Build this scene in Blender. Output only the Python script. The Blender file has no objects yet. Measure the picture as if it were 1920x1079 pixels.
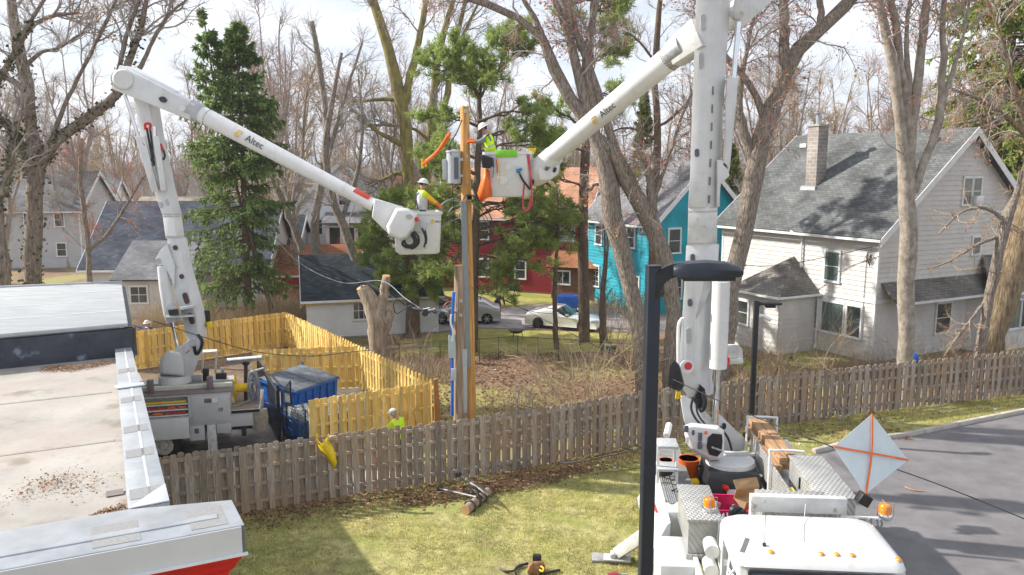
import bpy, bmesh, math, random
import numpy as np
from mathutils import Vector, Matrix, Quaternion
S = bpy.context.scene
COL = S.collection
R = math.radians
random.seed(7)
# ------------------------------------------------------------------ camera
F = 1493.0; TH = R(8.46); H = 9.3
cd = bpy.data.cameras.new('camera'); cam = bpy.data.objects.new('camera', cd); COL.objects.link(cam)
cd.sensor_width = 36; cd.lens = F/1920*36; cd.clip_start = .1; cd.clip_end = 3000
cam.location = (0, 0, H); cam.rotation_euler = (math.pi/2-TH, 0, 0)
S.camera = cam
# ------------------------------------------------------------------ world
SUN_AZ = Vector((-.955, .22)).normalized(); SUN_EL = R(35)
w = bpy.data.worlds.new('World'); S.world = w; w.use_nodes = True
nt = w.node_tree; nt.nodes.clear()
out = nt.nodes.new('ShaderNodeOutputWorld'); bg = nt.nodes.new('ShaderNodeBackground'); bg.inputs[1].default_value = 1
sky = nt.nodes.new('ShaderNodeTexSky'); sky.sky_type = 'NISHITA'; sky.sun_disc = False
sky.sun_elevation = SUN_EL; sky.sun_rotation = math.atan2(SUN_AZ.x, SUN_AZ.y); sky.dust_density = 2.5; sky.air_density = 1.0
sc_ = nt.nodes.new('ShaderNodeVectorMath'); sc_.operation = 'SCALE'; sc_.inputs[3].default_value = .11
nt.links.new(sky.outputs[0], sc_.inputs[0])
tc = nt.nodes.new('ShaderNodeTexCoord'); mp = nt.nodes.new('ShaderNodeMapping'); mp.inputs['Scale'].default_value = (1.6, 1.6, 6)
nz = nt.nodes.new('ShaderNodeTexNoise'); nz.inputs['Scale'].default_value = 2.2; nz.inputs['Detail'].default_value = 7; nz.inputs['Roughness'].default_value = .6
nt.links.new(tc.outputs['Generated'], mp.inputs[0]); nt.links.new(mp.outputs[0], nz.inputs[0])
mr = nt.nodes.new('ShaderNodeMapRange'); mr.inputs[1].default_value = .33; mr.inputs[2].default_value = .62; mr.inputs[3].default_value = .45; mr.inputs[4].default_value = .97
nt.links.new(nz.outputs[0], mr.inputs[0])
mx = nt.nodes.new('ShaderNodeMix'); mx.data_type = 'RGBA'; mx.inputs[7].default_value = (.60, .64, .71, 1)
n2 = nt.nodes.new('ShaderNodeTexNoise'); n2.inputs['Scale'].default_value = 4.5; n2.inputs['Detail'].default_value = 8; n2.inputs['Roughness'].default_value = .62; nt.links.new(mp.outputs[0], n2.inputs[0])
r2 = nt.nodes.new('ShaderNodeMapRange'); r2.inputs[1].default_value = .38; r2.inputs[2].default_value = .62; nt.links.new(n2.outputs[0], r2.inputs[0])
m2_ = nt.nodes.new('ShaderNodeMix'); m2_.data_type = 'RGBA'; m2_.inputs[6].default_value = (.60, .645, .75, 1); m2_.inputs[7].default_value = (.74, .76, .80, 1); nt.links.new(r2.outputs[0], m2_.inputs[0]); nt.links.new(m2_.outputs[2], mx.inputs[7])
nt.links.new(mr.outputs[0], mx.inputs[0]); nt.links.new(sc_.outputs[0], mx.inputs[6])
nt.links.new(mx.outputs[2], bg.inputs[0]); nt.links.new(bg.outputs[0], out.inputs[0])
# ------------------------------------------------------------------ sun
sd = bpy.data.lights.new('sun', 'SUN'); sd.energy = 4.8; sd.angle = R(.8); sd.color = (1, .95, .87)
sun = bpy.data.objects.new('sun', sd); COL.objects.link(sun)
sdir = Vector((SUN_AZ.x*math.cos(SUN_EL), SUN_AZ.y*math.cos(SUN_EL), math.sin(SUN_EL)))
sun.rotation_euler = sdir.to_track_quat('Z', 'Y').to_euler(); sun.location = (-30, 20, 60)
S.view_settings.view_transform = 'Standard'; S.view_settings.look = 'None'; S.view_settings.gamma = 1
S.view_settings.exposure = .66
# ------------------------------------------------------------------ pixel helpers
def ray(px, py):
    d = (px-960)/F; v = (539.5-py)/F
    return Vector((d, math.cos(TH)+v*math.sin(TH), -math.sin(TH)+v*math.cos(TH)))
def pt(px, py, Y):
    r = ray(px, py); return Vector((0, 0, H))+r*(Y/r.y)
def gp(px, py, z=0.0):
    r = ray(px, py); return Vector((0, 0, H))+r*((z-H)/r.z)
# ------------------------------------------------------------------ materials
MATS = {}
def mat(name, col, rough=.6, var=.12, scale=3.0, bump=0, bscale=None, metal=0, col2=None, stretch=None, island=0, detail=5, spec=.4, lo=.35, hi=.65, coat=0, sub=0):
    m = bpy.data.materials.new(name); m.use_nodes = True; t = m.node_tree; N = t.nodes; L = t.links
    b = N['Principled BSDF']; b.inputs['Roughness'].default_value = rough; b.inputs['Metallic'].default_value = metal
    b.inputs['Specular IOR Level'].default_value = spec
    if coat: b.inputs['Coat Weight'].default_value = coat
    c2 = col2 or tuple(max(0, c*(1-2*var)) for c in col); c1 = col if col2 else tuple(min(1, c*(1+var*.6)) for c in col)
    tcn = N.new('ShaderNodeTexCoord'); src = tcn.outputs['Object']
    mp = N.new('ShaderNodeMapping'); L.new(src, mp.inputs[0])
    if stretch: mp.inputs['Scale'].default_value = stretch
    n = N.new('ShaderNodeTexNoise'); n.inputs['Scale'].default_value = scale; n.inputs['Detail'].default_value = detail; n.inputs['Roughness'].default_value = .62
    L.new(mp.outputs[0], n.inputs[0])
    r = N.new('ShaderNodeMapRange'); r.inputs[1].default_value = lo; r.inputs[2].default_value = hi; L.new(n.outputs[0], r.inputs[0])
    mx = N.new('ShaderNodeMix'); mx.data_type = 'RGBA'; mx.inputs[6].default_value = (*c2, 1); mx.inputs[7].default_value = (*c1, 1)
    L.new(r.outputs[0], mx.inputs[0]); colout = mx.outputs[2]
    if island:
        g = N.new('ShaderNodeNewGeometry'); q = N.new('ShaderNodeMapRange'); q.inputs[3].default_value = 1-island; q.inputs[4].default_value = 1+island*.6
        L.new(g.outputs['Random Per Island'], q.inputs[0])
        vm = N.new('ShaderNodeVectorMath'); vm.operation = 'SCALE'; L.new(colout, vm.inputs[0]); L.new(q.outputs[0], vm.inputs[3]); colout = vm.outputs[0]
    L.new(colout, b.inputs['Base Color'])
    if bump:
        nb = N.new('ShaderNodeTexNoise'); nb.inputs['Scale'].default_value = bscale or scale*4; nb.inputs['Detail'].default_value = 4; L.new(mp.outputs[0], nb.inputs[0])
        bp = N.new('ShaderNodeBump'); bp.inputs['Strength'].default_value = 1; bp.inputs['Distance'].default_value = bump
        L.new(nb.outputs[0], bp.inputs['Height']); L.new(bp.outputs[0], b.inputs['Normal'])
    m['colout'] = 0
    MATS[name] = m; return m
def addramp(m, scale, c, lo, hi, detail=4, amount=1.0, stretch=None):
    """blend a second colour over the base by a larger noise"""
    t = m.node_tree; N = t.nodes; L = t.links; b = N['Principled BSDF']
    src = b.inputs['Base Color'].links[0].from_socket
    tcn = N.new('ShaderNodeTexCoord'); mp = N.new('ShaderNodeMapping'); L.new(tcn.outputs['Object'], mp.inputs[0]); mp.inputs['Location'].default_value = (7.3*scale % 5, 3.1, 1.7)
    if stretch: mp.inputs['Scale'].default_value = stretch
    n = N.new('ShaderNodeTexNoise'); n.inputs['Scale'].default_value = scale; n.inputs['Detail'].default_value = detail; L.new(mp.outputs[0], n.inputs[0])
    r = N.new('ShaderNodeMapRange'); r.inputs[1].default_value = lo; r.inputs[2].default_value = hi; r.inputs[4].default_value = amount; L.new(n.outputs[0], r.inputs[0])
    mx = N.new('ShaderNodeMix'); mx.data_type = 'RGBA'; mx.inputs[7].default_value = (*c, 1); L.new(r.outputs[0], mx.inputs[0]); L.new(src, mx.inputs[6])
    L.new(mx.outputs[2], b.inputs['Base Color']); return m
def leafmat(name, c1, c2, trans=.35, rough=.6):
    m = bpy.data.materials.new(name); m.use_nodes = True; t = m.node_tree; N = t.nodes; L = t.links
    b = N['Principled BSDF']; b.inputs['Roughness'].default_value = rough; b.inputs['Specular IOR Level'].default_value = .25
    g = N.new('ShaderNodeNewGeometry'); mx = N.new('ShaderNodeMix'); mx.data_type = 'RGBA'; mx.inputs[6].default_value = (*c1, 1); mx.inputs[7].default_value = (*c2, 1)
    L.new(g.outputs['Random Per Island'], mx.inputs[0])
    tcn = N.new('ShaderNodeTexCoord'); n = N.new('ShaderNodeTexNoise'); n.inputs['Scale'].default_value = .9; n.inputs['Detail'].default_value = 3; L.new(tcn.outputs['Object'], n.inputs[0])
    r = N.new('ShaderNodeMapRange'); r.inputs[1].default_value = .35; r.inputs[2].default_value = .65; r.inputs[3].default_value = .65; r.inputs[4].default_value = 1.35; L.new(n.outputs[0], r.inputs[0])
    vm = N.new('ShaderNodeVectorMath'); vm.operation = 'SCALE'; L.new(mx.outputs[2], vm.inputs[0]); L.new(r.outputs[0], vm.inputs[3])
    L.new(vm.outputs[0], b.inputs['Base Color'])
    tr = N.new('ShaderNodeBsdfTranslucent'); L.new(vm.outputs[0], tr.inputs[0]); ms = N.new('ShaderNodeMixShader'); ms.inputs[0].default_value = trans
    L.new(b.outputs[0], ms.inputs[1]); L.new(tr.outputs[0], ms.inputs[2]); L.new(ms.outputs[0], N['Material Output'].inputs[0])
    MATS[name] = m; return m
def shingle(name, c1, c2, row=.16, wid=.3, dist=.012):
    """roof shingles: brick texture in the roof's own UV plane (uv in metres)"""
    m = bpy.data.materials.new(name); m.use_nodes = True; t = m.node_tree; N = t.nodes; L = t.links
    b = N['Principled BSDF']; b.inputs['Roughness'].default_value = .9; b.inputs['Specular IOR Level'].default_value = .15
    uv = N.new('ShaderNodeUVMap'); br = N.new('ShaderNodeTexBrick'); L.new(uv.outputs[0], br.inputs[0])
    br.inputs['Scale'].default_value = 1; br.inputs['Brick Width'].default_value = wid; br.inputs['Row Height'].default_value = row; br.inputs['Mortar Size'].default_value = .012
    br.inputs['Color1'].default_value = (*c1, 1); br.inputs['Color2'].default_value = (*c2, 1); br.inputs['Mortar'].default_value = (*[c*.45 for c in c2], 1); br.inputs['Bias'].default_value = -.1
    n = N.new('ShaderNodeTexNoise'); n.inputs['Scale'].default_value = .55; n.inputs['Detail'].default_value = 6; L.new(uv.outputs[0], n.inputs[0])
    r = N.new('ShaderNodeMapRange'); r.inputs[1].default_value = .35; r.inputs[2].default_value = .65; r.inputs[3].default_value = .72; r.inputs[4].default_value = 1.35; L.new(n.outputs[0], r.inputs[0])
    vm = N.new('ShaderNodeVectorMath'); vm.operation = 'SCALE'; L.new(br.outputs[0], vm.inputs[0]); L.new(r.outputs[0], vm.inputs[3]); L.new(vm.outputs[0], b.inputs['Base Color'])
    bp = N.new('ShaderNodeBump'); bp.inputs['Distance'].default_value = dist; bp.invert = True; L.new(br.outputs['Fac'], bp.inputs['Height']); L.new(bp.outputs[0], b.inputs['Normal'])
    MATS[name] = m; return m
def brickmat(name, c1, c2, mortar, bw, bh, ms=.012):
    m = shingle(name, c1, c2, bh, bw, .006); br = [n for n in m.node_tree.nodes if n.type == 'TEX_BRICK'][0]
    br.inputs['Mortar'].default_value = (*mortar, 1); br.inputs['Mortar Size'].default_value = ms; return m
def glassmat(name, col=(.03, .04, .05), rough=.06):
    m = mat(name, col, rough, .3, .6, spec=.9); return m
# ------------------------------------------------------------------ tagging
def tag(o, label=None, cat=None, group=None, kind=None):
    if label:
        o['label'] = label
        if len(label.split()) > 16: print('LONGLABEL', label)
    if cat: o['category'] = cat
    if group: o['group'] = group
    if kind: o['kind'] = kind
    return o
def thing(name, loc, label, cat, group=None):
    o = bpy.data.objects.new(name, None); COL.objects.link(o); o.location = loc; o.empty_display_size = .3
    return tag(o, label, cat, group)
def rootloc(o):
    p = Vector((0, 0, 0))
    while o is not None: p += o.location; o = o.parent
    return p
class MB:
    def __init__(s, M=None): s.v = []; s.f = []; s.mi = []; s.M = M or Matrix(); s.cur = 0; s.uv = {}
    def add(s, vs, fs, mi=None):
        k = len(s.v); s.v += [s.M @ Vector(p) for p in vs]; mi = s.cur if mi is None else mi
        for f in fs: s.f.append([k+i for i in f]); s.mi.append(mi)
        return s
    def box(s, x0, x1, y0, y1, z0, z1, mi=None):
        return s.hexa([(x0, y0, z0), (x1, y0, z0), (x1, y1, z0), (x0, y1, z0)], [(x0, y0, z1), (x1, y0, z1), (x1, y1, z1), (x0, y1, z1)], mi)
    def hexa(s, a, b, mi=None):
        return s.add(list(a)+list(b), [(3, 2, 1, 0), (4, 5, 6, 7), (0, 1, 5, 4), (1, 2, 6, 5), (2, 3, 7, 6), (3, 0, 4, 7)], mi)
    def beam(s, p, q, w0, h0, w1=None, h1=None, up=(0, 0, 1), mi=None):
        """box beam from p to q; w across, h along the up-ish side"""
        p = Vector(p); q = Vector(q); w1 = w0 if w1 is None else w1; h1 = h0 if h1 is None else h1
        d = (q-p).normalized(); u = Vector(up); u = (u-d*u.dot(d)).normalized(); r = d.cross(u)
        def ring(c, w, h): return [c-r*w/2-u*h/2, c+r*w/2-u*h/2, c+r*w/2+u*h/2, c-r*w/2+u*h/2]
        return s.hexa(ring(p, w0, h0), ring(q, w1, h1), mi)
    def tube(s, pts, r, n=10, cap=True, mi=None):
        pts = [Vector(p) for p in pts]; m = len(pts); rr = r if isinstance(r, (list, tuple)) else [r]*m
        vs = []; fs = []; u = None
        for i in range(m):
            t = (pts[min(i+1, m-1)]-pts[max(i-1, 0)]).normalized()
            if u is None: u = t.orthogonal().normalized()
            else: u = (u-t*u.dot(t)).normalized()
            v = t.cross(u)
            for k in range(n):
                a = 2*math.pi*k/n; vs.append(pts[i]+(u*math.cos(a)+v*math.sin(a))*rr[i])
        for i in range(m-1):
            for k in range(n): fs.append((i*n+k, i*n+(k+1) % n, (i+1)*n+(k+1) % n, (i+1)*n+k))
        if cap: fs.append(tuple(range(n-1, -1, -1))); fs.append(tuple((m-1)*n+k for k in range(n)))
        return s.add(vs, fs, mi)
    def prism(s, poly, ext, mi=None):
        n = len(poly); poly = [Vector(p) for p in poly]; e = Vector(ext)
        return s.add(poly+[p+e for p in poly], [tuple(range(n-1, -1, -1)), tuple(range(n, 2*n))]+[(i, (i+1) % n, n+(i+1) % n, n+i) for i in range(n)], mi)
    def loft(s, rings, cap=True, mi=None):
        n = len(rings[0]); vs = [p for r in rings for p in r]; fs = []
        for i in range(len(rings)-1):
            for k in range(n): fs.append((i*n+k, i*n+(k+1) % n, (i+1)*n+(k+1) % n, (i+1)*n+k))
        if cap: fs += [tuple(range(n-1, -1, -1)), tuple((len(rings)-1)*n+k for k in range(n))]
        return s.add(vs, fs, mi)
    def ball(s, c, rx, ry=None, rz=None, n=12, m=8, z0=-1, mi=None):
        ry = ry or rx; rz = rz or rx; c = Vector(c); rings = []
        a0 = math.asin(max(-1, z0))
        for i in range(m+1):
            a = a0+(math.pi/2-a0)*i/m; a = min(max(a, -math.pi/2+.02), math.pi/2-.02)
            rings.append([c+Vector((rx*math.cos(a)*math.cos(2*math.pi*k/n), ry*math.cos(a)*math.sin(2*math.pi*k/n), rz*math.sin(a))) for k in range(n)])
        return s.loft(rings, True, mi)
    def build(s, name, mats, parent=None, smooth=False, bevel=0, seg=2, loc=None, angle=35):
        if not isinstance(mats, (list, tuple)): mats = [mats]
        if parent is not None: o0 = rootloc(parent)
        elif loc is not None: o0 = Vector(loc)
        else:
            xs = [p.x for p in s.v]; ys = [p.y for p in s.v]; o0 = Vector(((min(xs)+max(xs))/2, (min(ys)+max(ys))/2, min(p.z for p in s.v)))
        me = bpy.data.meshes.new(name); me.from_pydata([p-o0 for p in s.v], [], s.f)
        for m in mats: me.materials.append(m)
        me.polygons.foreach_set('material_index', s.mi)
        bm = bmesh.new(); bm.from_mesh(me); bmesh.ops.recalc_face_normals(bm, faces=bm.faces)
        if bevel:
            es = [e for e in bm.edges if e.is_manifold and e.calc_face_angle(0) > .5]
            if es: bmesh.ops.bevel(bm, geom=es, offset=bevel, segments=seg, affect='EDGES', clamp_overlap=True, profile=.5)
        bm.to_mesh(me); bm.free()
        if smooth or bevel:
            me.polygons.foreach_set('use_smooth', [True]*len(me.polygons)); me.set_sharp_from_angle(angle=R(angle))
        o = bpy.data.objects.new(name, me); COL.objects.link(o)
        if parent is not None: o.parent = parent
        else: o.location = o0
        return o
def copy_tree(o, parent=None):
    c = o.copy(); COL.objects.link(c); c.parent = parent
    for ch in list(o.children):
        copy_tree(ch, c)
    return c
def npmesh(name, V, Fq, mats, parent=None, loc=None, smooth=True, mi=None):
    """numpy mesh: V (n,3), Fq (m,4) or (m,3)"""
    V = np.asarray(V, np.float32).reshape(-1, 3); Fq = np.asarray(Fq, np.int32)
    if parent is not None: o0 = rootloc(parent)
    elif loc is not None: o0 = Vector(loc)
    else: o0 = Vector((0, 0, 0))
    V = V-np.array(o0, np.float32)
    me = bpy.data.meshes.new(name); k = Fq.shape[1]
    me.vertices.add(len(V)); me.vertices.foreach_set('co', V.ravel())
    me.loops.add(Fq.size); me.loops.foreach_set('vertex_index', Fq.ravel())
    me.polygons.add(len(Fq)); me.polygons.foreach_set('loop_start', np.arange(0, Fq.size, k, dtype=np.int32)); me.polygons.foreach_set('loop_total', np.full(len(Fq), k, np.int32))
    if smooth: me.polygons.foreach_set('use_smooth', np.ones(len(Fq), bool))
    for m in (mats if isinstance(mats, (list, tuple)) else [mats]): me.materials.append(m)
    if mi is not None: me.polygons.foreach_set('material_index', np.asarray(mi, np.int32))
    me.update(calc_edges=True); me.validate()
    o = bpy.data.objects.new(name, me); COL.objects.link(o)
    if parent is not None: o.parent = parent
    else: o.location = o0
    return o
def lettering(body, size, origin, xdir, updir, m, parent, name='lettering', align='CENTER', depth=.002):
    cu = bpy.data.curves.new('txt', 'FONT'); cu.body = body; cu.size = size; cu.align_x = align; cu.align_y = 'CENTER'; cu.extrude = depth
    to = bpy.data.objects.new('txt', cu); COL.objects.link(to); bpy.context.view_layer.update()
    me = bpy.data.meshes.new_from_object(to.evaluated_get(bpy.context.evaluated_depsgraph_get()))
    bpy.data.objects.remove(to); me.name = name
    x = Vector(xdir).normalized(); y = Vector(updir); y = (y-x*y.dot(x)).normalized(); z = x.cross(y)
    M = Matrix.Translation(Vector(origin)-rootloc(parent)) @ Matrix((x, y, z)).transposed().to_4x4()
    me.transform(M); me.materials.clear(); me.materials.append(m)
    o = bpy.data.objects.new(name, me); COL.objects.link(o); o.parent = parent; return o
def frame(o, xdir):
    """local frame at o with X along xdir (horizontal), Z up"""
    x = Vector((xdir[0], xdir[1], 0)).normalized(); z = Vector((0, 0, 1)); y = z.cross(x)
    return Matrix.Translation(Vector(o)) @ Matrix((x, y, z)).transposed().to_4x4()
def catmull(P, n=6):
    P = [Vector(p) for p in P]; o = []
    for i in range(len(P)-1):
        a = P[max(i-1, 0)]; b = P[i]; c = P[i+1]; d = P[min(i+2, len(P)-1)]
        for k in range(n):
            t = k/n; o.append(.5*((2*b)+(c-a)*t+(2*a-5*b+4*c-d)*t*t+(3*b-a-3*c+d)*t**3))
    o.append(P[-1]); return o
# ------------------------------------------------------------------ shared materials
white = mat('white_paint', (.64, .65, .65), .35, .05, 1.5, spec=.5)
white_clean = mat('white_fibreglass', (.70, .70, .69), .3, .04, 1.2, spec=.5, detail=8)
addramp(white_clean, 5, (.50, .48, .44), .58, .8, 9, .5); addramp(white_clean, 1.1, (.48, .44, .38), .58, .75, 9, .45, (4, 4, .6))
addramp(white, 3.5, (.42, .38, .32), .6, .8, 8, .5); addramp(white, 1.4, (.40, .34, .27), .58, .75, 9, .5, (5, 5, .35))
offwhite = mat('worn_white_paint', (.62, .62, .6), .5, .1, 2)
addramp(offwhite, 6, (.3, .2, .12), .62, .72, 8, .7)
greyface = mat('grey_steel', (.45, .46, .47), .45, .1, 3)
dark = mat('black_plastic', (.02, .021, .024), .45, .2, 5)
darkmetal = mat('dark_metal', (.05, .05, .055), .5, .2, 8)
navy = mat('dark_pole_paint', (.018, .024, .036), .35, .1, 4)
chrome = mat('chrome', (.75, .76, .78), .15, .05, 3, metal=1)
steel = mat('galvanised_steel', (.5, .52, .54), .4, .15, 12, metal=.7)
plate = mat('aluminium_tread_plate', (.50, .50, .48), .42, .1, 3, metal=.45, detail=7)
def treadbump(m):
    t = m.node_tree; N = t.nodes; L = t.links; tcn = N.new('ShaderNodeTexCoord'); hs = []
    for a in (.785, -.785):
        mp = N.new('ShaderNodeMapping'); mp.inputs['Rotation'].default_value = (a, 0, a); L.new(tcn.outputs['Object'], mp.inputs[0]); w_ = N.new('ShaderNodeTexWave'); w_.inputs['Scale'].default_value = 4.2; L.new(mp.outputs[0], w_.inputs[0]); hs.append(w_.outputs['Fac'])
    x = N.new('ShaderNodeMath'); x.operation = 'MULTIPLY'; L.new(hs[0], x.inputs[0]); L.new(hs[1], x.inputs[1]); b = N.new('ShaderNodeBump'); b.inputs['Distance'].default_value = .02; L.new(x.outputs[0], b.inputs['Height']); L.new(b.outputs[0], N['Principled BSDF'].inputs['Normal'])
treadbump(plate)
red = mat('red_plastic', (.62, .03, .02), .4, .1, 4)
orange = mat('orange_plastic', (.85, .16, .02), .45, .1, 4)
orange_amber = mat('amber_lens', (.9, .25, .01), .15, .1, 4, spec=.8)
yellow = mat('yellow_rubber', (.8, .55, .01), .45, .08, 4)
neon = mat('neon_yellow_cloth', (.62, .95, .02), .7, .06, 8)
green_cloth = mat('lime_green_pad', (.22, .6, .04), .6, .08, 5)
blue = mat('blue_plastic', (.02, .14, .55), .4, .1, 4)
pinkred = mat('pink_red_strap', (.6, .07, .1), .6, .1, 8)
magenta = mat('magenta_crate', (.7, .02, .14), .4, .1, 4)
cardboard = mat('cardboard', (.42, .27, .14), .8, .1, 5)
leather = mat('brown_leather', (.33, .16, .07), .6, .3, 8)
canvas = mat('canvas', (.3, .27, .2), .9, .15, 9)
rubber = mat('tyre_rubber', (.02, .02, .021), .8, .2, 12)
wire_dark = mat('black_wire', (.03, .03, .035), .6, .1, 4)
wire_grey = mat('grey_wire', (.3, .31, .33), .5, .1, 4)
skin = mat('skin', (.45, .24, .16), .55, .05, 8)
cloth_grey = mat('grey_cloth', (.2, .23, .25), .85, .12, 8, bump=.01, bscale=12)
cloth_white = mat('pale_grey_cloth', (.5, .5, .49), .85, .12, 8, bump=.01, bscale=12)
cloth_yellow = mat('yellow_sleeve_cloth', (.85, .55, .01), .6, .08, 8)
cloth_dark = mat('dark_cloth', (.03, .035, .045), .85, .2, 8)
jeans = mat('blue_work_trousers', (.06, .09, .17), .85, .15, 8)
glass = glassmat('window_glass', (.05, .065, .075))
curtain = mat('pale_curtain', (.42, .44, .42), .8, .12, 5, stretch=(8, 8, .4))
tealcurtain = mat('teal_curtain', (.16, .27, .25), .7, .2, 3, stretch=(8, 8, .3))
trim = mat('white_trim', (.75, .76, .76), .5, .06, 3)
woodgrey = mat('weathered_fence_wood', (.22, .17, .125), .85, .1, 3.2, bump=.008, bscale=9, stretch=(9, 9, .7), col2=(.42, .36, .31), island=.38, detail=9)
addramp(woodgrey, .9, (.36, .235, .135), .45, .7, 3, .65); addramp(woodgrey, 7, (.09, .07, .055), .63, .72, 5, .7, (2, 2, .6))
woodgold = mat('new_yellow_fence_wood', (.66, .42, .10), .7, .1, 2.5, bump=.004, bscale=8, stretch=(7, 7, .6), col2=(.85, .65, .24), island=.3, detail=8)
addramp(woodgold, 2.6, (.48, .27, .07), .6, .72, 5, .7, (1, 1, .5))
woodpole = mat('new_pole_wood', (.36, .17, .04), .7, .1, 2, bump=.01, bscale=5, stretch=(9, 9, .5), col2=(.64, .36, .11), detail=9)
addramp(woodpole, 3, (.2, .1, .03), .62, .74, 6, .6, (4, 4, .6))
woodold = mat('old_pole_wood', (.2, .13, .08), .85, .1, 3, bump=.02, bscale=5, stretch=(8, 8, .4), col2=(.42, .32, .23), detail=8)
woodred = mat('treated_post_wood', (.30, .13, .04), .8, .1, 3, stretch=(8, 8, .5), col2=(.42, .2, .07))
lumberm = mat('timber_beam_wood', (.26, .14, .07), .8, .1, 3, stretch=(6, .5, 6), col2=(.5, .31, .17), island=.2)
cutwood = mat('cut_wood_end', (.55, .33, .15), .8, .15, 8)
bark = mat('bark_grey_brown', (.16, .13, .105), .95, .1, 9, bump=.09, bscale=10, stretch=(3, 3, .45), col2=(.40, .335, .275), detail=9, lo=.4, hi=.6)
bark_far = mat('bark_far', (.22, .19, .17), .95, .1, 3, col2=(.38, .335, .295))
bark_moss = mat('bark_mossy', (.15, .115, .075), .95, .1, 2.2, bump=.05, bscale=12, stretch=(2, 2, .7), col2=(.30, .255, .07), detail=9, lo=.42, hi=.66)
bark_ivy = mat('bark_with_ivy', (.13, .105, .08), .95, .1, 6, bump=.06, bscale=9, stretch=(2, 2, .5), col2=(.31, .25, .20), detail=8)
bark_con = mat('bark_conifer', (.09, .065, .045), .95, .1, 5, bump=.03, bscale=9, stretch=(3, 3, .8), col2=(.19, .14, .10))
twig = mat('twigs', (.28, .24, .215), .95, .2, 2, col2=(.46, .405, .36), island=.25)
twig_tan = mat('tan_twigs', (.34, .255, .165), .95, .2, 2, col2=(.50, .39, .26), island=.25)
twig_red = mat('reddish_twigs', (.28, .19, .155), .95, .2, 2, col2=(.40, .30, .25), island=.25)
budm = leafmat('red_buds', (.50, .07, .05), (.62, .24, .12), .3)
tanleaf = leafmat('tan_dry_leaves', (.52, .33, .17), (.38, .2, .08), .4)
spruce_m = leafmat('spruce_needles', (.10, .18, .06), (.28, .36, .11), .45)
pine_m = leafmat('pine_needles', (.19, .28, .07), (.42, .48, .15), .45)
arbor_m = leafmat('arborvitae_needles', (.10, .15, .03), (.27, .27, .06), .3)
# ------------------------------------------------------------------ ground
def sheet(name, poly, z, m, label=None, kind='structure'):
    mb = MB(); mb.add([(p[0], p[1], z) for p in poly], [tuple(range(len(poly)))]); o = mb.build(name, m, loc=(0, 0, 0)); tag(o, label, None, None, kind)
    if o.data.polygons[0].normal.z < 0: o.data.flip_normals()
    return o
gm = mat('yard_soil', (.14, .08, .05), .95, .1, .9, bump=.03, bscale=3, col2=(.25, .16, .095), detail=12)
addramp(gm, .18, (.27, .25, .08), .48, .6, 9, .9); addramp(gm, 12, (.30, .21, .13), .58, .66, 6, .6)
sheet('ground', [(-900, -100), (900, -100), (900, 1500), (-900, 1500)], 0, gm)
lawnm = mat('lawn_turf', (.22, .20, .07), .95, .1, 3, bump=.04, bscale=30, col2=(.50, .46, .19), detail=15, lo=.36, hi=.64)
addramp(lawnm, 1.1, (.24, .27, .06), .46, .64, 12, .65); addramp(lawnm, 26, (.10, .12, .03), .55, .68, 5, .6)
addramp(lawnm, .5, (.26, .19, .11), .60, .72, 10, .6)
FENCE = [gp(300, 985), gp(457, 964), gp(640, 932), gp(860, 901), gp(1033, 870), gp(1207, 834), gp(1420, 803), gp(1500, 791), gp(1677, 769), gp(1920, 741), gp(2080, 722)]
KERB = [gp(1440, 880), gp(1530, 852), gp(1620, 830), gp(1700, 821), gp(1800, 800), gp(1920, 776), gp(2080, 745)]
sheet('lawn', [(-7.5, 5), (-9.2, 20)]+[(p.x, p.y) for p in FENCE]+[(p.x, p.y) for p in reversed(KERB)]+[(6.2, 17), (3.2, 12), (3, 5)], .004, lawnm)
asph = mat('asphalt', (.135, .128, .132), .9, .1, 1.2, bump=.006, bscale=60, col2=(.19, .18, .182), detail=12)
addramp(asph, .25, (.23, .215, .21), .5, .7, 9, .6); addramp(asph, 45, (.24, .23, .22), .6, .72, 3, .5)
sheet('parking_lot', [(3, 5), (3.2, 12), (6.2, 17)]+[(p.x, p.y) for p in KERB]+[(45, 20), (45, 5)], .008, asph)
drivem = mat('driveway_tarmac', (.25, .22, .21), .9, .1, 1.5, col2=(.38, .34, .33), detail=8)
sheet('driveway', [gp(700, 640)[:2], gp(760, 628)[:2], gp(900, 615)[:2], gp(1250, 624)[:2], gp(1250, 588)[:2], gp(1010, 572)[:2], gp(900, 583)[:2], gp(700, 600)[:2]], .008, drivem)
grassg = mat('backyard_grass', (.25, .24, .05), .95, .1, 1.4, bump=.03, bscale=16, col2=(.42, .36, .12), detail=9)
addramp(grassg, .4, (.22, .25, .03), .5, .65, 6, .9)
sheet('back_lawn', [gp(780, 580)[:2], gp(900, 580)[:2], gp(1010, 570)[:2], gp(1100, 572)[:2], gp(1100, 540)[:2], gp(780, 535)[:2]], .012, grassg)
sheet('yard_grass', [gp(740, 672)[:2], gp(1000, 664)[:2], gp(1210, 658)[:2], gp(1210, 626)[:2], gp(900, 617)[:2], gp(760, 632)[:2]], .012, grassg)
gravelm = mat('gravel_and_concrete', (.30, .27, .235), .95, .1, 2, bump=.02, bscale=20, col2=(.48, .44, .39), detail=9)
addramp(gravelm, .5, (.14, .12, .10), .48, .62, 7, .8)
sheet('service_yard', [(-9.4, 20.4), (-7.0, 21.2), (-3.2, 22.9), (-3, 27), (-6.6, 33.3), (-10.7, 31.9), (-12, 41), (-17.6, 36.2), (-15, 25)], .006, gravelm)
dirt2 = mat('bare_earth', (.12, .085, .06), .95, .1, 1.5, bump=.04, bscale=8, col2=(.22, .155, .10), detail=9)
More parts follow.
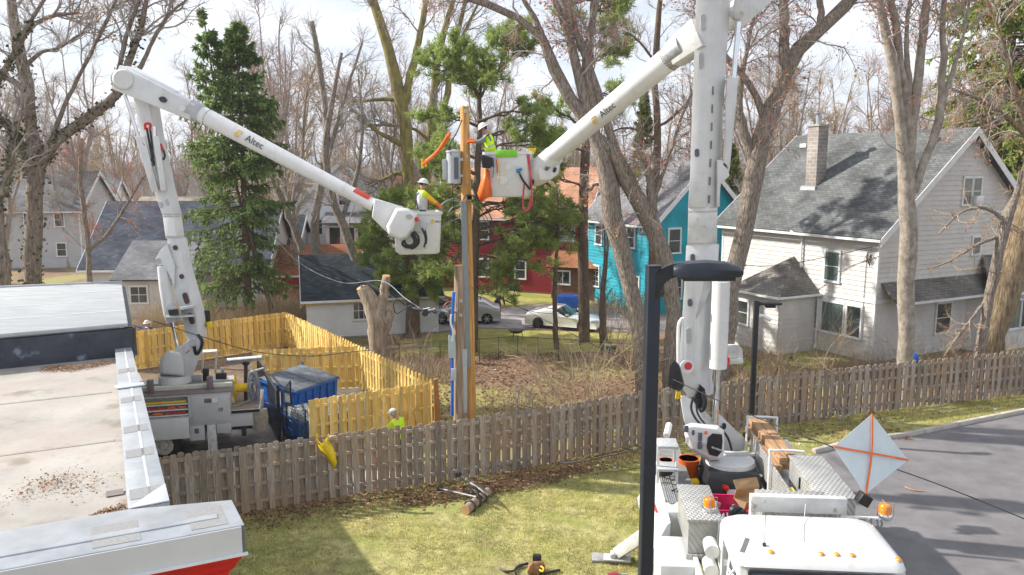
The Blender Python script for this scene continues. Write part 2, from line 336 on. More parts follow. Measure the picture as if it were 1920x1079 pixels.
sheet('earth_strip', [(-10.8, 33.0), (-11.9, 41), (-17.6, 36.4), (-15.9, 33.5), (-13, 32)], .010, dirt2)
# kerb
ccm = mat('kerb_concrete', (.36, .32, .27), .9, .15, 2, bump=.006, bscale=20, col2=(.5, .46, .41))
mb = MB()
for a, b in zip(KERB[1:-1], KERB[2:]):
    d = (b-a).normalized(); n = Vector((-d.y, d.x, 0)); k = 3
    for i in range(k):
        p = a+(b-a)*(i/k)+d*.008; q = a+(b-a)*((i+1)/k)-d*.008
        mb.hexa([p, q, q+n*.18, p+n*.18], [p+n*.03+Vector((0, 0, .15)), q+n*.03+Vector((0, 0, .15)), q+n*.18+Vector((0, 0, .15)), p+n*.18+Vector((0, 0, .15))])
tag(mb.build('kerb', ccm, bevel=.012), kind='structure')
# scatter: leaf litter, grass blades
rng = np.random.default_rng(3)
def quads(C, size, aspect=1.0, flat=None, rng=rng):
    """random oriented quads at centres C (n,3)"""
    n = len(C); a = rng.normal(size=(n, 3)); a /= np.linalg.norm(a, axis=1)[:, None]
    if flat is not None: a[:, 2] *= flat; a /= np.linalg.norm(a, axis=1)[:, None]
    b = rng.normal(size=(n, 3))
    if flat is not None: b[:, 2] *= flat
    b -= a*(a*b).sum(1)[:, None]; b /= np.linalg.norm(b, axis=1)[:, None]
    s = (size*(.6+.8*rng.random(n)))[:, None]; a = a*s*.5*aspect; b = b*s*.5
    V = np.stack([C-a-b, C+a-b*.6, C+a+b, C-a+b*.6], 1).reshape(-1, 3)
    return V, np.arange(4*n).reshape(-1, 4)
def inpoly(P, poly):
    x, y = P[:, 0], P[:, 1]; r = np.zeros(len(P), bool); n = len(poly); j = n-1
    for i in range(n):
        xi, yi = poly[i][0], poly[i][1]; xj, yj = poly[j][0], poly[j][1]
        c = ((yi > y) != (yj > y)) & (x < (xj-xi)*(y-yi)/(yj-yi+1e-12)+xi); r ^= c; j = i
    return r
def blades(name, poly, n, h, m, label, z=.004):
    xs = [p[0] for p in poly]; ys = [p[1] for p in poly]
    P = np.stack([rng.uniform(min(xs), max(xs), n), rng.uniform(min(ys), max(ys), n), np.full(n, z)], 1)
    cl = np.sin(P[:, 0]*1.7+np.sin(P[:, 1]*1.3)*2)+np.sin(P[:, 1]*2.1+P[:, 0]*.6)
    P = P[inpoly(P, poly) & (cl+rng.normal(size=n)*.8 > -.6)]; n = len(P)
    a = rng.uniform(0, 6.28, n); w = .006+.008*rng.random(n); hh = h*(.5+rng.random(n))
    dx = np.stack([np.cos(a)*w, np.sin(a)*w, 0*a], 1); tip = P+np.stack([rng.normal(size=n)*hh*.5, rng.normal(size=n)*hh*.5, hh], 1)
    V = np.stack([P-dx, P+dx, tip], 1).reshape(-1, 3)
    return tag(npmesh(name, V, np.arange(3*n).reshape(-1, 3), m, smooth=False), label, kind='stuff')
gb = leafmat('grass_blades', (.32, .34, .08), (.70, .59, .28), .45)
LAWNV = [(-7, 14), (-7.6, 20.3)]+[(p.x, p.y) for p in FENCE[1:]]+[(p.x, p.y) for p in reversed(KERB)]+[(4.4, 18), (3.0, 15), (2.6, 13)]
blades('grass', LAWNV, 330000, .06, gb, 'short patchy yellow green grass on the front lawn')
blades('grass', [gp(1420, 800)[:2], gp(1920, 738)[:2], gp(1920, 772)[:2], gp(1530, 846)[:2]], 30000, .06, gb, 'green grass strip between the grey fence and the kerb')
def litter(name, pts, n, spread, m, label, size=.06):
    P = []
    for i in range(n):
        k = random.random()*(len(pts)-1); j = int(k); p = pts[j].lerp(pts[j+1], k-j); P.append((p.x+random.gauss(0, spread*.6), p.y+random.gauss(0, spread)-spread*.8, .02+random.random()*.02+p.z))
    V, Q = quads(np.array(P), np.full(n, size), .8, .35); return tag(npmesh(name, V, Q, m, smooth=False), label, kind='stuff')
leafl = leafmat('leaf_litter', (.36, .22, .12), (.20, .11, .06), .1)
litter('fallen_leaves', FENCE[1:6], 5200, .5, leafl, 'dry brown leaves strewn along the foot of the grey fence')
litter('fallen_leaves', [gp(760, 935), gp(900, 915), gp(1000, 895), gp(1100, 870)], 2200, .28, leafl, 'thick brown leaf drift on the lawn below the fence middle', .075)
P = np.stack([rng.uniform(-4, 14, 9000), rng.uniform(26.5, 40, 9000), .02+.02*rng.random(9000)], 1)
V, Q = quads(P, np.full(9000, .09), .8, .35); tag(npmesh('fallen_leaves', V, Q, leafl, smooth=False), 'brown leaf litter in the wooded yard behind the grey fence', kind='stuff')
# ------------------------------------------------------------------ left building
bld = thing('flat_roof_building', (-12, 16, 0), 'flat roofed building with pale membrane roof, grey metal coping and red eave band', 'building')
roofm = mat('roof_membrane', (.30, .28, .255), .8, .08, .6, bump=.006, bscale=4, col2=(.41, .385, .35), detail=12)
addramp(roofm, .4, (.38, .29, .25), .47, .64, 9, .5); addramp(roofm, 1.1, (.20, .165, .12), .57, .70, 12, .75); addramp(roofm, 9, (.28, .25, .21), .58, .7, 8, .5)
coping = mat('coping_metal', (.37, .39, .41), .42, .06, 2, col2=(.48, .50, .52), metal=.3, detail=8)
patch = mat('sealant_patch_grey', (.28, .28, .28), .7, .15, 14, stretch=(1, 6, 1))
memb = mat('black_membrane', (.025, .03, .042), .45, .3, 1.5, bump=.02, bscale=3, col2=(.05, .058, .075)); addramp(memb, 2.2, (.22, .26, .33), .62, .7, 7, .8)
wroof = mat('white_roof_coating', (.36, .38, .39), .7, .06, 1.5, stretch=(.6, 3, 1), detail=8, col2=(.46, .48, .49)); addramp(wroof, 5, (.42, .40, .36), .6, .75, 6, .5)
wallb = mat('building_wall_paint', (.55, .54, .5), .8, .08, 2)
d2 = Vector((.898, .44, 0)); A = gp(318, 942, 4.2); B = gp(245, 645, 4.2); Ai = gp(240, 957, 4.2); Bi = gp(215, 650, 4.2)
Fo = gp(459, 986, 4.2); Fr = gp(435, 939, 4.2); Fi = gp(0, 998, 4.2); Fl = Fo-d2*24; Fil = Fi-d2*24
Z = lambda p, z: (p[0], p[1], z)
mb = MB(); ul = Vector((-.87, -.49, 0)); Ub = gp(240, 665, 3.95)
mb.prism([Z(Ai, 3.80), Z(Bi, 3.80), Z(Bi+ul*25, 3.80), Z(Fil, 3.80), Z(Fi, 3.80)], (0, 0, .15)); mb.build('roof_deck', roofm, bld)
mb = MB(); mb.prism([Z(A, 4.05), Z(B, 4.05), Z(Bi, 4.05), Z(Ai, 4.05)], (0, 0, .15)); mb.prism([Z(Ai, 3.951), Z(Bi, 3.951), Z(Bi.lerp(B, .12), 4.05), Z(Ai.lerp(A, .12), 4.05)], (0, 0, .001))
mb.build('side_coping', coping, bld, bevel=.02)
mb = MB(); mb.prism([Z(Fo, 4.06), Z(Fr, 4.06), Z(Ai, 4.06), Z(Fi, 4.06), Z(Fil, 4.06), Z(Fl, 4.06)], (0, 0, .16)); mb.build('front_coping', coping, bld, bevel=.02)
# low ridge along the front coping and sealant patches
mb = MB(); e = (Fr-Fo); mb.beam(Z(Fo+e*.45+d2*-.3, 4.225), Z(Fo+e*.45-d2*22, 4.225), .16, .03); mb.build('coping_seam', coping, bld, bevel=.01)
def patchq(ax, bx, w0, w1, t0, t1):
    m_ = MB(); P = lambda u, v: ax.lerp(bx, v)
    return m_
for v in (.03, .19, .31, .49, .72):
    mb = MB(); p = A.lerp(B, v); q = A.lerp(B, v+.035); pi = Ai.lerp(Bi, v); qi = Ai.lerp(Bi, v+.035)
    mb.prism([Z(p.lerp(pi, .12), 4.202), Z(q.lerp(qi, .12), 4.202), Z(q.lerp(qi, .93), 4.202), Z(p.lerp(pi, .93), 4.202)], (0, 0, .004)); mb.build('sealant_patch', patch, bld)
for u0, u1 in ((.2, .7), (1.35, 1.95)):
    mb = MB(); a_ = Fo-d2*u0; b_ = Fo-d2*u1
    mb.prism([Z(a_+e*.12, 4.222), Z(b_+e*.12, 4.222), Z(b_+e*.85, 4.222), Z(a_+e*.85, 4.222)], (0, 0, .004)); mb.build('sealant_patch', patch, bld)
mb = MB(); mb.prism([Z(A, 4.212), Z(A.lerp(B, .06), 4.212), Z(A.lerp(B, .06).lerp(Ai, .5), 4.212), Z(Ai, 4.212)], (0, 0, .02)); mb.beam(Z(A.lerp(Ai, .42), 4.203), Z(B.lerp(Bi, .42), 4.203), .05, .006)
p = gp(268, 722, 4.2); mb.beam(gp(216, 727, 4.225), gp(270, 720, 4.225), .3, .03); mb.build('coping_splice', mat('splice_sheet', (.5, .52, .54), .45, .05, 3), bld, bevel=.005)
# fascia, red band, wall
mb = MB(); nrm = Vector((d2.y, -d2.x, 0))
mb.prism([Z(Fo+nrm*.02, 3.80), Z(Fo+nrm*.02, 4.2), Z(Fl+nrm*.02, 4.2), Z(Fl+nrm*.02, 3.80)], (-nrm*.06))
mb.prism([Z(Fo+nrm*.02, 3.80), Z(Fr, 3.80), Z(Fr, 4.2), Z(Fo+nrm*.02, 4.2)], (-d2*.05)); mb.build('fascia', mat('fascia_panel', (.60, .61, .62), .4, .03, 1), bld)
mb = MB(); mb.beam(Z(Fo+nrm*.04+d2*.02, 3.79), Z(Fl+nrm*.04, 3.79), .05, .03); mb.build('drip_edge', trim, bld)
mb = MB(); a0 = Fo-d2*.05
prof = [(0, 3.775), (-.02, 3.70), (-.08, 3.62), (-.10, 3.55), (-.18, 3.46), (-.22, 3.2)]
mb.loft([[Z(a0+nrm*dn-d2*(-dn*1.0), z), Z(a0+nrm*dn-d2*22, z), Z(a0+nrm*(dn-.5)-d2*22, z), Z(a0+nrm*(dn-.5)-d2*(-dn), z)] for dn, z in prof]); mb.build('red_eave_band', mat('red_eave_paint', (.62, .012, .015), .35, .08, 2), bld)
mb = MB(); wo = A+Vector((-.28, 0, 0)); wb = B+Vector((-.28, 0, 0))
mb.prism([Z(wo-d2*.2, 0), Z(wb, 0), Z(wb+ul*25, 0), Z(Fl-nrm*1, 0), Z(Fo-nrm*.75-d2*1.2, 0)], (0, 0, 3.79)); mb.build('wall', wallb, bld)
# upper roof block
Un = gp(240, 606, 4.9); Uf = gp(228, 530, 4.9); Ufl = Uf+Vector((-.94, -.34, 0))*22
mb = MB(); mb.prism([Z(Un, 4.78), Z(Uf, 4.78), Z(Ufl, 4.78), Z(Un+ul*24, 4.78)], (0, 0, .12)); mb.build('upper_roof', wroof, bld, bevel=.03)
mb = MB()
for i in range(1, 4):
    t = i/4; a = Un.lerp(Uf, t); b = (Un+ul*24).lerp(Ufl, t); mb.beam(Z(a, 4.904), Z(b, 4.904), .08, .01)
mb.build('roof_seam', mat('roof_seam_coating', (.56, .58, .59), .7, .05, 3), bld)
mb = MB(); o_ = Vector((.03, -.05, 0))
mb.prism([Z(Un+o_+Vector((.1, .0, 0)), 3.9), Z(Un+o_+Vector((.1, 0, 0)), 4.74), Z(Un+ul*24+o_, 4.74), Z(Un+ul*24+o_, 3.9)], (-.04, .3, 0))
mb.prism([Z(Un+Vector((.13, 0, 0)), 3.7), Z(Un+Vector((.13, 0, 0)), 4.74), Z(Uf+Vector((.13, 0, 0)), 4.74), Z(Uf+Vector((.13, 0, 0)), 3.7)], (-.2, 0, 0)); mb.build('membrane_wall', memb, bld)
mb = MB(); mb.prism([Z(Uf-Vector((.1, .2, 0)), 0), Z(Un-Vector((.3, 0, 0)), 0), Z(Un+ul*24, 0), Z(Ufl, 0)], (0, 0, 4.77)); mb.build('upper_wall', wallb, bld)
mb = MB(); mb.beam(Z(Uf+Vector((0, .05, 0)), 4.93), Z(Ufl+Vector((0, .05, 0)), 4.93), .15, .06); mb.build('roof_edge', coping, bld)
# seams on lower roof
mb = MB()
for v in (.05, .35, .66):
    a = Ai.lerp(Bi, v); mb.beam(Z(a-Vector((.1, .1, 0)), 3.956), Z(a-d2*20, 3.956), .1, .004)
mb.build('membrane_seam', mat('seam_strip', (.33, .30, .27), .8, .1, 4), bld)
for pts_, n_, sp in (([gp(205, 680, 3.97), gp(140, 690, 3.97), gp(90, 690, 3.97)], 1500, .16), ([gp(195, 905, 3.97), gp(120, 890, 3.97), gp(60, 915, 3.97)], 500, .3), ([gp(235, 952, 3.97), gp(180, 965, 3.97)], 350, .07)):
    litter('fallen_leaves', pts_, n_, sp, leafl, 'dry leaves blown together on the pale flat roof', .03)
mb = MB(); p = gp(215, 925, 3.97); mb.M = Matrix.Translation(p) @ Matrix.Rotation(.5, 4, 'Z') @ Matrix.Rotation(.1, 4, 'X'); mb.box(-.13, .13, -.1, .1, 0, .012)
tag(mb.build('slate_scrap', mat('slate_scrap_grey', (.22, .19, .18), .8, .1, 9)), 'loose dark flat scrap lying on the pale roof by the coping', 'roof scrap')
# ------------------------------------------------------------------ fences
def fence(name, label, cat, P, h, pw, sp, m, group=None, bay=2.45, rails=(.3, .78, 1.26, 1.68), thick=.02, postm=None, tall=.0, face=None, wob=.02):
    root = thing(name, P[0], label, cat, group); rnd = random.Random(hash(name+label) % 9973 if 0 else len(label)*7)
    for a, b in zip(P[:-1], P[1:]):
        L = (b-a).length; nb = max(1, round(L/bay)); d = (b-a).normalized(); n = Vector((d.y, -d.x, 0))
        if (face is None and n.y > 0) or (face is not None and n.dot(Vector(face)) < 0): n = -n
        up = Vector((0, 0, 1))
        for k in range(nb):
            p0 = a+(b-a)*k/nb; p1 = a+(b-a)*(k+1)/nb; l = (p1-p0).length
            mb = MB(); mb.hexa(*[[p0+d*x+n*y+up*z for x, y in ((-.05, -.05), (.05, -.05), (.05, .05), (-.05, .05))] for z in (0, h+tall-.03)]); mb.build('post', postm or m, root)
            mb = MB()
            for z in rails: mb.hexa(*[[p0+d*x+n*y+up*zz for x, y in ((.051, -.034), (l-.051, -.034), (l-.051, .034), (.051, .034))] for zz in (z*h/1.85-.045, z*h/1.85+.045)])
            mb.build('rails', m, root)
            mb = MB(); npk = max(2, round(l/sp))
            for i in range(npk):
                for side, off in ((1, .25), (-1, .75)):
                    x = (i+off)/npk*l+rnd.gauss(0, wob*.4); wd = pw*(1+rnd.gauss(0, .04)); ti = rnd.gauss(0, wob*.5); zt = h+rnd.gauss(0, wob); z0 = .03+abs(rnd.gauss(0, .015))
                    y0 = .0355 if side > 0 else -.0355-thick
                    c = .03
                    base = [p0+d*(x-wd/2)+n*(y0*1)+up*z0, p0+d*(x+wd/2)+n*y0+up*z0, p0+d*(x+wd/2+ti)+n*y0+up*(zt-c), p0+d*(x+wd/2-c+ti)+n*y0+up*zt, p0+d*(x-wd/2+c+ti)+n*y0+up*zt, p0+d*(x-wd/2+ti)+n*y0+up*(zt-c)]
                    mb.prism(base, n*thick)
            mb.build('picket_panel', m, root)
    return root
gf = [Vector(gp(300, 985))]+[Vector(p) for p in FENCE[1:]]
fence('wooden_fence', 'long weathered grey shadowbox picket fence across the middle of the lawn', 'fence', gf, 1.9, .16, .335, woodgrey)
G0 = Vector((-17.9, 36.0, 0)); G1 = Vector((-11.93, 41.29, 0)); G2 = Vector((-2.75, 27.5, 0)); I0 = Vector((-10.75, 32.4, 0)); I1 = Vector((-6.55, 33.2, 0)); S0 = Vector((-6.6, 25.2, 0)); S1 = Vector((-2.85, 27.3, 0))
gd = dict(h=1.85, pw=.15, sp=.30, m=woodgold, rails=(.3, .95, 1.6), wob=.012)
fence('yellow_fence', 'new yellow picket fence, back run behind the left bucket truck', 'fence', [G0, G1], group='new yellow fences', **gd)
fence('yellow_fence', 'new yellow picket fence, sunlit long run slanting from the far corner towards the pole', 'fence', [G1, G2], group='new yellow fences', face=(-1, -.6, 0), **gd)
fence('yellow_fence', 'new yellow picket fence, inner run right behind the blue dumpsters', 'fence', [I0, I1], group='new yellow fences', **gd)
fence('yellow_fence', 'new yellow picket fence, front run hiding the second dumpster', 'fence', [S0, S1], group='new yellow fences', **gd)
# chain link yard fence
cl = thing('chain_link_fence', gp(760, 672), 'thin dark chain link fence crossing the yard behind the poles', 'fence')
ca, cb, cc = gp(750, 688), gp(970, 672), gp(1210, 690)
for a, b in ((ca, cb), (cb, cc)):
    n_ = 6; mbw = MB()
    for i in range(n_+1 if b is cc else n_): p = a.lerp(b, i/n_); m_ = MB(); m_.tube([p, p+Vector((0, 0, 1.15))], .018, 6); m_.build('post', darkmetal, cl)
    m_ = MB(); m_.tube([a+Vector((0, 0, 1.1)), b+Vector((0, 0, 1.1))], .015, 6); m_.build('top_rail', darkmetal, cl)
    L = (b-a).length; st = .2; d = (b-a).normalized(); k = int((L+1.1)/st)
    for i in range(k):
        x = i*st
        for s_, e_ in (((x, 0), (x-1.1, 1.1)), ((x-1.1, 0), (x, 1.1))):
            (u0, z0), (u1, z1) = s_, e_
            if u0 < 0: f_ = -u0/(u1-u0); z0 = z0+(z1-z0)*f_; u0 = 0
            if u1 < 0: f_ = -u1/(u0-u1); z1 = z1+(z0-z1)*f_; u1 = 0
            if u0 > L: f_ = (u0-L)/(u0-u1); z0 = z0+(z1-z0)*f_; u0 = L
            if u1 > L: f_ = (u1-L)/(u1-u0); z1 = z1+(z0-z1)*f_; u1 = L
            mbw.tube([a+d*u0+Vector((0, 0, z0)), a+d*u1+Vector((0, 0, z1))], .0028, 3, cap=False)
    mbw.build('mesh', mat('rusty_wire', (.16, .11, .08), .8), cl)
# gate
gt = thing('black_gate', (-8.6, 26.3, 0), 'black metal framed mesh gate standing open beside the blue dumpster', 'gate')
def gatepanel(p, q, h0=.05, h1=1.9, name='gate_leaf'):
    p = Vector(p); q = Vector(q); f_ = MB(); U = Vector((0, 0, 1)); h1 = Vector((0, 0, h1)); h0 = Vector((0, 0, h0))
    f_.tube([p+h0, p+h1, q+h1, q+h0, p+h0], .03, 6); o = f_.build(name, dark, gt)
    m_ = MB(); n = int((q-p).length/.09)
    for i in range(1, n): a = p.lerp(q, i/n); m_.tube([a+h0, a+h1], .006, 3, cap=False)
    for i in range(1, 14): z = h0.lerp(h1, i/14); m_.tube([p+z, q+z], .006, 3, cap=False)
    o2 = m_.build('mesh', dark, o)
ga = gp(522, 828); gb_ = gp(504, 800); gc = gp(490, 740)
gatepanel(gp(524, 835), gp(487, 760)); gatepanel(gp(532, 838), gp(548, 812)); gatepanel(gp(540, 838)+Vector((0, 0, 0)), (-6.75, 25.1, 0), .05, 1.5)
mb = MB(); a = gp(526, 835); mb.tube([a, a+Vector((0, 0, 2.1))], .05, 8); mb.build('gate_post', dark, gt)
# dumpsters
lidm = mat('dumpster_lid', (.09, .105, .12), .7, .2, 4, col2=(.2, .22, .24)); dblue = mat('dumpster_blue', (.01, .09, .36), .4, .15, 2, col2=(.02, .14, .46)); addramp(dblue, 6, (.12, .13, .15), .64, .72, 6, .6)
def dumpster(o, xd, L, W, hf, hb, label, sag=0):
    M = frame(o, xd); t = thing('dumpster', o, label, 'dumpster', 'blue dumpsters in the fenced enclosure')
    mb = MB(M); mb.hexa([(0, .12, .12), (L, .12, .12), (L, W-.1, .12), (0, W-.1, .12)], [(0, 0, hf), (L, 0, hf), (L, W, hb), (0, W, hb)])
    for i in range(6): x = (i+.5)/6*L; mb.hexa([(x-.03, .06, .2), (x+.03, .06, .2), (x+.03, .12, .2), (x-.03, .12, .2)], [(x-.03, -.06, hf-.1), (x+.03, -.06, hf-.1), (x+.03, .02, hf-.1), (x-.03, .02, hf-.1)])
    mb.beam((-.04, -.02, hf), (L+.04, -.02, hf), .09, .09); mb.beam((-.03, 0, hf), (-.03, W, hb), .07, .08); mb.beam((L+.03, 0, hf), (L+.03, W, hb), .07, .08)
    mb.build('bin_body', dblue, t, bevel=.012)
    for side in (-1, 1):
        m_ = MB(M); x0 = -.16 if side < 0 else L+.04; m_.box(x0, x0+.12, W*.2, W*.8, hf*.45, hf*.45+.22); m_.build('lift_pocket', dblue, t, bevel=.01)
    for x in (.15, L-.15):
        for y in (.25, W-.25): m_ = MB(M); m_.tube([(x-.03, y, .07), (x+.03, y, .07)], .07, 10); m_.build('caster', rubber, t)
    for k in range(2):
        m_ = MB(M); x0 = k*L/2+.02; x1 = (k+1)*L/2-.02; rows = []
        nx = 40
        for i in range(nx+1):
            x = x0+(x1-x0)*i/nx; z = .03 if (i % 4) in (1, 2) else 0
            rows.append([(x, -.06, hf+.06+z), (x, W*.5, (hf+hb)/2+.10+z+sag), (x, W+.02, hb+.06+z), (x, W+.02, hb+.03), (x, W*.5, (hf+hb)/2+.05+sag), (x, -.06, hf+.02)])
        m_.loft(rows); m_.build('lid', lidm, t)
    for x in (-.02, L+.02): m_ = MB(M); m_.box(x-.03, x+.03, W-.02, W+.06, hb-.1, hb+.16); m_.build('lid_hinge', dblue, t)
    m_ = MB(M); m_.box(-.012, -.004, W*.35, W*.55, .8, 1.3); m_.box(-.012, -.004, W*.12, W*.28, .95, 1.3); m_.build('sticker', trim, t)
    return t
dumpster(Vector((-7.8, 27.75, 0)), (1.25, 2.4), 2.35, 1.75, 1.35, 1.6, 'tall blue dumpster with ribbed dark lid, fully seen inside the yellow enclosure')
dumpster(Vector((-7.15, 25.75, 0)), (.85, .75), 2.0, 1.3, .85, 1.0, 'lower blue dumpster partly hidden behind the front yellow fence panel', sag=.06)
# ------------------------------------------------------------------ tree machinery (vectorised)
UP = np.array([0, 0, 1.0])
def unit(a): return a/(np.linalg.norm(a, axis=-1, keepdims=True)+1e-9)
def tubes_np(P, Rr, S_):
    """P (N,K,3), Rr (N,K) -> V,F"""
    N, K, _ = P.shape; T = np.empty_like(P); T[:, 1:-1] = P[:, 2:]-P[:, :-2]; T[:, 0] = P[:, 1]-P[:, 0]; T[:, -1] = P[:, -1]-P[:, -2]; T = unit(T)
    ref = np.where(np.abs(T[:, :1, 2:3]) > .8, np.array([1., 0, 0]), UP); ref = np.broadcast_to(ref, T.shape)
    U = unit(np.cross(T, ref)); W = np.cross(T, U); a = np.arange(S_)*2*np.pi/S_
    V = P[:, :, None]+(U[:, :, None]*np.cos(a)[:, None]+W[:, :, None]*np.sin(a)[:, None])*Rr[:, :, None, None]
    idx = np.arange(N*K*S_).reshape(N, K, S_); nx = np.roll(idx, -1, 2)
    Fq = np.stack([idx[:, :-1], nx[:, :-1], nx[:, 1:], idx[:, 1:]], -1).reshape(-1, 4)
    return V.reshape(-1, 3), Fq
def resample(pts, rad, K=14, smooth=True):
    pts = np.array([tuple(p) for p in pts], float); rad = np.array(rad, float)
    if smooth and len(pts) > 2:
        c = catmull([Vector(p) for p in pts], 5); tt = np.linspace(0, 1, len(pts)); t2 = np.linspace(0, 1, len(c)); rad = np.interp(t2, tt, rad); pts = np.array([tuple(p) for p in c])
    s = np.concatenate([[0], np.cumsum(np.linalg.norm(np.diff(pts, axis=0), axis=1))]); q = np.linspace(0, s[-1], K)
    return np.stack([np.interp(q, s, pts[:, i]) for i in range(3)], 1), np.interp(q, s, rad)
def children(P, Rr, n, L, ang, r0, r1, rg, K=6, wob=.25, trop=.15, t0=.2, lenfall=.5, droop=0, flat=0, rscale=.6):
    """n children on each parent polyline"""
    N, KP, _ = P.shape; t = t0+(1-t0)*rg.random((N, n)); f = t*(KP-1); i = np.minimum(f.astype(int), KP-2); w_ = (f-i)[..., None]
    ii = np.arange(N)[:, None]; A = P[ii, i]; B = P[ii, i+1]; st = A+(B-A)*w_; tan = unit(B-A); pr = (Rr[ii, i]*(1-w_[..., 0])+Rr[ii, i+1]*w_[..., 0])
    rv = rg.normal(size=st.shape)
    if flat: rv[..., 2] *= flat
    rv -= tan*(rv*tan).sum(-1, keepdims=True); rv = unit(rv); a = ang[0]+(ang[1]-ang[0])*rg.random((N, n, 1))
    d = unit(tan*np.cos(a)+rv*np.sin(a)).reshape(-1, 3); st = st.reshape(-1, 3); pr = pr.reshape(-1); t = t.reshape(-1)
    Ln = (L[0]+(L[1]-L[0])*rg.random(len(st)))*(1-lenfall*(t-t0)/(1-t0+1e-6)); M_ = len(st)
    Q = np.empty((M_, K, 3)); Q[:, 0] = st; step = (Ln/(K-1))[:, None]
    for k in range(1, K):
        d = unit(d+rg.normal(size=d.shape)*wob+UP*(trop-droop*k/K)); Q[:, k] = Q[:, k-1]+d*step
    ra = np.minimum(pr*rscale, r0*(.7+.6*rg.random(M_))); Rn = ra[:, None]+(np.minimum(r1, ra*.6)-ra)[:, None]*(np.arange(K)/(K-1))
    return Q, Rn
def merge(parts):
    V = []; Fq = []; k = 0
    for v, f in parts: V.append(v); Fq.append(f+k); k += len(v)
    return np.concatenate(V), np.concatenate(Fq)
def pathpx(pts, Y, wpx):
    """limb traced in the photo: px points (x,y,width px[,depth offset]) standing at depth Y"""
    P = []; Rr = []
    for p in pts:
        dy = p[3] if len(p) > 3 else 0
        v = pt(p[0], p[1], Y+dy); P.append(v); Rr.append(p[2]*.5*(Y+dy)/F*1.02)
    return P, Rr
def bare_tree(name, label, base, limbs, seed=1, barkm=None, twigm=None, l1=(5, (1.5, 3.5)), l2=(8, (.7, 1.6)), l3=(7, (.3, .8)), r=(.05, .022, .009), t0=.35, group=None, buds=0, budmat=None, budsize=.05, wob=.22, trop=.1, leafn=0, ang=(.5, 1.1), trunk_sides=12, droop=0, ivy=0):
    rg = np.random.default_rng(seed); t = thing(name, base, label, 'tree', group); parts = []; l0P = []; l0R = []
    for P, Rr in limbs:
        p, q = resample(P, Rr, 18); q = q*(1+.05*rg.normal(size=len(q))); p = p+rg.normal(size=p.shape)*np.minimum(.05, q[:, None]*.12); l0P.append(p); l0R.append(q); parts.append(tubes_np(p[None], q[None], trunk_sides))
    V, Fq = merge(parts)
    # root flare: nothing to hide, simply widen the first ring
    npmesh('trunk', V, Fq, barkm or bark, t)
    P0 = np.stack(l0P); R0 = np.stack(l0R)
    P1, R1 = children(P0, R0, l1[0], l1[1], ang, r[0], r[0]*.35, rg, 8, wob, trop, t0, droop=droop)
    P2, R2 = children(P1, R1, l2[0], l2[1], (.4, 1.0), r[1], r[1]*.35, rg, 6, wob, trop*.7, .15, droop=droop)
    P3, R3 = children(P2, R2, l3[0], l3[1], (.4, 1.0), r[2], r[2]*.5, rg, 4, wob, trop*.4, .1, droop=droop)
    V, Fq = merge([tubes_np(P1, R1, 6), tubes_np(P2, R2, 4), tubes_np(P3, R3, 3)])
    cr = npmesh('crown', V, Fq, twigm or twig, t)
    if ivy:
        C = []
        for p, q in list(zip(l0P, l0R))[:3]:
            k = rg.random(ivy//3)**1.3*(len(p)-1)*.8; i = k.astype(int); w_ = (k-i)[:, None]; c = p[i]*(1-w_)+p[i+1]*w_; d = rg.normal(size=c.shape); d[:, 2] *= .3; C.append(c+unit(d)*(q[i][:, None]+.02+.22*rg.random((len(c), 1))**2))
        V, Q = quads(np.concatenate(C), np.full(sum(len(c) for c in C), .11), .9, rng=rg); npmesh('ivy', V, Q, ivy_m, t, smooth=False)
    if buds:
        k = rg.integers(0, len(P3), buds); j = rg.integers(1, 4, buds); C = P3[k, j]+rg.normal(size=(buds, 3))*.02
        V, Q = quads(C, np.full(buds, budsize), 1, rng=rg); npmesh('buds', V, Q, budmat or budm, cr, smooth=False)
    if leafn:
        k = rg.integers(0, len(P2), leafn//12)[:, None]; k = np.repeat(k, 12, 1).ravel(); C = P2[k, -1]+rg.normal(size=(len(k), 3))*.16
        V, Q = quads(C, np.full(len(k), .085), .8, rng=rg); npmesh('dry_leaves', V, Q, tanleaf, cr, smooth=False)
    return t
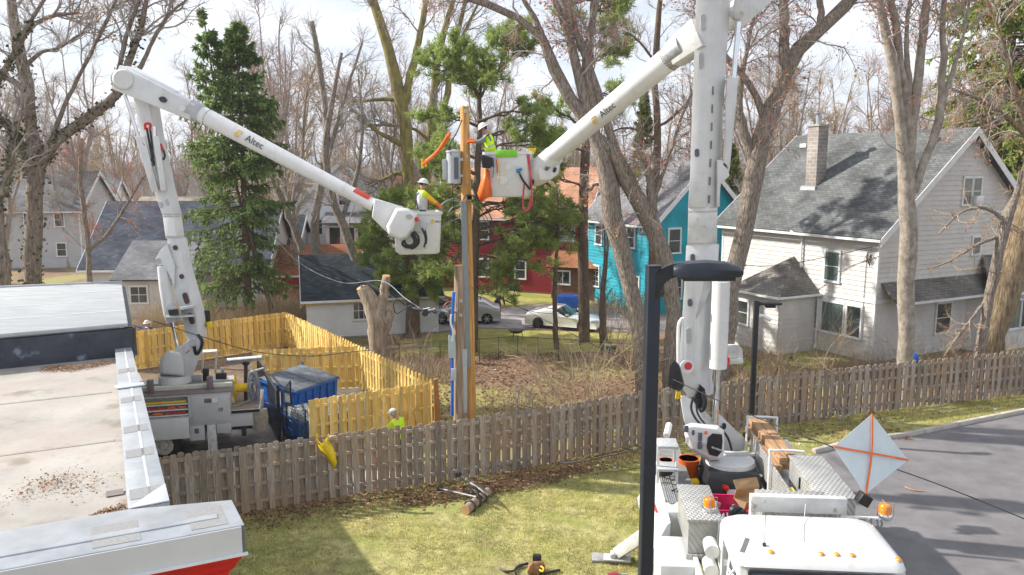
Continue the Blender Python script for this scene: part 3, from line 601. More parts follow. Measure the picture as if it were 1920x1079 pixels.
def spruce(name, label, base, Hh, prof, seed, m, nb=230, lean=(0, 0), trunk_r=.25, z0=.12, tops=None, group=None, dens=1.0, droop=.35, spray=.26, gap=0):
    """prof(t, azimuth)-> radius at relative height t"""
    rg = np.random.default_rng(seed); t = thing(name, base, label, 'tree', group); b = np.array(base)
    parts = []; Ps = []
    for dx, hh, fr in (tops or [(0, Hh, 1)]):
        p = np.linspace(0, 1, 14)[:, None]*np.array([[lean[0]+dx, lean[1], hh]]); p[:, 0] -= dx*(1-np.clip(np.linspace(0, 1, 14)*1.6, 0, 1)); p += b; q = np.linspace(trunk_r*fr, .03, 14); parts.append(tubes_np(p[None], q[None], 10)); Ps.append((p, hh, fr))
    V, Fq = merge(parts); npmesh('trunk', V, Fq, bark_con, t)
    st = []; dd = []; LL = []
    for i in range(nb):
        p, hh, fr = Ps[i % len(Ps)] if i % 3 == 0 else Ps[0]
        u = z0+(1-z0)*rg.random()**.9; az = rg.random()*2*math.pi; Rmax = prof(u*hh/Hh, az)*(.75+.35*rg.random())
        if rg.random() < gap*(.5+.5*math.sin(u*40)): continue
        c = np.array([np.interp(u, np.linspace(0, 1, 14), p[:, k]) for k in range(3)]); st.append(c); el = -.15+.75*u**2; dd.append((math.cos(az)*math.cos(el), math.sin(az)*math.cos(el), math.sin(el))); LL.append(Rmax)
    st = np.array(st); d = unit(np.array(dd)); LL = np.array(LL); K = 9; Q = np.empty((len(st), K, 3)); Q[:, 0] = st
    for k in range(1, K):
        d = unit(d+rg.normal(size=d.shape)*.06+UP*(-droop*.16 if k < 6 else .10)); Q[:, k] = Q[:, k-1]+d*(LL/(K-1))[:, None]
    Rn = np.linspace(1, .2, K)[None]*(.012+.009*LL)[:, None]
    n2 = int(11*dens); P2, R2 = children(Q, Rn, n2, (.35, .85), (.6, 1.1), .012, .005, rg, 6, .12, -.05, .12, .55, droop=.5, flat=.35)
    sc = np.repeat(np.clip(LL/2.2, .35, 1.3), n2); P2 = P2[:, :1]+(P2-P2[:, :1])*sc[:, None, None]
    V, Fq = merge([tubes_np(Q, Rn, 5), tubes_np(P2, R2, 3)]); cr = npmesh('crown', V, Fq, bark_con, t)
    # needle sprays hung along the branchlets and the branch itself
    def sprays(PP, per, size):
        N, K_, _ = PP.shape; f = rg.random((N, per))*(K_-1); i = np.minimum(f.astype(int), K_-2); w_ = (f-i)[..., None]; ii = np.arange(N)[:, None]
        A = PP[ii, i]; B = PP[ii, i+1]; C = (A+(B-A)*w_).reshape(-1, 3); T = unit(B-A).reshape(-1, 3)
        dr = unit(T+rg.normal(size=T.shape)*.55-UP*.35); sd_ = unit(np.cross(dr, rg.normal(size=T.shape))); s = size*(.6+.8*rg.random(len(C)))[:, None]
        V = np.stack([C-sd_*s*.10, C+sd_*s*.10, C+dr*s*.7+sd_*s*.08, C+dr*s, C+dr*s*.7-sd_*s*.08], 1)
        V = V[:, [0, 1, 2, 4]]; return V.reshape(-1, 3), np.arange(4*len(C)).reshape(-1, 4)
    V, Fq = merge([sprays(P2, int(15*dens), spray), sprays(Q[:, 2:], int(22*dens), spray*1.1)])
    npmesh('needles', V, Fq, m, t, smooth=False)
    return t
def pine(name, label, base, Hh, limbs, seed, m, trunk, tuft=.16, per=12, n1=6, L1=(.8, 1.8), n2=5, spread=.3):
    """open pine: traced trunk, limbs given as (start, end, thickness) world points"""
    rg = np.random.default_rng(seed); t = thing(name, base, label, 'tree')
    p, q = resample(*trunk, K=16); V, Fq = tubes_np(p[None], q[None], 10); npmesh('trunk', V, Fq, bark_con, t)
    P = []; Rr = []
    for a, b, th in limbs:
        a = np.array(a); b = np.array(b); u = np.linspace(0, 1, 9)[:, None]; l = np.linalg.norm(b-a); c = a+(b-a)*u; c[:, 2] += .1*l*np.sin(u[:, 0]*3.1); c += rg.normal(size=c.shape)*.05; P.append(c); Rr.append(np.linspace(th, th*.3, 9))
    P = np.array(P); Rr = np.array(Rr)
    P1, R1 = children(P, Rr, n1, L1, (.5, 1.1), .03, .012, rg, 7, .15, .05, .3, .4, flat=.5)
    P2, R2 = children(P1, R1, n2, (.3, .7), (.4, .9), .012, .006, rg, 5, .2, .1, .25, .3, flat=.6)
    V, Fq = merge([tubes_np(P, Rr, 6), tubes_np(P1, R1, 4), tubes_np(P2, R2, 3)]); npmesh('crown', V, Fq, bark_con, t)
    allp = np.concatenate([P2[:, 2:].reshape(-1, 3), P1[:, 4:].reshape(-1, 3)]); n = len(allp)
    C = np.repeat(allp, per, 0); d = unit(rg.normal(size=C.shape)+UP*.5); sd_ = unit(np.cross(d, rg.normal(size=C.shape))); s = tuft*(.7+.6*rg.random(len(C)))[:, None]
    V = np.stack([C-sd_*s*.04, C+sd_*s*.04, C+d*s+sd_*s*.06, C+d*s-sd_*s*.06], 1).reshape(-1, 3)
    npmesh('needles', V, np.arange(len(V)).reshape(-1, 4), m, t, smooth=False)
    return t
ivy_m = leafmat('ivy_leaves', (.035, .05, .015), (.14, .12, .05), .15)
# ------------------------------------------------------------------ traced bare trees
D = 29.5
L = lambda pts, Y=D: pathpx(pts, Y, 1)
bare_tree('maple_tree', 'large split trunk maple right of the new pole, forked low with rough bark', gp(1240, 745), [
    L([(1222, 800, 38.7), (1212, 740, 31.7), (1205, 660, 27.3), (1190, 580, 29.0), (1170, 490, 31.7), (1150, 410, 37.0), (1140, 350, 35.2), (1122, 262, 22.0), (1087, 217, 21.1), (1063, 177, 22.9), (1043, 143, 22.9), (1027, 100, 17.6), (1008, 57, 14.1), (977, 37, 13.2), (933, 13, 13.2), (860, -8, 12.3), (800, -40, 7.9)]),
    L([(1262, 800, 38.7), (1258, 730, 31.7), (1262, 650, 30.8), (1262, 560, 29.9), (1240, 470, 31.7), (1210, 400, 33.4), (1172, 340, 29.9), (1150, 285, 26.4), (1105, 250, 22.9), (1100, 200, 21.1), (1087, 150, 19.4), (1073, 97, 17.6), (1060, 50, 14.1), (1030, -20, 10.6), (1000, -90, 6.2)]),
    L([(1172, 345, 21.1), (1150, 270, 17.6), (1128, 200, 15.8), (1107, 133, 15.0), (1083, 67, 13.2), (1060, 5, 11.4), (1040, -60, 6.2)]),
    L([(1140, 345, 17.6), (1118, 270, 19.4), (1108, 190, 19.4), (1100, 120, 17.6), (1108, 50, 14.1), (1122, -10, 11.4), (1135, -90, 6.2)]),
    L([(1020, 82, 12.3), (1005, 40, 10.6), (985, 5, 8.8), (965, -40, 5.3)]),
    L([(1245, 500, 19.4), (1232, 440, 19.4), (1222, 390, 19.4), (1218, 330, 14.1), (1205, 300, 10.6)]),
    L([(1205, 420, 12.3), (1235, 350, 7.9), (1262, 270, 6.2), (1290, 190, 4.4), (1330, 120, 2.6)]),
], seed=11, l1=(11, (1.0, 3.4)), l2=(9, (.5, 1.7)), l3=(7, (.25, .8)), buds=3200, r=(.035, .014, .006), t0=.45, twigm=twig, droop=.35, trop=.12, leafn=360)
bare_tree('maple_tree', 'thick maple behind the tall lift mast, bending right before the grey shingle roof', gp(1345, 780), [
    L([(1335, 815, 42.3), (1345, 730, 36.8), (1358, 640, 35.0), (1375, 520, 35.0), (1395, 420, 35.0), (1408, 350, 35.0), (1425, 270, 33.1), (1448, 200, 33.1), (1470, 140, 31.3), (1500, 90, 25.8), (1545, 50, 23.0), (1580, 15, 22.1), (1615, -20, 16.6), (1660, -90, 11.0)]),
    L([(1468, 150, 22.1), (1470, 110, 20.2), (1470, 50, 17.5), (1470, 0, 15.6), (1472, -70, 10.1)]),
    L([(1432, 225, 14.7), (1415, 175, 12.9), (1390, 140, 12.0), (1362, 110, 11.0), (1340, 75, 7.4), (1310, 20, 4.6)]),
    L([(1412, 300, 20.2), (1395, 240, 15.6), (1385, 190, 13.8), (1395, 120, 8.3), (1410, 50, 5.5), (1420, -20, 3.7)]),
    L([(1535, 58, 14.7), (1540, 20, 12.0), (1530, -20, 10.1), (1525, -80, 5.5)]),
], seed=12, l1=(13, (1.2, 3.6)), l2=(10, (.6, 1.8)), l3=(8, (.3, .9)), buds=2600, r=(.03, .013, .007), t0=.5, droop=.3, leafn=300)
D7 = 31.5
bare_tree('maple_tree', 'pale barked multi stem maple standing right in front of the grey siding house', gp(1698, 760), [
    L([(1698, 765, 34), (1698, 690, 28), (1697, 600, 28), (1700, 500, 29), (1702, 420, 30), (1700, 345, 30), (1694, 290, 20), (1684, 200, 20), (1672, 110, 18), (1660, 50, 15), (1645, -10, 12), (1635, -80, 7)], D7),
    L([(1705, 350, 18), (1708, 280, 15), (1700, 200, 15), (1688, 110, 13), (1678, 40, 13), (1665, -20, 11), (1660, -70, 7)], D7),
    L([(1702, 345, 20), (1708, 260, 19), (1718, 180, 17), (1727, 100, 15), (1735, 30, 14), (1740, -40, 10), (1745, -100, 6)], D7),
    L([(1712, 360, 16), (1735, 300, 15), (1755, 245, 15), (1765, 180, 13), (1768, 110, 12), (1768, 40, 10), (1775, -50, 6)], D7),
    L([(1700, 240, 12), (1705, 170, 10), (1700, 100, 9), (1702, 30, 7), (1715, -40, 5)], D7),
    L([(1758, 240, 9), (1778, 160, 8), (1800, 90, 7), (1815, 20, 5), (1830, -50, 3)], D7),
], seed=13, l1=(9, (1, 3.2)), l2=(8, (.5, 1.6)), l3=(7, (.3, .8)), buds=2400, r=(.028, .012, .007), t0=.55, barkm=mat('bark_pale', (.2, .17, .135), .95, .1, 4, bump=.02, bscale=12, stretch=(1, 1, .8), col2=(.40, .35, .29), detail=8), leafn=500)
D8 = 34.2
bare_tree('leaning_tree', 'big rough brown trunk leaning right over the fence at the right edge', gp(1845, 735), [
    L([(1843, 750, 60), (1858, 650, 54), (1880, 560, 50), (1905, 470, 48), (1928, 380, 44), (1950, 280, 38), (1975, 150, 30), (1990, 0, 20)], D8),
    L([(1940, 330, 18), (1925, 240, 12), (1900, 160, 9), (1880, 80, 6), (1850, 0, 4)], D8),
    L([(1950, 280, 16), (1900, 230, 10), (1840, 190, 7), (1780, 165, 4)], D8),
], seed=14, l1=(20, (1.4, 4.2)), l2=(8, (.5, 1.5)), l3=(6, (.25, .7)), buds=1600, r=(.03, .012, .007), t0=.3, barkm=mat('bark_ridged', (.12, .085, .05), .95, .1, 4, bump=.06, bscale=6, stretch=(3, 3, .5), col2=(.34, .26, .16), detail=9), droop=.6, leafn=500)
bare_tree('small_tree', 'slender knobbly tree just left of the big leaning trunk in front of the bay window', gp(1825, 745), [
    L([(1828, 745, 26), (1834, 680, 20), (1840, 640, 19), (1850, 580, 17), (1862, 520, 18), (1872, 470, 18), (1882, 430, 24), (1893, 395, 18), (1905, 365, 10), (1915, 320, 7)], 33.4),
    L([(1882, 430, 8), (1872, 405, 7), (1840, 390, 6), (1800, 400, 4), (1760, 440, 3)], 33.4), L([(1870, 445, 8), (1830, 460, 6), (1780, 490, 4), (1740, 505, 2)], 33.4), L([(1852, 560, 8), (1820, 600, 5), (1790, 640, 4), (1770, 670, 3)], 33.4),
], seed=15, l1=(7, (.6, 1.6)), l2=(6, (.3, .9)), l3=(5, (.2, .5)), r=(.022, .01, .006), t0=.3, twigm=twig_tan)
D3 = 54
bare_tree('mossy_tree', 'tall tree with yellow green moss on its trunk, behind the worker in the left bucket', gp(770, 700), [
    L([(778, 700, 30), (773, 600, 26), (768, 480, 24), (765, 400, 24), (764, 320, 23), (760, 250, 22), (755, 200, 25), (740, 140, 20), (722, 80, 18), (705, 20, 16), (690, -40, 11)], D3),
    L([(756, 200, 16), (768, 150, 14), (780, 100, 13), (790, 50, 11), (800, 0, 9), (812, -60, 5)], D3),
    L([(762, 275, 12), (735, 262, 9), (705, 245, 7), (680, 225, 6), (655, 200, 4)], D3), L([(758, 190, 9), (720, 186, 7), (665, 190, 5), (620, 180, 3)], D3), L([(766, 330, 10), (745, 325, 8), (715, 338, 6), (690, 345, 4)], D3),
], seed=16, barkm=bark_moss, l1=(10, (1.6, 5)), l2=(8, (.9, 2.4)), l3=(6, (.4, 1.2)), r=(.05, .022, .011), t0=.5, leafn=2600)
bare_tree('mossy_tree', 'twin stem mossy tree behind the transformer, leaning up to the right', gp(800, 690), [
    L([(796, 690, 24), (797, 500, 20), (798, 400, 19), (800, 320, 18), (808, 240, 16), (813, 180, 15), (820, 120, 13), (832, 60, 11), (850, 0, 9), (870, -60, 5)], 55),
    L([(800, 330, 14), (820, 250, 12), (838, 180, 11), (850, 110, 10), (862, 50, 8), (875, -10, 6)], 55),
    L([(812, 170, 8), (845, 120, 7), (868, 70, 6), (890, 20, 4), (920, -40, 3)], 55), L([(805, 265, 7), (770, 240, 5), (830, 155, 5)][:2]+[(700, 235, 3)], 55),
], seed=17, barkm=bark_moss, l1=(10, (1.6, 5)), l2=(8, (.9, 2.4)), l3=(6, (.4, 1.2)), r=(.05, .022, .011), t0=.5)
D1 = 34
bare_tree('ivy_tree', 'massive crooked dark tree with ivy on its trunk near the left edge', gp(60, 650), [
    L([(66, 640, 37.7), (62, 540, 31.2), (60, 470, 27.9), (64, 400, 27.9), (68, 320, 26.2), (62, 260, 22.1), (52, 190, 19.7), (42, 120, 21.3), (30, 60, 18.0), (22, 0, 14.8), (15, -60, 9.8)], D1),
    L([(72, 310, 23.0), (100, 270, 20.5), (140, 240, 19.7), (185, 205, 18.0), (215, 180, 17.2), (240, 120, 12.3), (262, 60, 10.7), (275, 0, 8.2), (290, -60, 4.1)], D1),
    L([(60, 330, 21.3), (40, 270, 16.4), (10, 230, 13.1), (-30, 200, 9.8)], D1), L([(52, 180, 13.1), (30, 155, 11.5), (5, 145, 9.0), (-30, 160, 6.6)], D1),
    L([(95, 270, 9.8), (120, 200, 8.2), (160, 120, 6.6), (200, 40, 5.7), (225, -20, 4.1)], D1), L([(36, 80, 11.5), (60, 50, 9.0), (100, 30, 6.6), (150, 25, 4.1)], D1),
    L([(215, 180, 9.8), (225, 120, 9.0), (240, 60, 7.4), (262, 0, 5.7)], D1), L([(262, 130, 8.2), (290, 70, 6.6), (315, 30, 5.7), (350, 0, 3.3)], D1), L([(45, 130, 8.2), (75, 100, 6.6), (110, 90, 4.9), (160, 60, 3.3)], D1),
], seed=18, barkm=bark_ivy, l1=(9, (1.2, 3.6)), l2=(8, (.6, 1.6)), l3=(6, (.3, .8)), r=(.045, .016, .008), t0=.45, trunk_sides=14, leafn=1000, ivy=1500)
bare_tree('ivy_tree', 'dark ivy covered trunk cut by the left edge of the view', gp(0, 650), [L([(8, 640, 44), (2, 530, 40), (-10, 420, 36), (-24, 300, 32), (-35, 150, 30), (-30, 0, 18)], 32), L([(-15, 400, 20), (15, 330, 14), (28, 250, 9), (50, 190, 6)], 32), L([(-30, 200, 16), (10, 130, 11), (45, 60, 8), (90, -10, 5)], 32)], seed=19, barkm=bark_ivy, twigm=twig, l1=(9, (1, 3)), r=(.04, .016, .008), trunk_sides=14, ivy=900)
bare_tree('small_tree', 'thin brown stemmed tree beside the left grey roofed house', gp(170, 600), [L([(172, 610, 12), (168, 520, 10), (165, 450, 9), (158, 400, 9), (150, 330, 8), (155, 260, 6)], 38), L([(165, 470, 8), (200, 440, 6), (240, 380, 5), (270, 330, 3)], 38)], seed=20, twigm=twig_red, l1=(10, (1, 3)), l2=(8, (.5, 1.4)), r=(.025, .012, .007), buds=900)
bare_tree('leaning_tree', 'bare tree with a slanting forked trunk beyond the rust coloured roof', gp(590, 640), [L([(610, 640, 22), (596, 520, 19), (590, 420, 17), (605, 330, 15), (612, 230, 12), (600, 130, 10), (585, 40, 7)], 50), L([(568, 470, 14), (545, 410, 13), (520, 355, 12), (500, 310, 10), (480, 250, 7)], 50), L([(600, 350, 10), (625, 260, 8), (650, 170, 6), (680, 80, 4)], 50)], seed=21, l1=(9, (1.5, 4)), l2=(8, (.8, 2)), l3=(6, (.4, 1)), r=(.05, .02, .01), barkm=bark)
bare_tree('leaning_tree', 'bare tree leaning left between the white houses and the left bucket boom', gp(660, 640), [L([(690, 640, 20), (672, 520, 17), (650, 440, 16), (625, 380, 14), (610, 300, 12), (622, 200, 9), (640, 100, 6)], 46), L([(640, 415, 9), (668, 330, 8), (680, 240, 6), (672, 150, 4)], 46)], seed=22, l1=(9, (1.5, 4)), l2=(8, (.8, 2)), l3=(6, (.4, 1)), r=(.045, .018, .009), barkm=bark)
bare_tree('dead_tree', 'dark slender tree with stubby broken branches, between the maple and the mast', gp(1228, 690), [L([(1225, 690, 18), (1222, 560, 16), (1224, 420, 15), (1229, 330, 14), (1232, 230, 13), (1228, 140, 12), (1233, 60, 11), (1240, -20, 8), (1245, -80, 5)], 38), L([(1228, 240, 6), (1255, 225, 5), (1290, 190, 4), (1310, 150, 3)], 38), L([(1230, 120, 5), (1200, 80, 4), (1175, 60, 3)], 38), L([(1226, 260, 6), (1180, 240, 4), (1140, 250, 3)], 38)], seed=23, l1=(14, (.8, 2.4)), l2=(6, (.4, 1.1)), l3=(4, (.2, .5)), r=(.025, .011, .006), ang=(1.1, 1.6), t0=.25, barkm=bark_con)
# ------------------------------------------------------------------ conifers
def prof_s1(t, az):
    r = np.interp(t, [0, .12, .2, .35, .5, .62, .75, .88, 1], [2.0, 3.0, 3.5, 3.5, 2.7, 2.7, 1.8, .9, .1]); c = math.cos(az)
    if t < .42: return r*(1.15 if c < 0 else .55)
    return r*(1.0 if c < .0 else .95)
sb = gp(474, 602); sb = pt(474, 640, 44); sb.z = 0
spruce('spruce_tree', 'dark green spruce with two ragged tops beside the left bucket truck', (sb.x, sb.y, 0), 17.6, prof_s1, 31, spruce_m, nb=340, lean=(-.3, 0), trunk_r=.27, z0=.15, tops=[(.2, 16.9, 1), (-1.5, 17.6, .5)], dens=1.0, spray=.27, gap=.35)
b2 = pt(1838, 600, 47); spruce('spruce_tree', 'tall spruce with hanging branches behind the grey siding house at the right', (b2.x+.5, b2.y, 0), 24, lambda t, az: np.interp(t, [0, .2, .5, .8, 1], [4.6, 5.6, 5.0, 3.8, .3]), 32, leafmat('spruce_needles_light', (.17, .23, .05), (.42, .48, .10), .5), nb=560, trunk_r=.35, z0=.1, dens=1.1, spray=.30, gap=.35, droop=.8)
# central white pine
Yp = 40
def PW(x, y, dy=0): return tuple(pt(x, y, Yp+dy))
tr = ([PW(888, 680), PW(889, 520), PW(893, 400), PW(896, 300), PW(900, 240), PW(899, 185)], [.25, .22, .19, .16, .12, .09])
lm = []
for a, b in [((899, 185), (860, 140)), ((899, 185), (935, 130)), ((899, 190), (880, 150)), ((860, 140), (800, 115)), ((870, 150), (840, 95)), ((930, 140), (985, 95)), ((935, 135), (960, 60)), ((900, 180), (905, 100)), ((900, 230), (1010, 215)), ((900, 240), (810, 215)), ((900, 260), (1040, 260)), ((897, 290), (1060, 280)), ((897, 300), (820, 290)), ((895, 330), (780, 310)), ((895, 345), (1000, 330)),
             ((895, 380), (770, 385)), ((895, 390), (1060, 395)), ((895, 420), (740, 430)), ((895, 430), (1085, 425)), ((893, 460), (760, 480)), ((893, 460), (1050, 470)), ((893, 480), (780, 530)), ((893, 485), (1010, 500)), ((893, 500), (960, 540)), ((893, 410), (980, 380)), ((893, 440), (830, 400)), ((893, 450), (1000, 440)), ((893, 480), (930, 500)), ((893, 350), (850, 350))]:
    for dy in (random.uniform(-1.6, -.2), random.uniform(.2, 1.8)): lm.append((PW(*a), PW(b[0]+random.uniform(-8, 8), b[1]+random.uniform(-6, 8), dy), .07))
pb = Vector(PW(893, 680)); pine('pine_tree', 'open crowned white pine behind the new wooden pole', (pb.x, pb.y, 0), 12, lm, 41, pine_m, (tr[0]+[], tr[1]), per=15, tuft=.2, n1=7, n2=5)
Yp = 42.5; tr = ([PW(1096, 660), PW(1094, 520), PW(1093, 400), PW(1098, 280), PW(1105, 150), PW(1110, 20), PW(1112, -60)], [.33, .3, .27, .24, .18, .12, .07]); lm = []
for a, b in [((1110, 20), (1160, 40)), ((1110, 0), (1060, 20)), ((1110, -20), (1165, 80)), ((1110, 30), (1150, 0)), ((1100, 250), (1010, 200)), ((1098, 290), (1030, 270)), ((1096, 350), (1000, 345)), ((1096, 360), (1180, 340)), ((1095, 390), (1010, 400)), ((1095, 400), (980, 410)), ((1095, 440), (1000, 450)), ((1106, 120), (1160, 100)), ((1104, 180), (1170, 190)), ((1095, 420), (1050, 425))]:
    for dy in (random.uniform(-1.6, -.2), random.uniform(.2, 1.8)): lm.append((PW(*a), PW(b[0], b[1], dy), .06))
pb = Vector(PW(1096, 660)); pine('pine_tree', 'tall straight pine between the red house and the turquoise house', (pb.x, pb.y, 0), 18, lm, 42, pine_m, tr, per=13, tuft=.22)
Yp = 43.5; tr = ([PW(774, 640), PW(774, 560), PW(772, 480), PW(776, 420), PW(778, 370)], [.45, .36, .33, .25, .15]); lm = []
for a, b in [((773, 470), (690, 450)), ((774, 440), (700, 400)), ((776, 430), (840, 420)), ((774, 460), (850, 470)), ((773, 480), (730, 500)), ((773, 500), (830, 520)), ((776, 400), (740, 380)), ((775, 480), (700, 490)), ((773, 510), (820, 545)), ((773, 505), (735, 520))]:
    for dy in (random.uniform(-1.6, -.2), random.uniform(.2, 1.8)): lm.append((PW(*a), PW(b[0], b[1], dy), .06))
pb = Vector(PW(774, 640)); pine('pine_tree', 'thick trunked pine at the right end of the white garage', (pb.x, pb.y, 0), 8, lm, 43, pine_m, tr, per=15, tuft=.22)
# arborvitae clumps: dense narrow evergreens
for (x, y, Yd, hh, rr, lab) in ((708, 560, 50, 6.2, 1.3, 'dense rounded arborvitae beneath the left bucket'), (1198, 600, 63, 16.5, 1.3, 'tall yellowish evergreen rising behind the turquoise house roof'), (1360, 560, 60, 11, 1.8, 'far arborvitae beside the turquoise house')):
    b_ = pt(x, y, Yd); spruce('arborvitae', lab, (b_.x, b_.y, 0), hh, (lambda t, az, rr=rr: rr*np.interp(t, [0, .3, .7, 1], [.9, 1, .75, .1])), int(x), arbor_m, nb=210, trunk_r=.15, z0=.03, dens=1, spray=.24, droop=-.8)
# ------------------------------------------------------------------ background bare trees: six builds, copied
def yard_tree(seed, Hh, name='bare_tree', fork=3, tm=None):
    rg = random.Random(seed); b = Vector((0, 0, 0)); limbs = []
    z1 = Hh*rg.uniform(.15, .3); P = [b, Vector((rg.gauss(0, .15), rg.gauss(0, .15), z1))]; r0 = Hh*.0135
    top = []
    for k in range(fork+1):
        a = k*2*math.pi/(fork+1)+rg.random(); s = Hh*rg.uniform(.07, .16); P2 = [P[0]+Vector((0, 0, 0)), P[1]]
        for j in range(1, 5): u = j/4; P2.append(P[1]+Vector((math.cos(a)*s*u**.8+rg.gauss(0, .25), math.sin(a)*s*u**.8+rg.gauss(0, .25), (Hh-z1)*u*rg.uniform(.85, 1.0))))
        limbs.append((P2 if k == 0 else P2[1:], list(np.linspace(r0*(1 if k == 0 else .6), .035, len(P2 if k == 0 else P2[1:])))))
    return bare_tree(name, 'bare branched tree in the wood behind the houses', (0, 0, 0), limbs, seed, bark_far, tm or twig, (13, (Hh*.12, Hh*.26)), (8, (Hh*.05, Hh*.12)), (6, (Hh*.025, Hh*.06)), (.055, .026, .014), .12, 'bare trees behind the houses', ang=(.35, .95), trunk_sides=8, wob=.2)
protos = [yard_tree(100+i, h, fork=f, tm=[twig, twig_red, twig_tan][i % 3]) for i, (h, f) in enumerate([(17, 3), (20, 2), (15, 4), (18, 3), (22, 3), (16, 2)])]
rt = random.Random(5); spots = []
for i in range(100):
    band = i % 5
    Y = [rt.uniform(52, 66), rt.uniform(66, 85), rt.uniform(85, 115), rt.uniform(110, 150), rt.uniform(140, 210)][band]
    px = rt.uniform(-120, 2040)
    x = (px-960)/F*Y
    if band == 0 and (1080 < px < 1420 or 900 < px < 1100 or 150 < px < 460 or px > 1440): continue
    if band == 1 and px > 1440 and Y < 58: continue
    spots.append((x, Y))
for i in range(15): Y = rt.uniform(60, 85); spots.append(((rt.uniform(1380, 1980)-960)/F*Y, Y))
pc = 0
kinds = ['greyish', 'reddish', 'tan']
for i, (x, Y) in enumerate(spots):
    src = protos[i % 6]; o = src if i < 6 else copy_tree(src); sc = rt.uniform(.75, 1.15)*(1 if Y < 110 else .95); o.location = (x, Y, 0); o.rotation_euler.z = rt.uniform(0, 6.28); o.scale = (sc, sc, sc*rt.uniform(.9, 1.05))
# far wooded rise: nobody could count these
n = 15000; rf = np.random.default_rng(8); Y = rf.uniform(190, 420, n); X = (rf.uniform(-200, 2120, n)-960)/F*Y; hh = rf.uniform(7, 15, n)*(1+.15*np.sin(X*.05)); ww = rf.uniform(.04, .16, n)
ln = rf.normal(size=n)*1.6; B = np.stack([X, Y, 0*X-.2], 1); Tp = np.stack([X+ln, Y+rf.normal(size=n), hh], 1); dx = np.stack([ww, 0*ww, 0*ww], 1)
V = np.stack([B-dx, B+dx, Tp+dx*.3, Tp-dx*.3], 1).reshape(-1, 3)
tag(npmesh('far_wood', V, np.arange(4*n).reshape(-1, 4), mat('far_wood_stems', (.30, .275, .26), .95, .1, .05, col2=(.42, .385, .36), island=.2), smooth=False), 'distant leafless wood along the horizon', kind='stuff')
hm = mat('far_hill', (.16, .145, .135), .95, .1, .02, col2=(.24, .21, .19))
mb = MB(); rows = []
for Yh, z in ((440, -1), (520, 7), (650, 12), (900, 0)):
    rows.append([(x, Yh, z*(1+.3*math.sin(x*.008)+.2*math.sin(x*.021)) if z > 0 else z) for x in range(-900, 901, 60)])
fs = []; k = len(rows[0]); vs = [p for r in rows for p in r]
for i in range(3):
    for j in range(k-1): fs.append((i*k+j, i*k+j+1, (i+1)*k+j+1, (i+1)*k+j))
mb.add(vs, fs); tag(mb.build('hill', hm, smooth=True), kind='structure')
# ------------------------------------------------------------------ shrubs and brush
def stems(base, n, L_, r, rg, spread=.6, lean=.8, K=8, wob=.14, droop=0):
    a = rg.uniform(0, 6.283, n); st = np.stack([base[0]+rg.normal(size=n)*spread*.3, base[1]+rg.normal(size=n)*spread*.3, np.full(n, base[2])], 1)
    tl = rg.uniform(0, lean, n); d = np.stack([np.cos(a)*np.sin(tl), np.sin(a)*np.sin(tl), np.cos(tl)], 1); ll = L_*rg.uniform(.55, 1.1, n); Q = np.empty((n, K, 3)); Q[:, 0] = st
    for k in range(1, K): d = unit(d+rg.normal(size=d.shape)*wob-UP*droop*k/K); Q[:, k] = Q[:, k-1]+d*(ll/(K-1))[:, None]
    Rn = np.linspace(1, .25, K)[None]*np.full((n, 1), r); return Q, Rn
def shrub(name, label, base, n, L_, m, seed, r=.012, lean=.8, n1=6, n2=4, buds=0, bm_=None, spread=.6, cat='shrub', group=None, droop=.05):
    rg = np.random.default_rng(seed); t = thing(name, (base[0], base[1], 0), label, cat, group); Q, Rn = stems(base, n, L_, r, rg, spread, lean, droop=droop)
    P1, R1 = children(Q, Rn, n1, (L_*.2, L_*.45), (.4, .9), r*.6, r*.3, rg, 6, .2, .1, .2); V, Fq = merge([tubes_np(Q, Rn, 5), tubes_np(P1, R1, 3)])
    if n2: P2, R2 = children(P1, R1, n2, (L_*.08, L_*.2), (.4, .9), r*.4, r*.2, rg, 4, .2, .1, .2); V, Fq = merge([(V, Fq), tubes_np(P2, R2, 3)])
    o = npmesh('branches', V, Fq, m, t)
    if buds: k = rg.integers(0, len(P1), buds); j = rg.integers(1, 6, buds); Vb, Qb = quads(P1[k, j], np.full(buds, .05), .7, rng=rg); npmesh('leaves', Vb, Qb, bm_ or budm, o, smooth=False)
    return t
g_ = gp
shrub('bare_bush', 'pale arching bare bush in the yard just right of the new pole', g_(1085, 795), 13, 4.6, twig_tan, 1, .026, .95, 9, 5, spread=.35, droop=.18)
shrub('bare_bush', 'wide tangle of straw coloured stems left of the forked maple trunks', g_(1120, 745), 12, 3.4, twig_tan, 2, .018, 1.1, 7, 4, droop=.12)
shrub('bare_bush', 'upright grey suckers in front of the brown leaf patch behind the fence', g_(975, 770), 22, 1.5, twig, 3, .012, .35, 4, 0, spread=1.6)
shrub('bare_bush', 'reddish arching bush beside the cut tree stump', g_(800, 700), 14, 2.4, twig_red, 4, .016, .9, 6, 3)
shrub('bare_bush', 'dry brush heap at the foot of the pine by the garage', g_(745, 668), 40, 1.7, twig_tan, 5, .012, 1.2, 6, 3, spread=2.2)
shrub('bare_bush', 'low bare bush in front of the hipped porch wall of the grey house', g_(1440, 700), 26, 2.6, twig_tan, 6, .012, .8, 7, 4, spread=2.0)
shrub('bare_bush', 'sparse tall bush with forked stems under the triple window', g_(1540, 706), 9, 4.2, twig_tan, 7, .02, .7, 7, 4)
shrub('bare_bush', 'dense straw coloured bush at the front corner of the grey house', g_(1600, 705), 34, 2.0, twig_tan, 8, .010, .9, 7, 4, spread=1.6)
shrub('bare_bush', 'dark stemmed bush behind the fence left of the multi stem maple', g_(1660, 712), 12, 3.0, twig, 9, .016, .8, 7, 4)
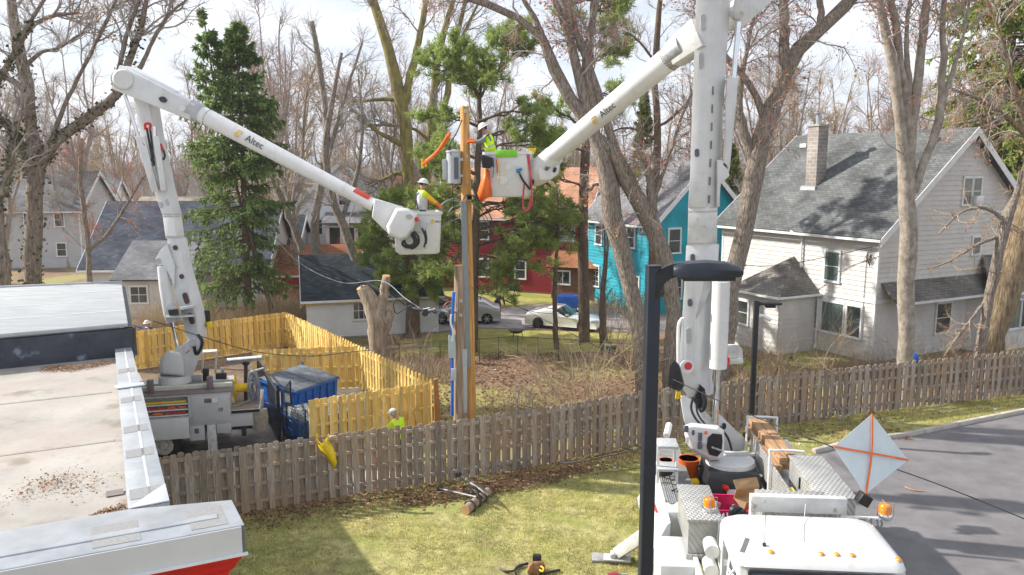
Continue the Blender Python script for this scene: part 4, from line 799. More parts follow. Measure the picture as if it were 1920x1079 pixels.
shrub('bare_bush', 'spreading bare bush below the bay window with red dots of buds', g_(1770, 712), 16, 3.4, twig_tan, 10, .016, 1.0, 8, 4, buds=300)
shrub('bare_bush', 'brushy thicket behind the fence at the right edge', g_(1890, 700), 26, 2.4, twig_tan, 11, .012, 1.0, 7, 4, spread=1.6)
shrub('bare_bush', 'dark bare bush on the lawn side of the fence at the parking lot', g_(1580, 790), 7, 1.7, twig, 12, .022, .9, 3, 3, spread=.2)
shrub('bare_bush', 'tangled bush in front of the white sports car', g_(1150, 668), 16, 3.4, twig_tan, 13, .016, .9, 8, 4)
shrub('bare_bush', 'bare bush with long whips behind the tall street lamp', g_(1185, 705), 16, 3.0, twig_tan, 14, .014, .8, 7, 4)
shrub('green_bush', 'small leafy green bush by the turquoise house wall', (gp(1180, 612)[0], 47, 0), 40, 2.4, twig, 15, .012, .8, 8, 3, buds=3500, bm_=arbor_m, spread=1.3)
shrub('green_bush', 'low green bush at the red house corner by the drive', (gp(1130, 590)[0], 51, 0), 30, 2.0, twig, 16, .012, .8, 8, 3, buds=2500, bm_=arbor_m, spread=1.2)
shrub('green_bush', 'bright yellow green low shrub between the mast and the short street lamp', g_(1400, 702), 14, .9, twig, 17, .008, 1.0, 5, 0, buds=1300, bm_=leafmat('young_leaves', (.35, .5, .02), (.5, .62, .05), .4), spread=1.0)
# thin trunks in the yard
for i, (x, y, yt, w_) in enumerate([(1043, 655, 430, 8), (1130, 665, 480, 7), (1135, 640, 470, 7), (1500, 640, 180, 9)][:3]):
    Yd = gp(x, y)[1]
    bare_tree('sapling', ['thin dark sapling in front of the parked white sports car', 'slim leaning sapling right of the white sports car', 'straight young tree at the corner of the turquoise house'][i], gp(x, y), [L([(x, y, w_+3), (x-3, (y+yt)/2, w_), (x+4, yt, w_*.6), (x+2, yt-70, w_*.35)], Yd)], seed=60+i, l1=(9, (.5, 1.6)), l2=(6, (.3, .9)), l3=(5, (.2, .5)), r=(.018, .01, .006), barkm=bark_con)
# brown reed thicket beyond the yellow fence: nobody could count the stems
def thicket(name, label, x0, x1, yb0, yb1, Yd, dpt, n, h, m, seed):
    rg = np.random.default_rng(seed); a = pt(x0, 600, Yd[0]); b = pt(x1, 600, Yd[1]); u = rg.random(n); X = a.x+(b.x-a.x)*u; Y = Yd[0]+(Yd[1]-Yd[0])*u+rg.uniform(0, dpt, n); K = 5
    hh = h*rg.uniform(.5, 1.1, n)*(1+.2*np.sin(X*1.3)); Q = np.empty((n, K, 3)); Q[:, 0] = np.stack([X, Y, 0*X], 1); d = unit(np.stack([rg.normal(size=n)*.28, rg.normal(size=n)*.28, np.ones(n)], 1))
    for k in range(1, K): d = unit(d+rg.normal(size=d.shape)*.16); Q[:, k] = Q[:, k-1]+d*(hh/(K-1))[:, None]
    V, Fq = tubes_np(Q, np.linspace(1, .3, K)[None]*rg.uniform(.008, .02, (n, 1)), 3); return tag(npmesh(name, V, Fq, m), label, kind='stuff')
thicket('reeds', 'tall straw brown thicket beyond the back yellow fence', 215, 640, 0, 0, (39.5, 44.5), 4, 6500, 2.2, twig_tan, 71)
thicket('undergrowth', 'low brown undergrowth in front of the grey siding house', 1400, 1960, 0, 0, (33.5, 35.5), 2.5, 2800, .65, twig_tan, 72)
thicket('undergrowth', 'knee high dry weeds in the yard behind the grey fence', 900, 1290, 0, 0, (28, 29.5), 4, 800, .4, twig_tan, 73)
thicket('undergrowth', 'dry weeds around the stump and garage', 640, 870, 0, 0, (35.5, 33.5), 4, 1500, .55, twig_tan, 74)
# ------------------------------------------------------------------ houses
def siding_wall(mb, p0, xd, poly, course=.2, out=None):
    """lapped boards on a wall polygon given as (s,z) points, convex; p0 origin, xd unit direction, out normal"""
    zs = [q[1] for q in poly]; z = min(zs); zt = max(zs); xd = Vector(xd); out = Vector(out); n = len(poly)
    def span(zz):
        X = []
        for i in range(n):
            (xa, za), (xb, zb) = poly[i], poly[(i+1) % n]
            if (za-zz)*(zb-zz) < 0: X.append(xa+(xb-xa)*(zz-za)/(zb-za))
        return (min(X), max(X)) if len(X) >= 2 else None
    while z < zt-.01:
        z2 = min(z+course, zt); a = span(z+.001); b = span(z2-.001)
        if a and b:
            P = lambda x, zz, o: p0+xd*x+Vector((0, 0, zz))+out*o
            mb.add([P(a[0], z, .034), P(a[1], z, .034), P(b[1], z2, .004), P(b[0], z2, .004), P(a[0], z, 0), P(a[1], z, 0)], [(0, 1, 2, 3), (4, 5, 1, 0)])
        z = z2
def window_part(parent, M, w_, h_, gm_, panes=(1, 2), fm=None, cur=None, ac=False, name='window', dpt=.06):
    """window in local frame M: x across, z up, -y out; origin bottom centre"""
    fm = fm or trim; t = .09; mb = MB(M)
    mb.box(-w_/2-t, w_/2+t, -dpt, .02, h_, h_+t*1.2); mb.box(-w_/2-t-.03, w_/2+t+.03, -dpt-.03, .02, -t, 0)
    mb.box(-w_/2-t, -w_/2, -dpt, .02, 0, h_); mb.box(w_/2, w_/2+t, -dpt, .02, 0, h_)
    f = mb.build(name, fm, parent)
    mb = MB(M); s = .035
    for i in range(panes[0]+1): x = -w_/2+w_*i/panes[0]; x0 = max(-w_/2, x-s/2); x1 = min(w_/2, x+s/2); mb.box(x0, x1, -.045, -.028, 0, h_)
    for j in range(panes[1]+1):
        z = h_*j/panes[1]; z0 = max(0, z-s/2); z1 = min(h_, z+s/2)
        for i in range(panes[0]): mb.box(-w_/2+w_*i/panes[0]+s/2, -w_/2+w_*(i+1)/panes[0]-s/2, -.044, -.028, z0, z1)
    mb.build('sash', fm, f)
    mb = MB(M); mb.box(-w_/2, w_/2, -.026, -.022, 0, h_); mb.build('pane', gm_, f)
    if cur:
        mb = MB(M); k = 14
        for a, b in ((-w_/2, -w_/2+w_*.35), (w_/2-w_*.3, w_/2)):
            r = [[(a+(b-a)*i/k, -.020+.004*math.sin(i*1.6), z) for z in (.02, h_-.02)] for i in range(k+1)]
            for i in range(k): mb.add([r[i][0], r[i+1][0], r[i+1][1], r[i][1]], [(0, 1, 2, 3)])
    if ac: mb = MB(M); mb.box(-w_/4-.28, -w_/4+.28, -.35, -.03, 0.02, .42); a_ = mb.build('air_conditioner', trim, f, bevel=.01)
    return f
def roofplane(mb_list, parent, pts, m, name='roof', thick=.12):
    """a roof slab whose uv is in metres along the slope"""
    pts = [Vector(p) for p in pts]; o = pts[0]; n = (pts[1]-pts[0]).cross(pts[2]-pts[1]).normalized()
    if n.z < 0: n = -n
    ux = Vector((0, 0, 1)).cross(n).normalized(); uy = n.cross(ux)
    mb = MB(); mb.prism([p for p in pts], -n*thick); ob = mb.build(name, m, parent); me = ob.data; uv = me.uv_layers.new(name='UVMap'); o0 = rootloc(parent)
    for l in me.loops: v = me.vertices[l.vertex_index].co+o0-o; uv.data[l.index].uv = (v.dot(ux), v.dot(uy))
    return ob
def house(name, label, M, Lx, W, he, hr, wallm, roofm_, wins=(), over=.45, course=.2, chimney=None, cat='house', base=None, z0=0, trimm=None, group=None, doors=(), thick=.14):
    """local frame M: x along the ridge, y depth; gables at x=0 and x=Lx. wins: (face,s,z,w,h[,panes,glass])"""
    trimm = trimm or trim; c = M @ Vector((Lx/2, W/2, 0)); t = thing(name, c, label, cat, group)
    P = lambda x, y, z: M @ Vector((x, y, z)); dx = (P(1, 0, 0)-P(0, 0, 0)); dy = (P(0, 1, 0)-P(0, 0, 0))
    core = MB(M); core.prism([(0, 0, 0), (0, W, 0), (0, W, he), (0, W/2, hr), (0, 0, he)], (Lx, 0, 0))
    w_ = core.build('wall', wallm, t); sm = MB()
    rect = [(0, .1), (Lx, .1), (Lx, he), (0, he)]; gab = [(0, .1), (W, .1), (W, he), (W/2, hr), (0, he)]
    siding_wall(sm, P(0, 0, 0), dx, rect, course, -dy); siding_wall(sm, P(Lx, 0, 0), dy, gab, course, dx); siding_wall(sm, P(0, 0, 0), dy, gab, course, -dx); siding_wall(sm, P(0, W, 0), dx, rect, course, dy)
    sm.build('siding', wallm, t)
    sl = (hr-he)/(W/2); e = over
    for s in (0, 1):
        y0 = -e if s == 0 else W+e; z0_ = he-e*sl+.14; zr = hr+.14
        roofplane(None, t, [P(-e, y0, z0_), P(Lx+e, y0, z0_), P(Lx+e, W/2, zr), P(-e, W/2, zr)], roofm_, 'roof', thick)
    for x in (-e-.005, Lx+e-.025):
        for y0, y1 in ((-e, W/2), (W+e, W/2)): tb = MB(M); tb.hexa([(x, y0, he-e*sl-.24), (x+.03, y0, he-e*sl-.24), (x+.03, y1, hr-.24), (x, y1, hr-.24)], [(x, y0, he-e*sl+.155), (x+.03, y0, he-e*sl+.155), (x+.03, y1, hr+.155), (x, y1, hr+.155)]); tb.build('rake_board', trimm, t)
    for y in (-e-.1, W+e): tb = MB(M); tb.box(-e, Lx+e, y, y+.1, he-e*sl-.02, he-e*sl+.1); tb.build('gutter', trimm, t)
    for x in (-.045, Lx-.06):
        for y in (-.045, W-.06): cb = MB(M); cb.box(x, x+.1, y, y+.1, .05, he-.05); cb.build('corner_board', trimm, t)
    fb = MB(M); fb.box(-.01, Lx+.01, -.01, W+.01, -.2, .12); fb.build('foundation', mat(name+'_foundation', (.3, .28, .26), .9, .1, 4), t)
    for wd in list(wins)+list(doors):
        f, s, z, ww, hh = wd[:5]; pn = wd[5] if len(wd) > 5 else (1, 2); gm_ = wd[6] if len(wd) > 6 else glass; ac = len(wd) > 7
        if f == 'F': o = P(s, 0, z)-dy*.036; xd = dx
        elif f == 'R': o = P(Lx, s, z)+dx*.036; xd = dy
        elif f == 'L': o = P(0, s, z)-dx*.036; xd = -dy
        window_part(t, frame(o, xd), ww, hh, gm_, pn, trimm, ac=ac)
    return t, P, dx, dy
sh_grey = shingle('shingle_grey', (.105, .11, .11), (.165, .17, .165), .15, .32); sh_slate = shingle('shingle_slate', (.04, .05, .06), (.075, .088, .10), .15, .32)
sh_blue = shingle('shingle_blue', (.065, .072, .095), (.11, .12, .145), .16, .32); sh_rust = shingle('shingle_rust', (.30, .12, .06), (.37, .17, .09), .15, .3)
sh_terra = shingle('shingle_terracotta', (.47, .23, .14), (.55, .30, .20), .15, .3); sh_mid = shingle('shingle_midgrey', (.17, .17, .18), (.23, .23, .24), .15, .32); sh_tan = shingle('shingle_tan', (.36, .31, .24), (.42, .37, .3), .15, .3)
sidw = mat('pale_siding', (.63, .61, .58), .7, .05, 1.2, detail=6); addramp(sidw, .6, (.48, .44, .39), .5, .75, 8, .5); addramp(sidw, 2.2, (.42, .37, .31), .6, .75, 8, .4, (4, 4, .5))
sid_white = mat('white_siding', (.74, .75, .76), .6, .05, 1, detail=5); sid_red = mat('red_siding', (.27, .018, .026), .55, .08, 1.5); sid_teal = mat('turquoise_siding', (.012, .34, .44), .6, .12, 1.2, detail=8); sid_tan = mat('beige_siding', (.45, .40, .33), .7, .06, 1.5)
sid_greyblue = mat('blue_grey_siding', (.48, .49, .50), .7, .06, 1.5)
curt_glass = mat('curtained_glass', (.20, .22, .21), .12, .25, 2.5, stretch=(9, 9, .3), spec=.8); teal_glass = mat('teal_curtained_glass', (.05, .085, .08), .1, .4, 2.5, stretch=(6, 6, .2), spec=.8, col2=(.15, .20, .185))
# --- big grey house at the right
C = Vector((17.3, 37.4, 0)); xd = Vector((.516, -1, 0)).normalized(); Lx = 10.6; Mh = frame(C-xd*Lx, xd)
t, P, dx, dy = house('grey_house', 'large pale siding house with grey shingle gable roof and concrete chimney, filling the right background', Mh, Lx, 12.1, 6.35, 11.2, sidw, sh_grey, [
    ('F', Lx-9.2, 4.0, .75, 1.25), ('F', Lx-2.6, 3.75, .85, 1.45, (1, 2), teal_glass), ('R', 6.2, 7.55, .62, 1.3, (1, 2), curt_glass), ('R', 6.95, 7.55, .62, 1.3, (1, 2), curt_glass, 1), ('R', 7.3, 5.0, .6, .85, (1, 1), curt_glass)], over=.5, course=.24)
for s, w_, g in ((-3.45, .62, curt_glass), (-2.3, 1.35, teal_glass), (-1.0, .8, glass)): window_part(t, frame(P(Lx+s-.1, 0, 1.15)-dy*.04, dx), w_, 1.5, g, (1, 1), trim, dpt=.08)
mb = MB(Mh); mb.box(-.02, Lx+.02, -.07, .0, 2.95, 3.12); mb.box(Lx, Lx+.07, -.07, 12.1, 2.95, 3.12); mb.build('belt_course', trim, t)
# hipped porch room on the facade
hx0, hx1, hy = 3.9, 7.1, -2.6
mb = MB(Mh); mb.box(hx0, hx1, hy, 0, 0, 2.9); mb.build('porch_wall', sidw, t); sm = MB()
siding_wall(sm, P(hx0, hy, 0), dx, [(0, .1), (hx1-hx0, .1), (hx1-hx0, 2.9), (0, 2.9)], .24, -dy); siding_wall(sm, P(hx1, hy, 0), dy, [(0, .1), (-hy, .1), (-hy, 2.9), (0, 2.9)], .24, dx); siding_wall(sm, P(hx0, hy, 0), dy, [(0, .1), (-hy, .1), (-hy, 2.9), (0, 2.9)], .24, -dx); sm.build('porch_siding', sidw, t)
e = .35; a_ = P(hx0-e, hy-e, 2.95); b_ = P(hx1+e, hy-e, 2.95); ap = P((hx0+hx1)/2, -.05, 4.75); br = P(hx1+e, 0, 2.95); bl = P(hx0-e, 0, 2.95)
sh_brown = shingle('shingle_brown_grey', (.16, .15, .13), (.23, .21, .19), .15, .3)
roofplane(None, t, [a_, b_, ap], sh_brown, 'porch_roof'); roofplane(None, t, [b_, br, ap], sh_brown, 'porch_roof'); roofplane(None, t, [bl, a_, ap], sh_brown, 'porch_roof')
mb = MB(); mb.beam(a_-Vector((0, 0, .02)), b_-Vector((0, 0, .02)), .1, .1); mb.beam(b_, br, .1, .1); mb.build('porch_gutter', trim, t)
window_part(t, frame(P(hx0+.7, hy, 1.2)-dy*.03, dx), .8, 1.2, glass, (1, 2)); window_part(t, frame(P(hx0, hy+1.3, 1.2)-dx*.03, -dy), .8, 1.2, glass, (1, 2))
for xx, za, zb in ((Lx-5.0, 5.9, 3.9),): mb = MB(Mh); mb.tube([(xx, -.5, 6.1), (xx+.25, -.45, 6.0), (xx+.45, -.12, 5.8), (xx+.45, -.12, 3.1)], .05, 8); mb.build('downspout', trim, t)
mb = MB(Mh); mb.tube([(hx1+.2, -.1, 2.9), (hx1+.2, -.12, .4), (hx1+.4, -.4, .2)], .05, 8); mb.build('downspout', trim, t)
# pent roof and bay on the gable side
roofplane(None, t, [P(Lx+1.0, .3, 3.05), P(Lx+1.0, 12.0, 3.05), P(Lx+.03, 12.0, 3.95), P(Lx+.03, .3, 3.95)], sh_brown, 'pent_roof', .08)
roofplane(None, t, [P(Lx+1.6, 6.6, 3.1), P(Lx+1.6, 11.8, 3.1), P(Lx+.03, 10.4, 4.9), P(Lx+.03, 7.9, 4.9)], sh_brown, 'bay_roof', .1)
mb = MB(Mh); mb.box(Lx+.95, Lx+1.05, .25, 12.0, 2.95, 3.06); mb.box(Lx+1.55, Lx+1.66, 6.6, 11.8, 2.98, 3.1); mb.build('pent_gutter', trim, t)
mb = MB(Mh); mb.prism([(Lx+.02, 6.9, 0), (Lx+1.2, 7.6, 0), (Lx+1.2, 10.6, 0), (Lx+.02, 11.3, 0)], (0, 0, 2.98)); mb.build('bay_wall', sidw, t)
for s, w_ in ((8.2, .7), (9.1, 1.0), (10.0, .7)): window_part(t, frame(P(Lx+1.22, s, 1.15), dy), w_, 1.45, glass if s != 9.1 else curt_glass, (1, 1))
window_part(t, frame(P(Lx+.03, 5.1, 1.1), dy), 1.1, 1.5, glass, (1, 2))
# chimney
blockm = brickmat('chimney_block', (.32, .28, .25), (.24, .215, .195), (.42, .40, .37), .4, .2, .015)
cp = P(5.1, 3.0, 0); mb = MB(Mh); cx = Lx-6.4
mb.box(cx-.37, cx+.37, 2.3, 3.04, 7.4, 11.6); co = mb.build('chimney', blockm, t); me = co.data; uv = me.uv_layers.new(name='UVMap')
for pl in me.polygons:
    for li in pl.loop_indices: v = me.vertices[me.loops[li].vertex_index].co; ax = pl.normal; h_ = v.dot(ax.cross(Vector((0, 0, 1)))) if abs(ax.z) < .5 else v.x; uv.data[li].uv = (h_, v.z)
mb = MB(Mh); mb.box(cx-.43, cx+.43, 2.24, 3.1, 11.6, 11.7); mb.build('chimney_cap', mat('cap_concrete', (.4, .38, .35), .8), co)
mb = MB(Mh); mb.tube([(cx, 2.67, 11.7), (cx, 2.67, 12.25)], .15, 12); mb.tube([(cx, 2.67, 12.3), (cx, 2.67, 12.35)], .27, 12); mb.tube([(cx, 2.67, 12.24), (cx, 2.67, 12.3)], .06, 6); mb.build('flue', steel, co)
mb = MB(Mh); mb.hexa([(cx-.55, 2.05, 7.9), (cx+.55, 2.05, 7.9), (cx+.55, 2.22, 8.05), (cx-.55, 2.22, 8.05)], [(cx-.5, 2.1, 8.35), (cx+.5, 2.1, 8.35), (cx+.5, 2.2, 8.4), (cx-.5, 2.2, 8.4)]); mb.build('flashing', steel, co)
for x_, y_ in ((1.0, 5.2), (Lx-1.3, 5.3)): mb = MB(Mh); z_ = 6.35+.14+(11.2-6.35)/6.05*y_; mb.box(x_-.25, x_+.25, y_-.2, y_+.15, z_-.1, z_+.14); mb.build('roof_vent', white if x_ < 3 else darkmetal, t, bevel=.02)
mb = MB(Mh)
for i in range(10): mb.tube([(Lx-.4+random.gauss(0, .1), -.12, 5.35+random.gauss(0, .1)), (Lx-.5+random.gauss(0, .12), -.1-random.random()*.1, 5.1+random.gauss(0, .15)), (Lx-.35, -.1, 4.8+random.gauss(0, .1))], .012, 4)
mb.tube([(Lx-.6, -.05, 5), (Lx-.65, -.05, 1)], .012, 4); mb.build('service_wires', wire_dark, t)
# --- turquoise house
C = Vector((8.96, 50.2, 0)); Lx = 7.6; Mt = frame(C-xd*Lx, xd)
t, P, dx, dy = house('turquoise_house', 'bright turquoise house with grey roof and white trim behind the forked maple', Mt, Lx, 7.6, 6.1, 9.7, sid_teal, sh_mid, [
    ('F', 1.4, 4.1, .7, 1.3), ('F', 1.1, 1.1, .8, 1.4, (2, 4)), ('F', 5.2, 4.2, .8, 1.3), ('F', 5.8, 1.0, .8, 1.3, (2, 4)), ('R', 1.6, 4.0, .9, 1.5), ('R', 6.1, 3.5, .95, 1.7, (4, 5)), ('R', 3.8, 7.0, .8, 1.0), ('R', 1.7, 1.0, 1.1, 1.4, (2, 2))], over=.5, course=.22)
mb = MB(Mt); mb.box(1.0, 3.6, 2.6, 5.5, 9, 10.9); mb.build('chimney', mat('chimney_grey', (.26, .25, .25), .8, .1, 3), t) if 0 else None
# porch with brick piers at its foot
mb = MB(Mt); mb.box(-.2, -.0, -.4, 0, 0, 2.6); mb.build('downspout', trim, t)
# --- red house
xr = Vector((.93, -.37, 0)).normalized(); C = gp(1092, 556); C = Vector((C.x, C.y, 0)); Lx = 12.5; Mr = frame(C-xr*Lx, xr)
t, P, dx, dy = house('red_house', 'dark red house with terracotta roof, mostly screened by the white pine', Mr, Lx, 8.5, 5.9, 9.3, sid_red, sh_terra, [
    ('F', Lx-1.2, 4.1, 1.0, 1.35, (1, 2), mat('bluish_blind', (.28, .45, .52), .4, .08, 3)), ('F', Lx-4.8, 4.0, .7, 1.3), ('F', Lx-8, 4.0, .9, 1.3), ('F', Lx-4.9, 1.1, .8, 1.3), ('F', Lx-8, 1.1, .9, 1.3), ('F', Lx-10.8, 4.0, .9, 1.3)], over=.5, course=.18)
mb = MB(Mr); mb.box(Lx-1.9, Lx+1.5, -1.6, -.03, 0, 2.3); mb.build('porch_wall', mat('brown_brick', (.2, .1, .07), .85, .15, 6), t); roofplane(None, t, [P(Lx-2.2, -2.0, 2.35), P(Lx+1.8, -2.0, 2.35), P(Lx+1.8, -.03, 3.4), P(Lx-2.2, -.03, 3.4)], sh_rust, 'porch_roof', .1)
window_part(t, frame(P(Lx-1.0, -1.62, 1.1), dx), 1.0, .9, glass, (2, 1)); window_part(t, frame(P(Lx-5.5, -.02, .05), dx), .7, .4, glass, (2, 1))
# --- garage
xg = Vector((6.7, 1.8, 0)).normalized(); Mg = frame((-11.2, 42.9, 0), xg); Lx = 7.2
t, P, dx, dy = house('white_garage', 'small white garage with dark slate shingle roof behind the yellow fence', Mg, Lx, 5.6, 2.35, 4.3, sid_white, sh_slate, [('F', 2.9, 1.05, .85, .95, (3, 2)), ('F', 3.75, 1.05, .6, .95, (2, 2))], over=.35, course=.2, cat='garage')
mb = MB(Mg); mb.box(-.35, Lx+.35, -.36, -.33, 2.0, 2.12); mb.build('fascia', mat('ochre_fascia', (.55, .38, .12), .6), t)
# --- left house with big blue grey roof
xl = Vector((1, .06, 0)).normalized(); Ml = frame((-28.2, 52.5, 0), xl); Lx = 11.5
t, P, dx, dy = house('blue_roofed_house', 'low pale house with big blue grey shingle roof behind the left bucket truck', Ml, Lx, 9.5, 3.0, 6.9, sidw, sh_blue, [('F', 2.0, 1.3, 1.0, .9, (2, 2)), ('F', 6, 1.2, 1.2, 1.0, (2, 2)), ('L', 3, 1.2, 1, 1.2)], over=.5)
Mw = Ml @ Matrix.Translation((3.4, -3.4, 0)); mb = MB(Mw); mb.box(0, 4.2, 0, 3.38, 0, 2.5); mb.build('wing_wall', sidw, t); sm = MB(); siding_wall(sm, Mw @ Vector((0, 0, 0)), dx, [(0, .1), (4.2, .1), (4.2, 2.5), (0, 2.5)], .2, -dy); siding_wall(sm, Mw @ Vector((4.2, 0, 0)), dy, [(0, .1), (3.4, .1), (3.4, 2.5), (0, 2.5)], .2, dx); sm.build('wing_siding', sidw, t)
Q = lambda x, y, z: Mw @ Vector((x, y, z)); roofplane(None, t, [Q(-.4, -.4, 2.5), Q(4.6, -.4, 2.5), Q(4.6, 3.5, 4.6), Q(-.4, 3.5, 4.6)], sh_mid, 'wing_roof')
window_part(t, frame(Q(1.2, -.03, 1.0), dx), 1.0, 1.0, glass, (2, 2)); mb = MB(Mw); mb.box(2.6, 3.5, -.05, -.02, .1, 2.1); mb.build('door', trim, t)
# --- rust roofed building and slate one behind
Mo = frame((-18.4, 55, 0), (1, .12)); t, P, dx, dy = house('rust_roofed_house', 'low red building with long rust coloured shingle roof', Mo, 7.4, 5.5, 2.1, 3.7, mat('red_brick_wall', (.45, .06, .05), .7), sh_rust, [('F', 1.2, .9, .9, .9), ('F', 5, .9, .9, .9)], over=.4)
Mo = frame((-21.3, 60, 0), (1, .05)); house('slate_roofed_house', 'slate roofed low building behind the rust coloured roof', Mo, 4.8, 6, 3.4, 5.6, sid_greyblue, sh_slate, [('F', 2, 1, 1, 1)], over=.4)
W2 = lambda n_, lab, px, Yd, Lx, W, he, hr, wm, rm, wins, ang=0, group=None: house(n_, lab, frame(((px-960)/F*Yd, Yd, 0), (math.cos(ang), math.sin(ang))), Lx, W, he, hr, wm, rm, wins, over=.4, course=.25)
wr = lambda zs, xs, w=.8, h=1.2: [('F', x, z, w, h) for z in zs for x in xs]
Mw2 = frame((-18.6, 74, 0), (.12, -1)); t, P, dx, dy = house('white_house', 'white two storey gabled house with tan roof, seen below the left bucket boom', Mw2, 9, 7.4, 6.5, 9.9, mat('bright_white_siding', (.82, .83, .85), .6, .04, 1), sh_tan, [('R', 1.6, 4.0, .8, 1.2), ('R', 3.7, 6.4, .6, .8), ('R', 5.8, 4.0, .8, 1.2), ('L', 2, 4, .8, 1.2), ('F', 2, 4, .8, 1.2), ('F', 5, 4, .8, 1.2), ('F', 7.6, 4, .8, 1.2)], over=.4, course=.25)
mb = MB(Mw2); mb.box(9.03, 12.2, 2.6, 7.6, 0, 5.1); mb.build('porch_wall', sid_white, t); roofplane(None, t, [P(12.6, 2.3, 5.15), P(12.6, 7.9, 5.15), P(9.03, 7.9, 5.8), P(9.03, 2.3, 5.8)], sh_mid, 'porch_roof', .12)
for s_ in (3.3, 4.4, 5.5, 6.7): window_part(t, frame(P(12.2, s_, 3.3)+dx*.03, dy), .85, 1.5, glass, (1, 1))
W2('white_house', 'smaller white house with dark gable left of the slanting forked trunk', 497, 80, 6, 7, 5.2, 7.8, sid_white, sh_tan, wr((1.2, 3.8), (1.3, 4.2)), .1)
W2('beige_house', 'beige house with tan roof between the left boom and the spruce', 440, 90, 6, 8, 5.8, 9.0, sid_tan, sh_tan, wr((1.2, 4.0), (1.2, 4.2)), .15)
W2('grey_house', 'pale grey house among the bare trees at the far left edge', -40, 74, 9, 9, 5.6, 9.0, sid_greyblue, sh_mid, wr((1.2, 4.0), (1.5, 4.5, 7.2)), .1)
W2('white_house', 'white house partly seen between the left trees', 90, 82, 6, 8, 5.5, 8.2, sid_white, sh_mid, wr((1.2, 4.0), (1.5, 4.4)), .2)
W2('beige_house', 'low beige house beyond the left blue grey roof', 245, 95, 9, 8, 3.2, 5.8, sid_tan, sh_tan, wr((1.2,), (1.5, 4.5, 7.2)), 0)
W2('grey_house', 'grey roofed house seen left of the forked maple, behind the white pine', 820, 90, 9, 8, 4.8, 8.6, sid_white, sh_blue, wr((1.2, 3.6), (1.5, 4.5, 7.2)), -.3)
W2('beige_house', 'far house glimpsed between the mossy trees', 700, 100, 8, 8, 5.5, 8.5, sid_tan, sh_rust, wr((1.2, 3.8), (1.5, 4.5, 6.8)), .3)
# ------------------------------------------------------------------ helpers for boom sections
def sect(pxl, pxr, py, Y, depth=.45, split=.72, skew=None):
    a = pt(pxl, py, Y); c = pt(pxr, py, Y+depth*.55); b = a.lerp(c, split); b.y = Y-.08; c.z = a.z; b.z = a.z; d = a+(c-b)
    return [a, b, c, d]
def boomloft(secs, name, m, parent, bevel=.025, **k):
    mb = MB(); mb.loft([sect(*s, **k) for s in secs]); return mb.build(name, m, parent, bevel=bevel)
def slot(px, py, Y, w_, h_, parent, m=None, rot=0):
    """recessed oval access plate on a boom face; real thin disc proud of the face"""
    c = pt(px, py, Y); mb = MB(); r = []
    for k in range(16):
        a = 2*math.pi*k/16; x = math.cos(a)*w_/2; z = math.sin(a)*w_/2+(h_/2-w_/2)*(1 if math.sin(a) > 0 else -1)
        r.append(c+Vector((x*math.cos(rot)-z*math.sin(rot), 0, x*math.sin(rot)+z*math.cos(rot))))
    mb.prism(r, (0, .05, 0)); return mb.build('access_plate', m or greyface, parent)
label_w = mat('label_white', (.7, .7, .7), .5, .03, 2); label_r = mat('label_red', (.6, .05, .05), .5, .05, 3); label_d = mat('label_dark', (.12, .13, .16), .5, .2, 30)
logo_grey = mat('logo_dark_letters', (.05, .055, .06), .5); logo_gold = mat('logo_gold_mark', (.75, .5, .08), .5)
def logo(o, xd, updir, size, parent):
    lettering('Altec', size, o, xd, updir, logo_grey, parent)
    x = Vector(xd).normalized(); y = Vector(updir); y = (y-x*y.dot(x)).normalized(); c = Vector(o)-x*size*1.9; mb = MB()
    for k, (a, b) in enumerate((((-.35, .4), (.4, .4)), ((-.35, .1), (.25, .1)), ((-.5, -.2), (.25, -.2)), ((-.5, -.45), (.1, -.45)), ((.4, .4), (.25, .1)), ((-.5, -.2), (-.35, .1)))):
        mb.beam(c+(x*a[0]+y*a[1])*size*.8, c+(x*b[0]+y*b[1])*size*.8, size*.13, .004, up=x.cross(y))
    mb.build('logo_mark', logo_gold, parent)
def bucket(root, c, ang, w_, d_, h_, name='bucket', taper=.92, tilt=0):
    M = Matrix.Translation(c) @ Matrix.Rotation(ang, 4, 'Z') @ Matrix.Rotation(tilt, 4, 'Y'); mb = MB(M)
    def ring(w, d, z, r=.12):
        P = []
        for sx, sy, a0 in ((1, -1, -90), (1, 1, 0), (-1, 1, 90), (-1, -1, 180)):
            for k in range(4): a = R(a0+k*30); P.append((sx*(w/2-r)+r*math.cos(a), sy*(d/2-r)+r*math.sin(a), z))
        return P
    t = taper
    mb.loft([ring(w_*t-.1, d_*t-.1, -h_), ring(w_*t, d_*t, -h_+.06), ring(w_, d_, -.09), ring(w_+.07, d_+.07, -.085), ring(w_+.07, d_+.07, 0), ring(w_-.03, d_-.03, 0), ring(w_-.06, d_-.06, -.1), ring(w_*t-.07, d_*t-.07, -h_+.1)])
    o = mb.build(name, white_clean, root, smooth=True, angle=50); return M, o
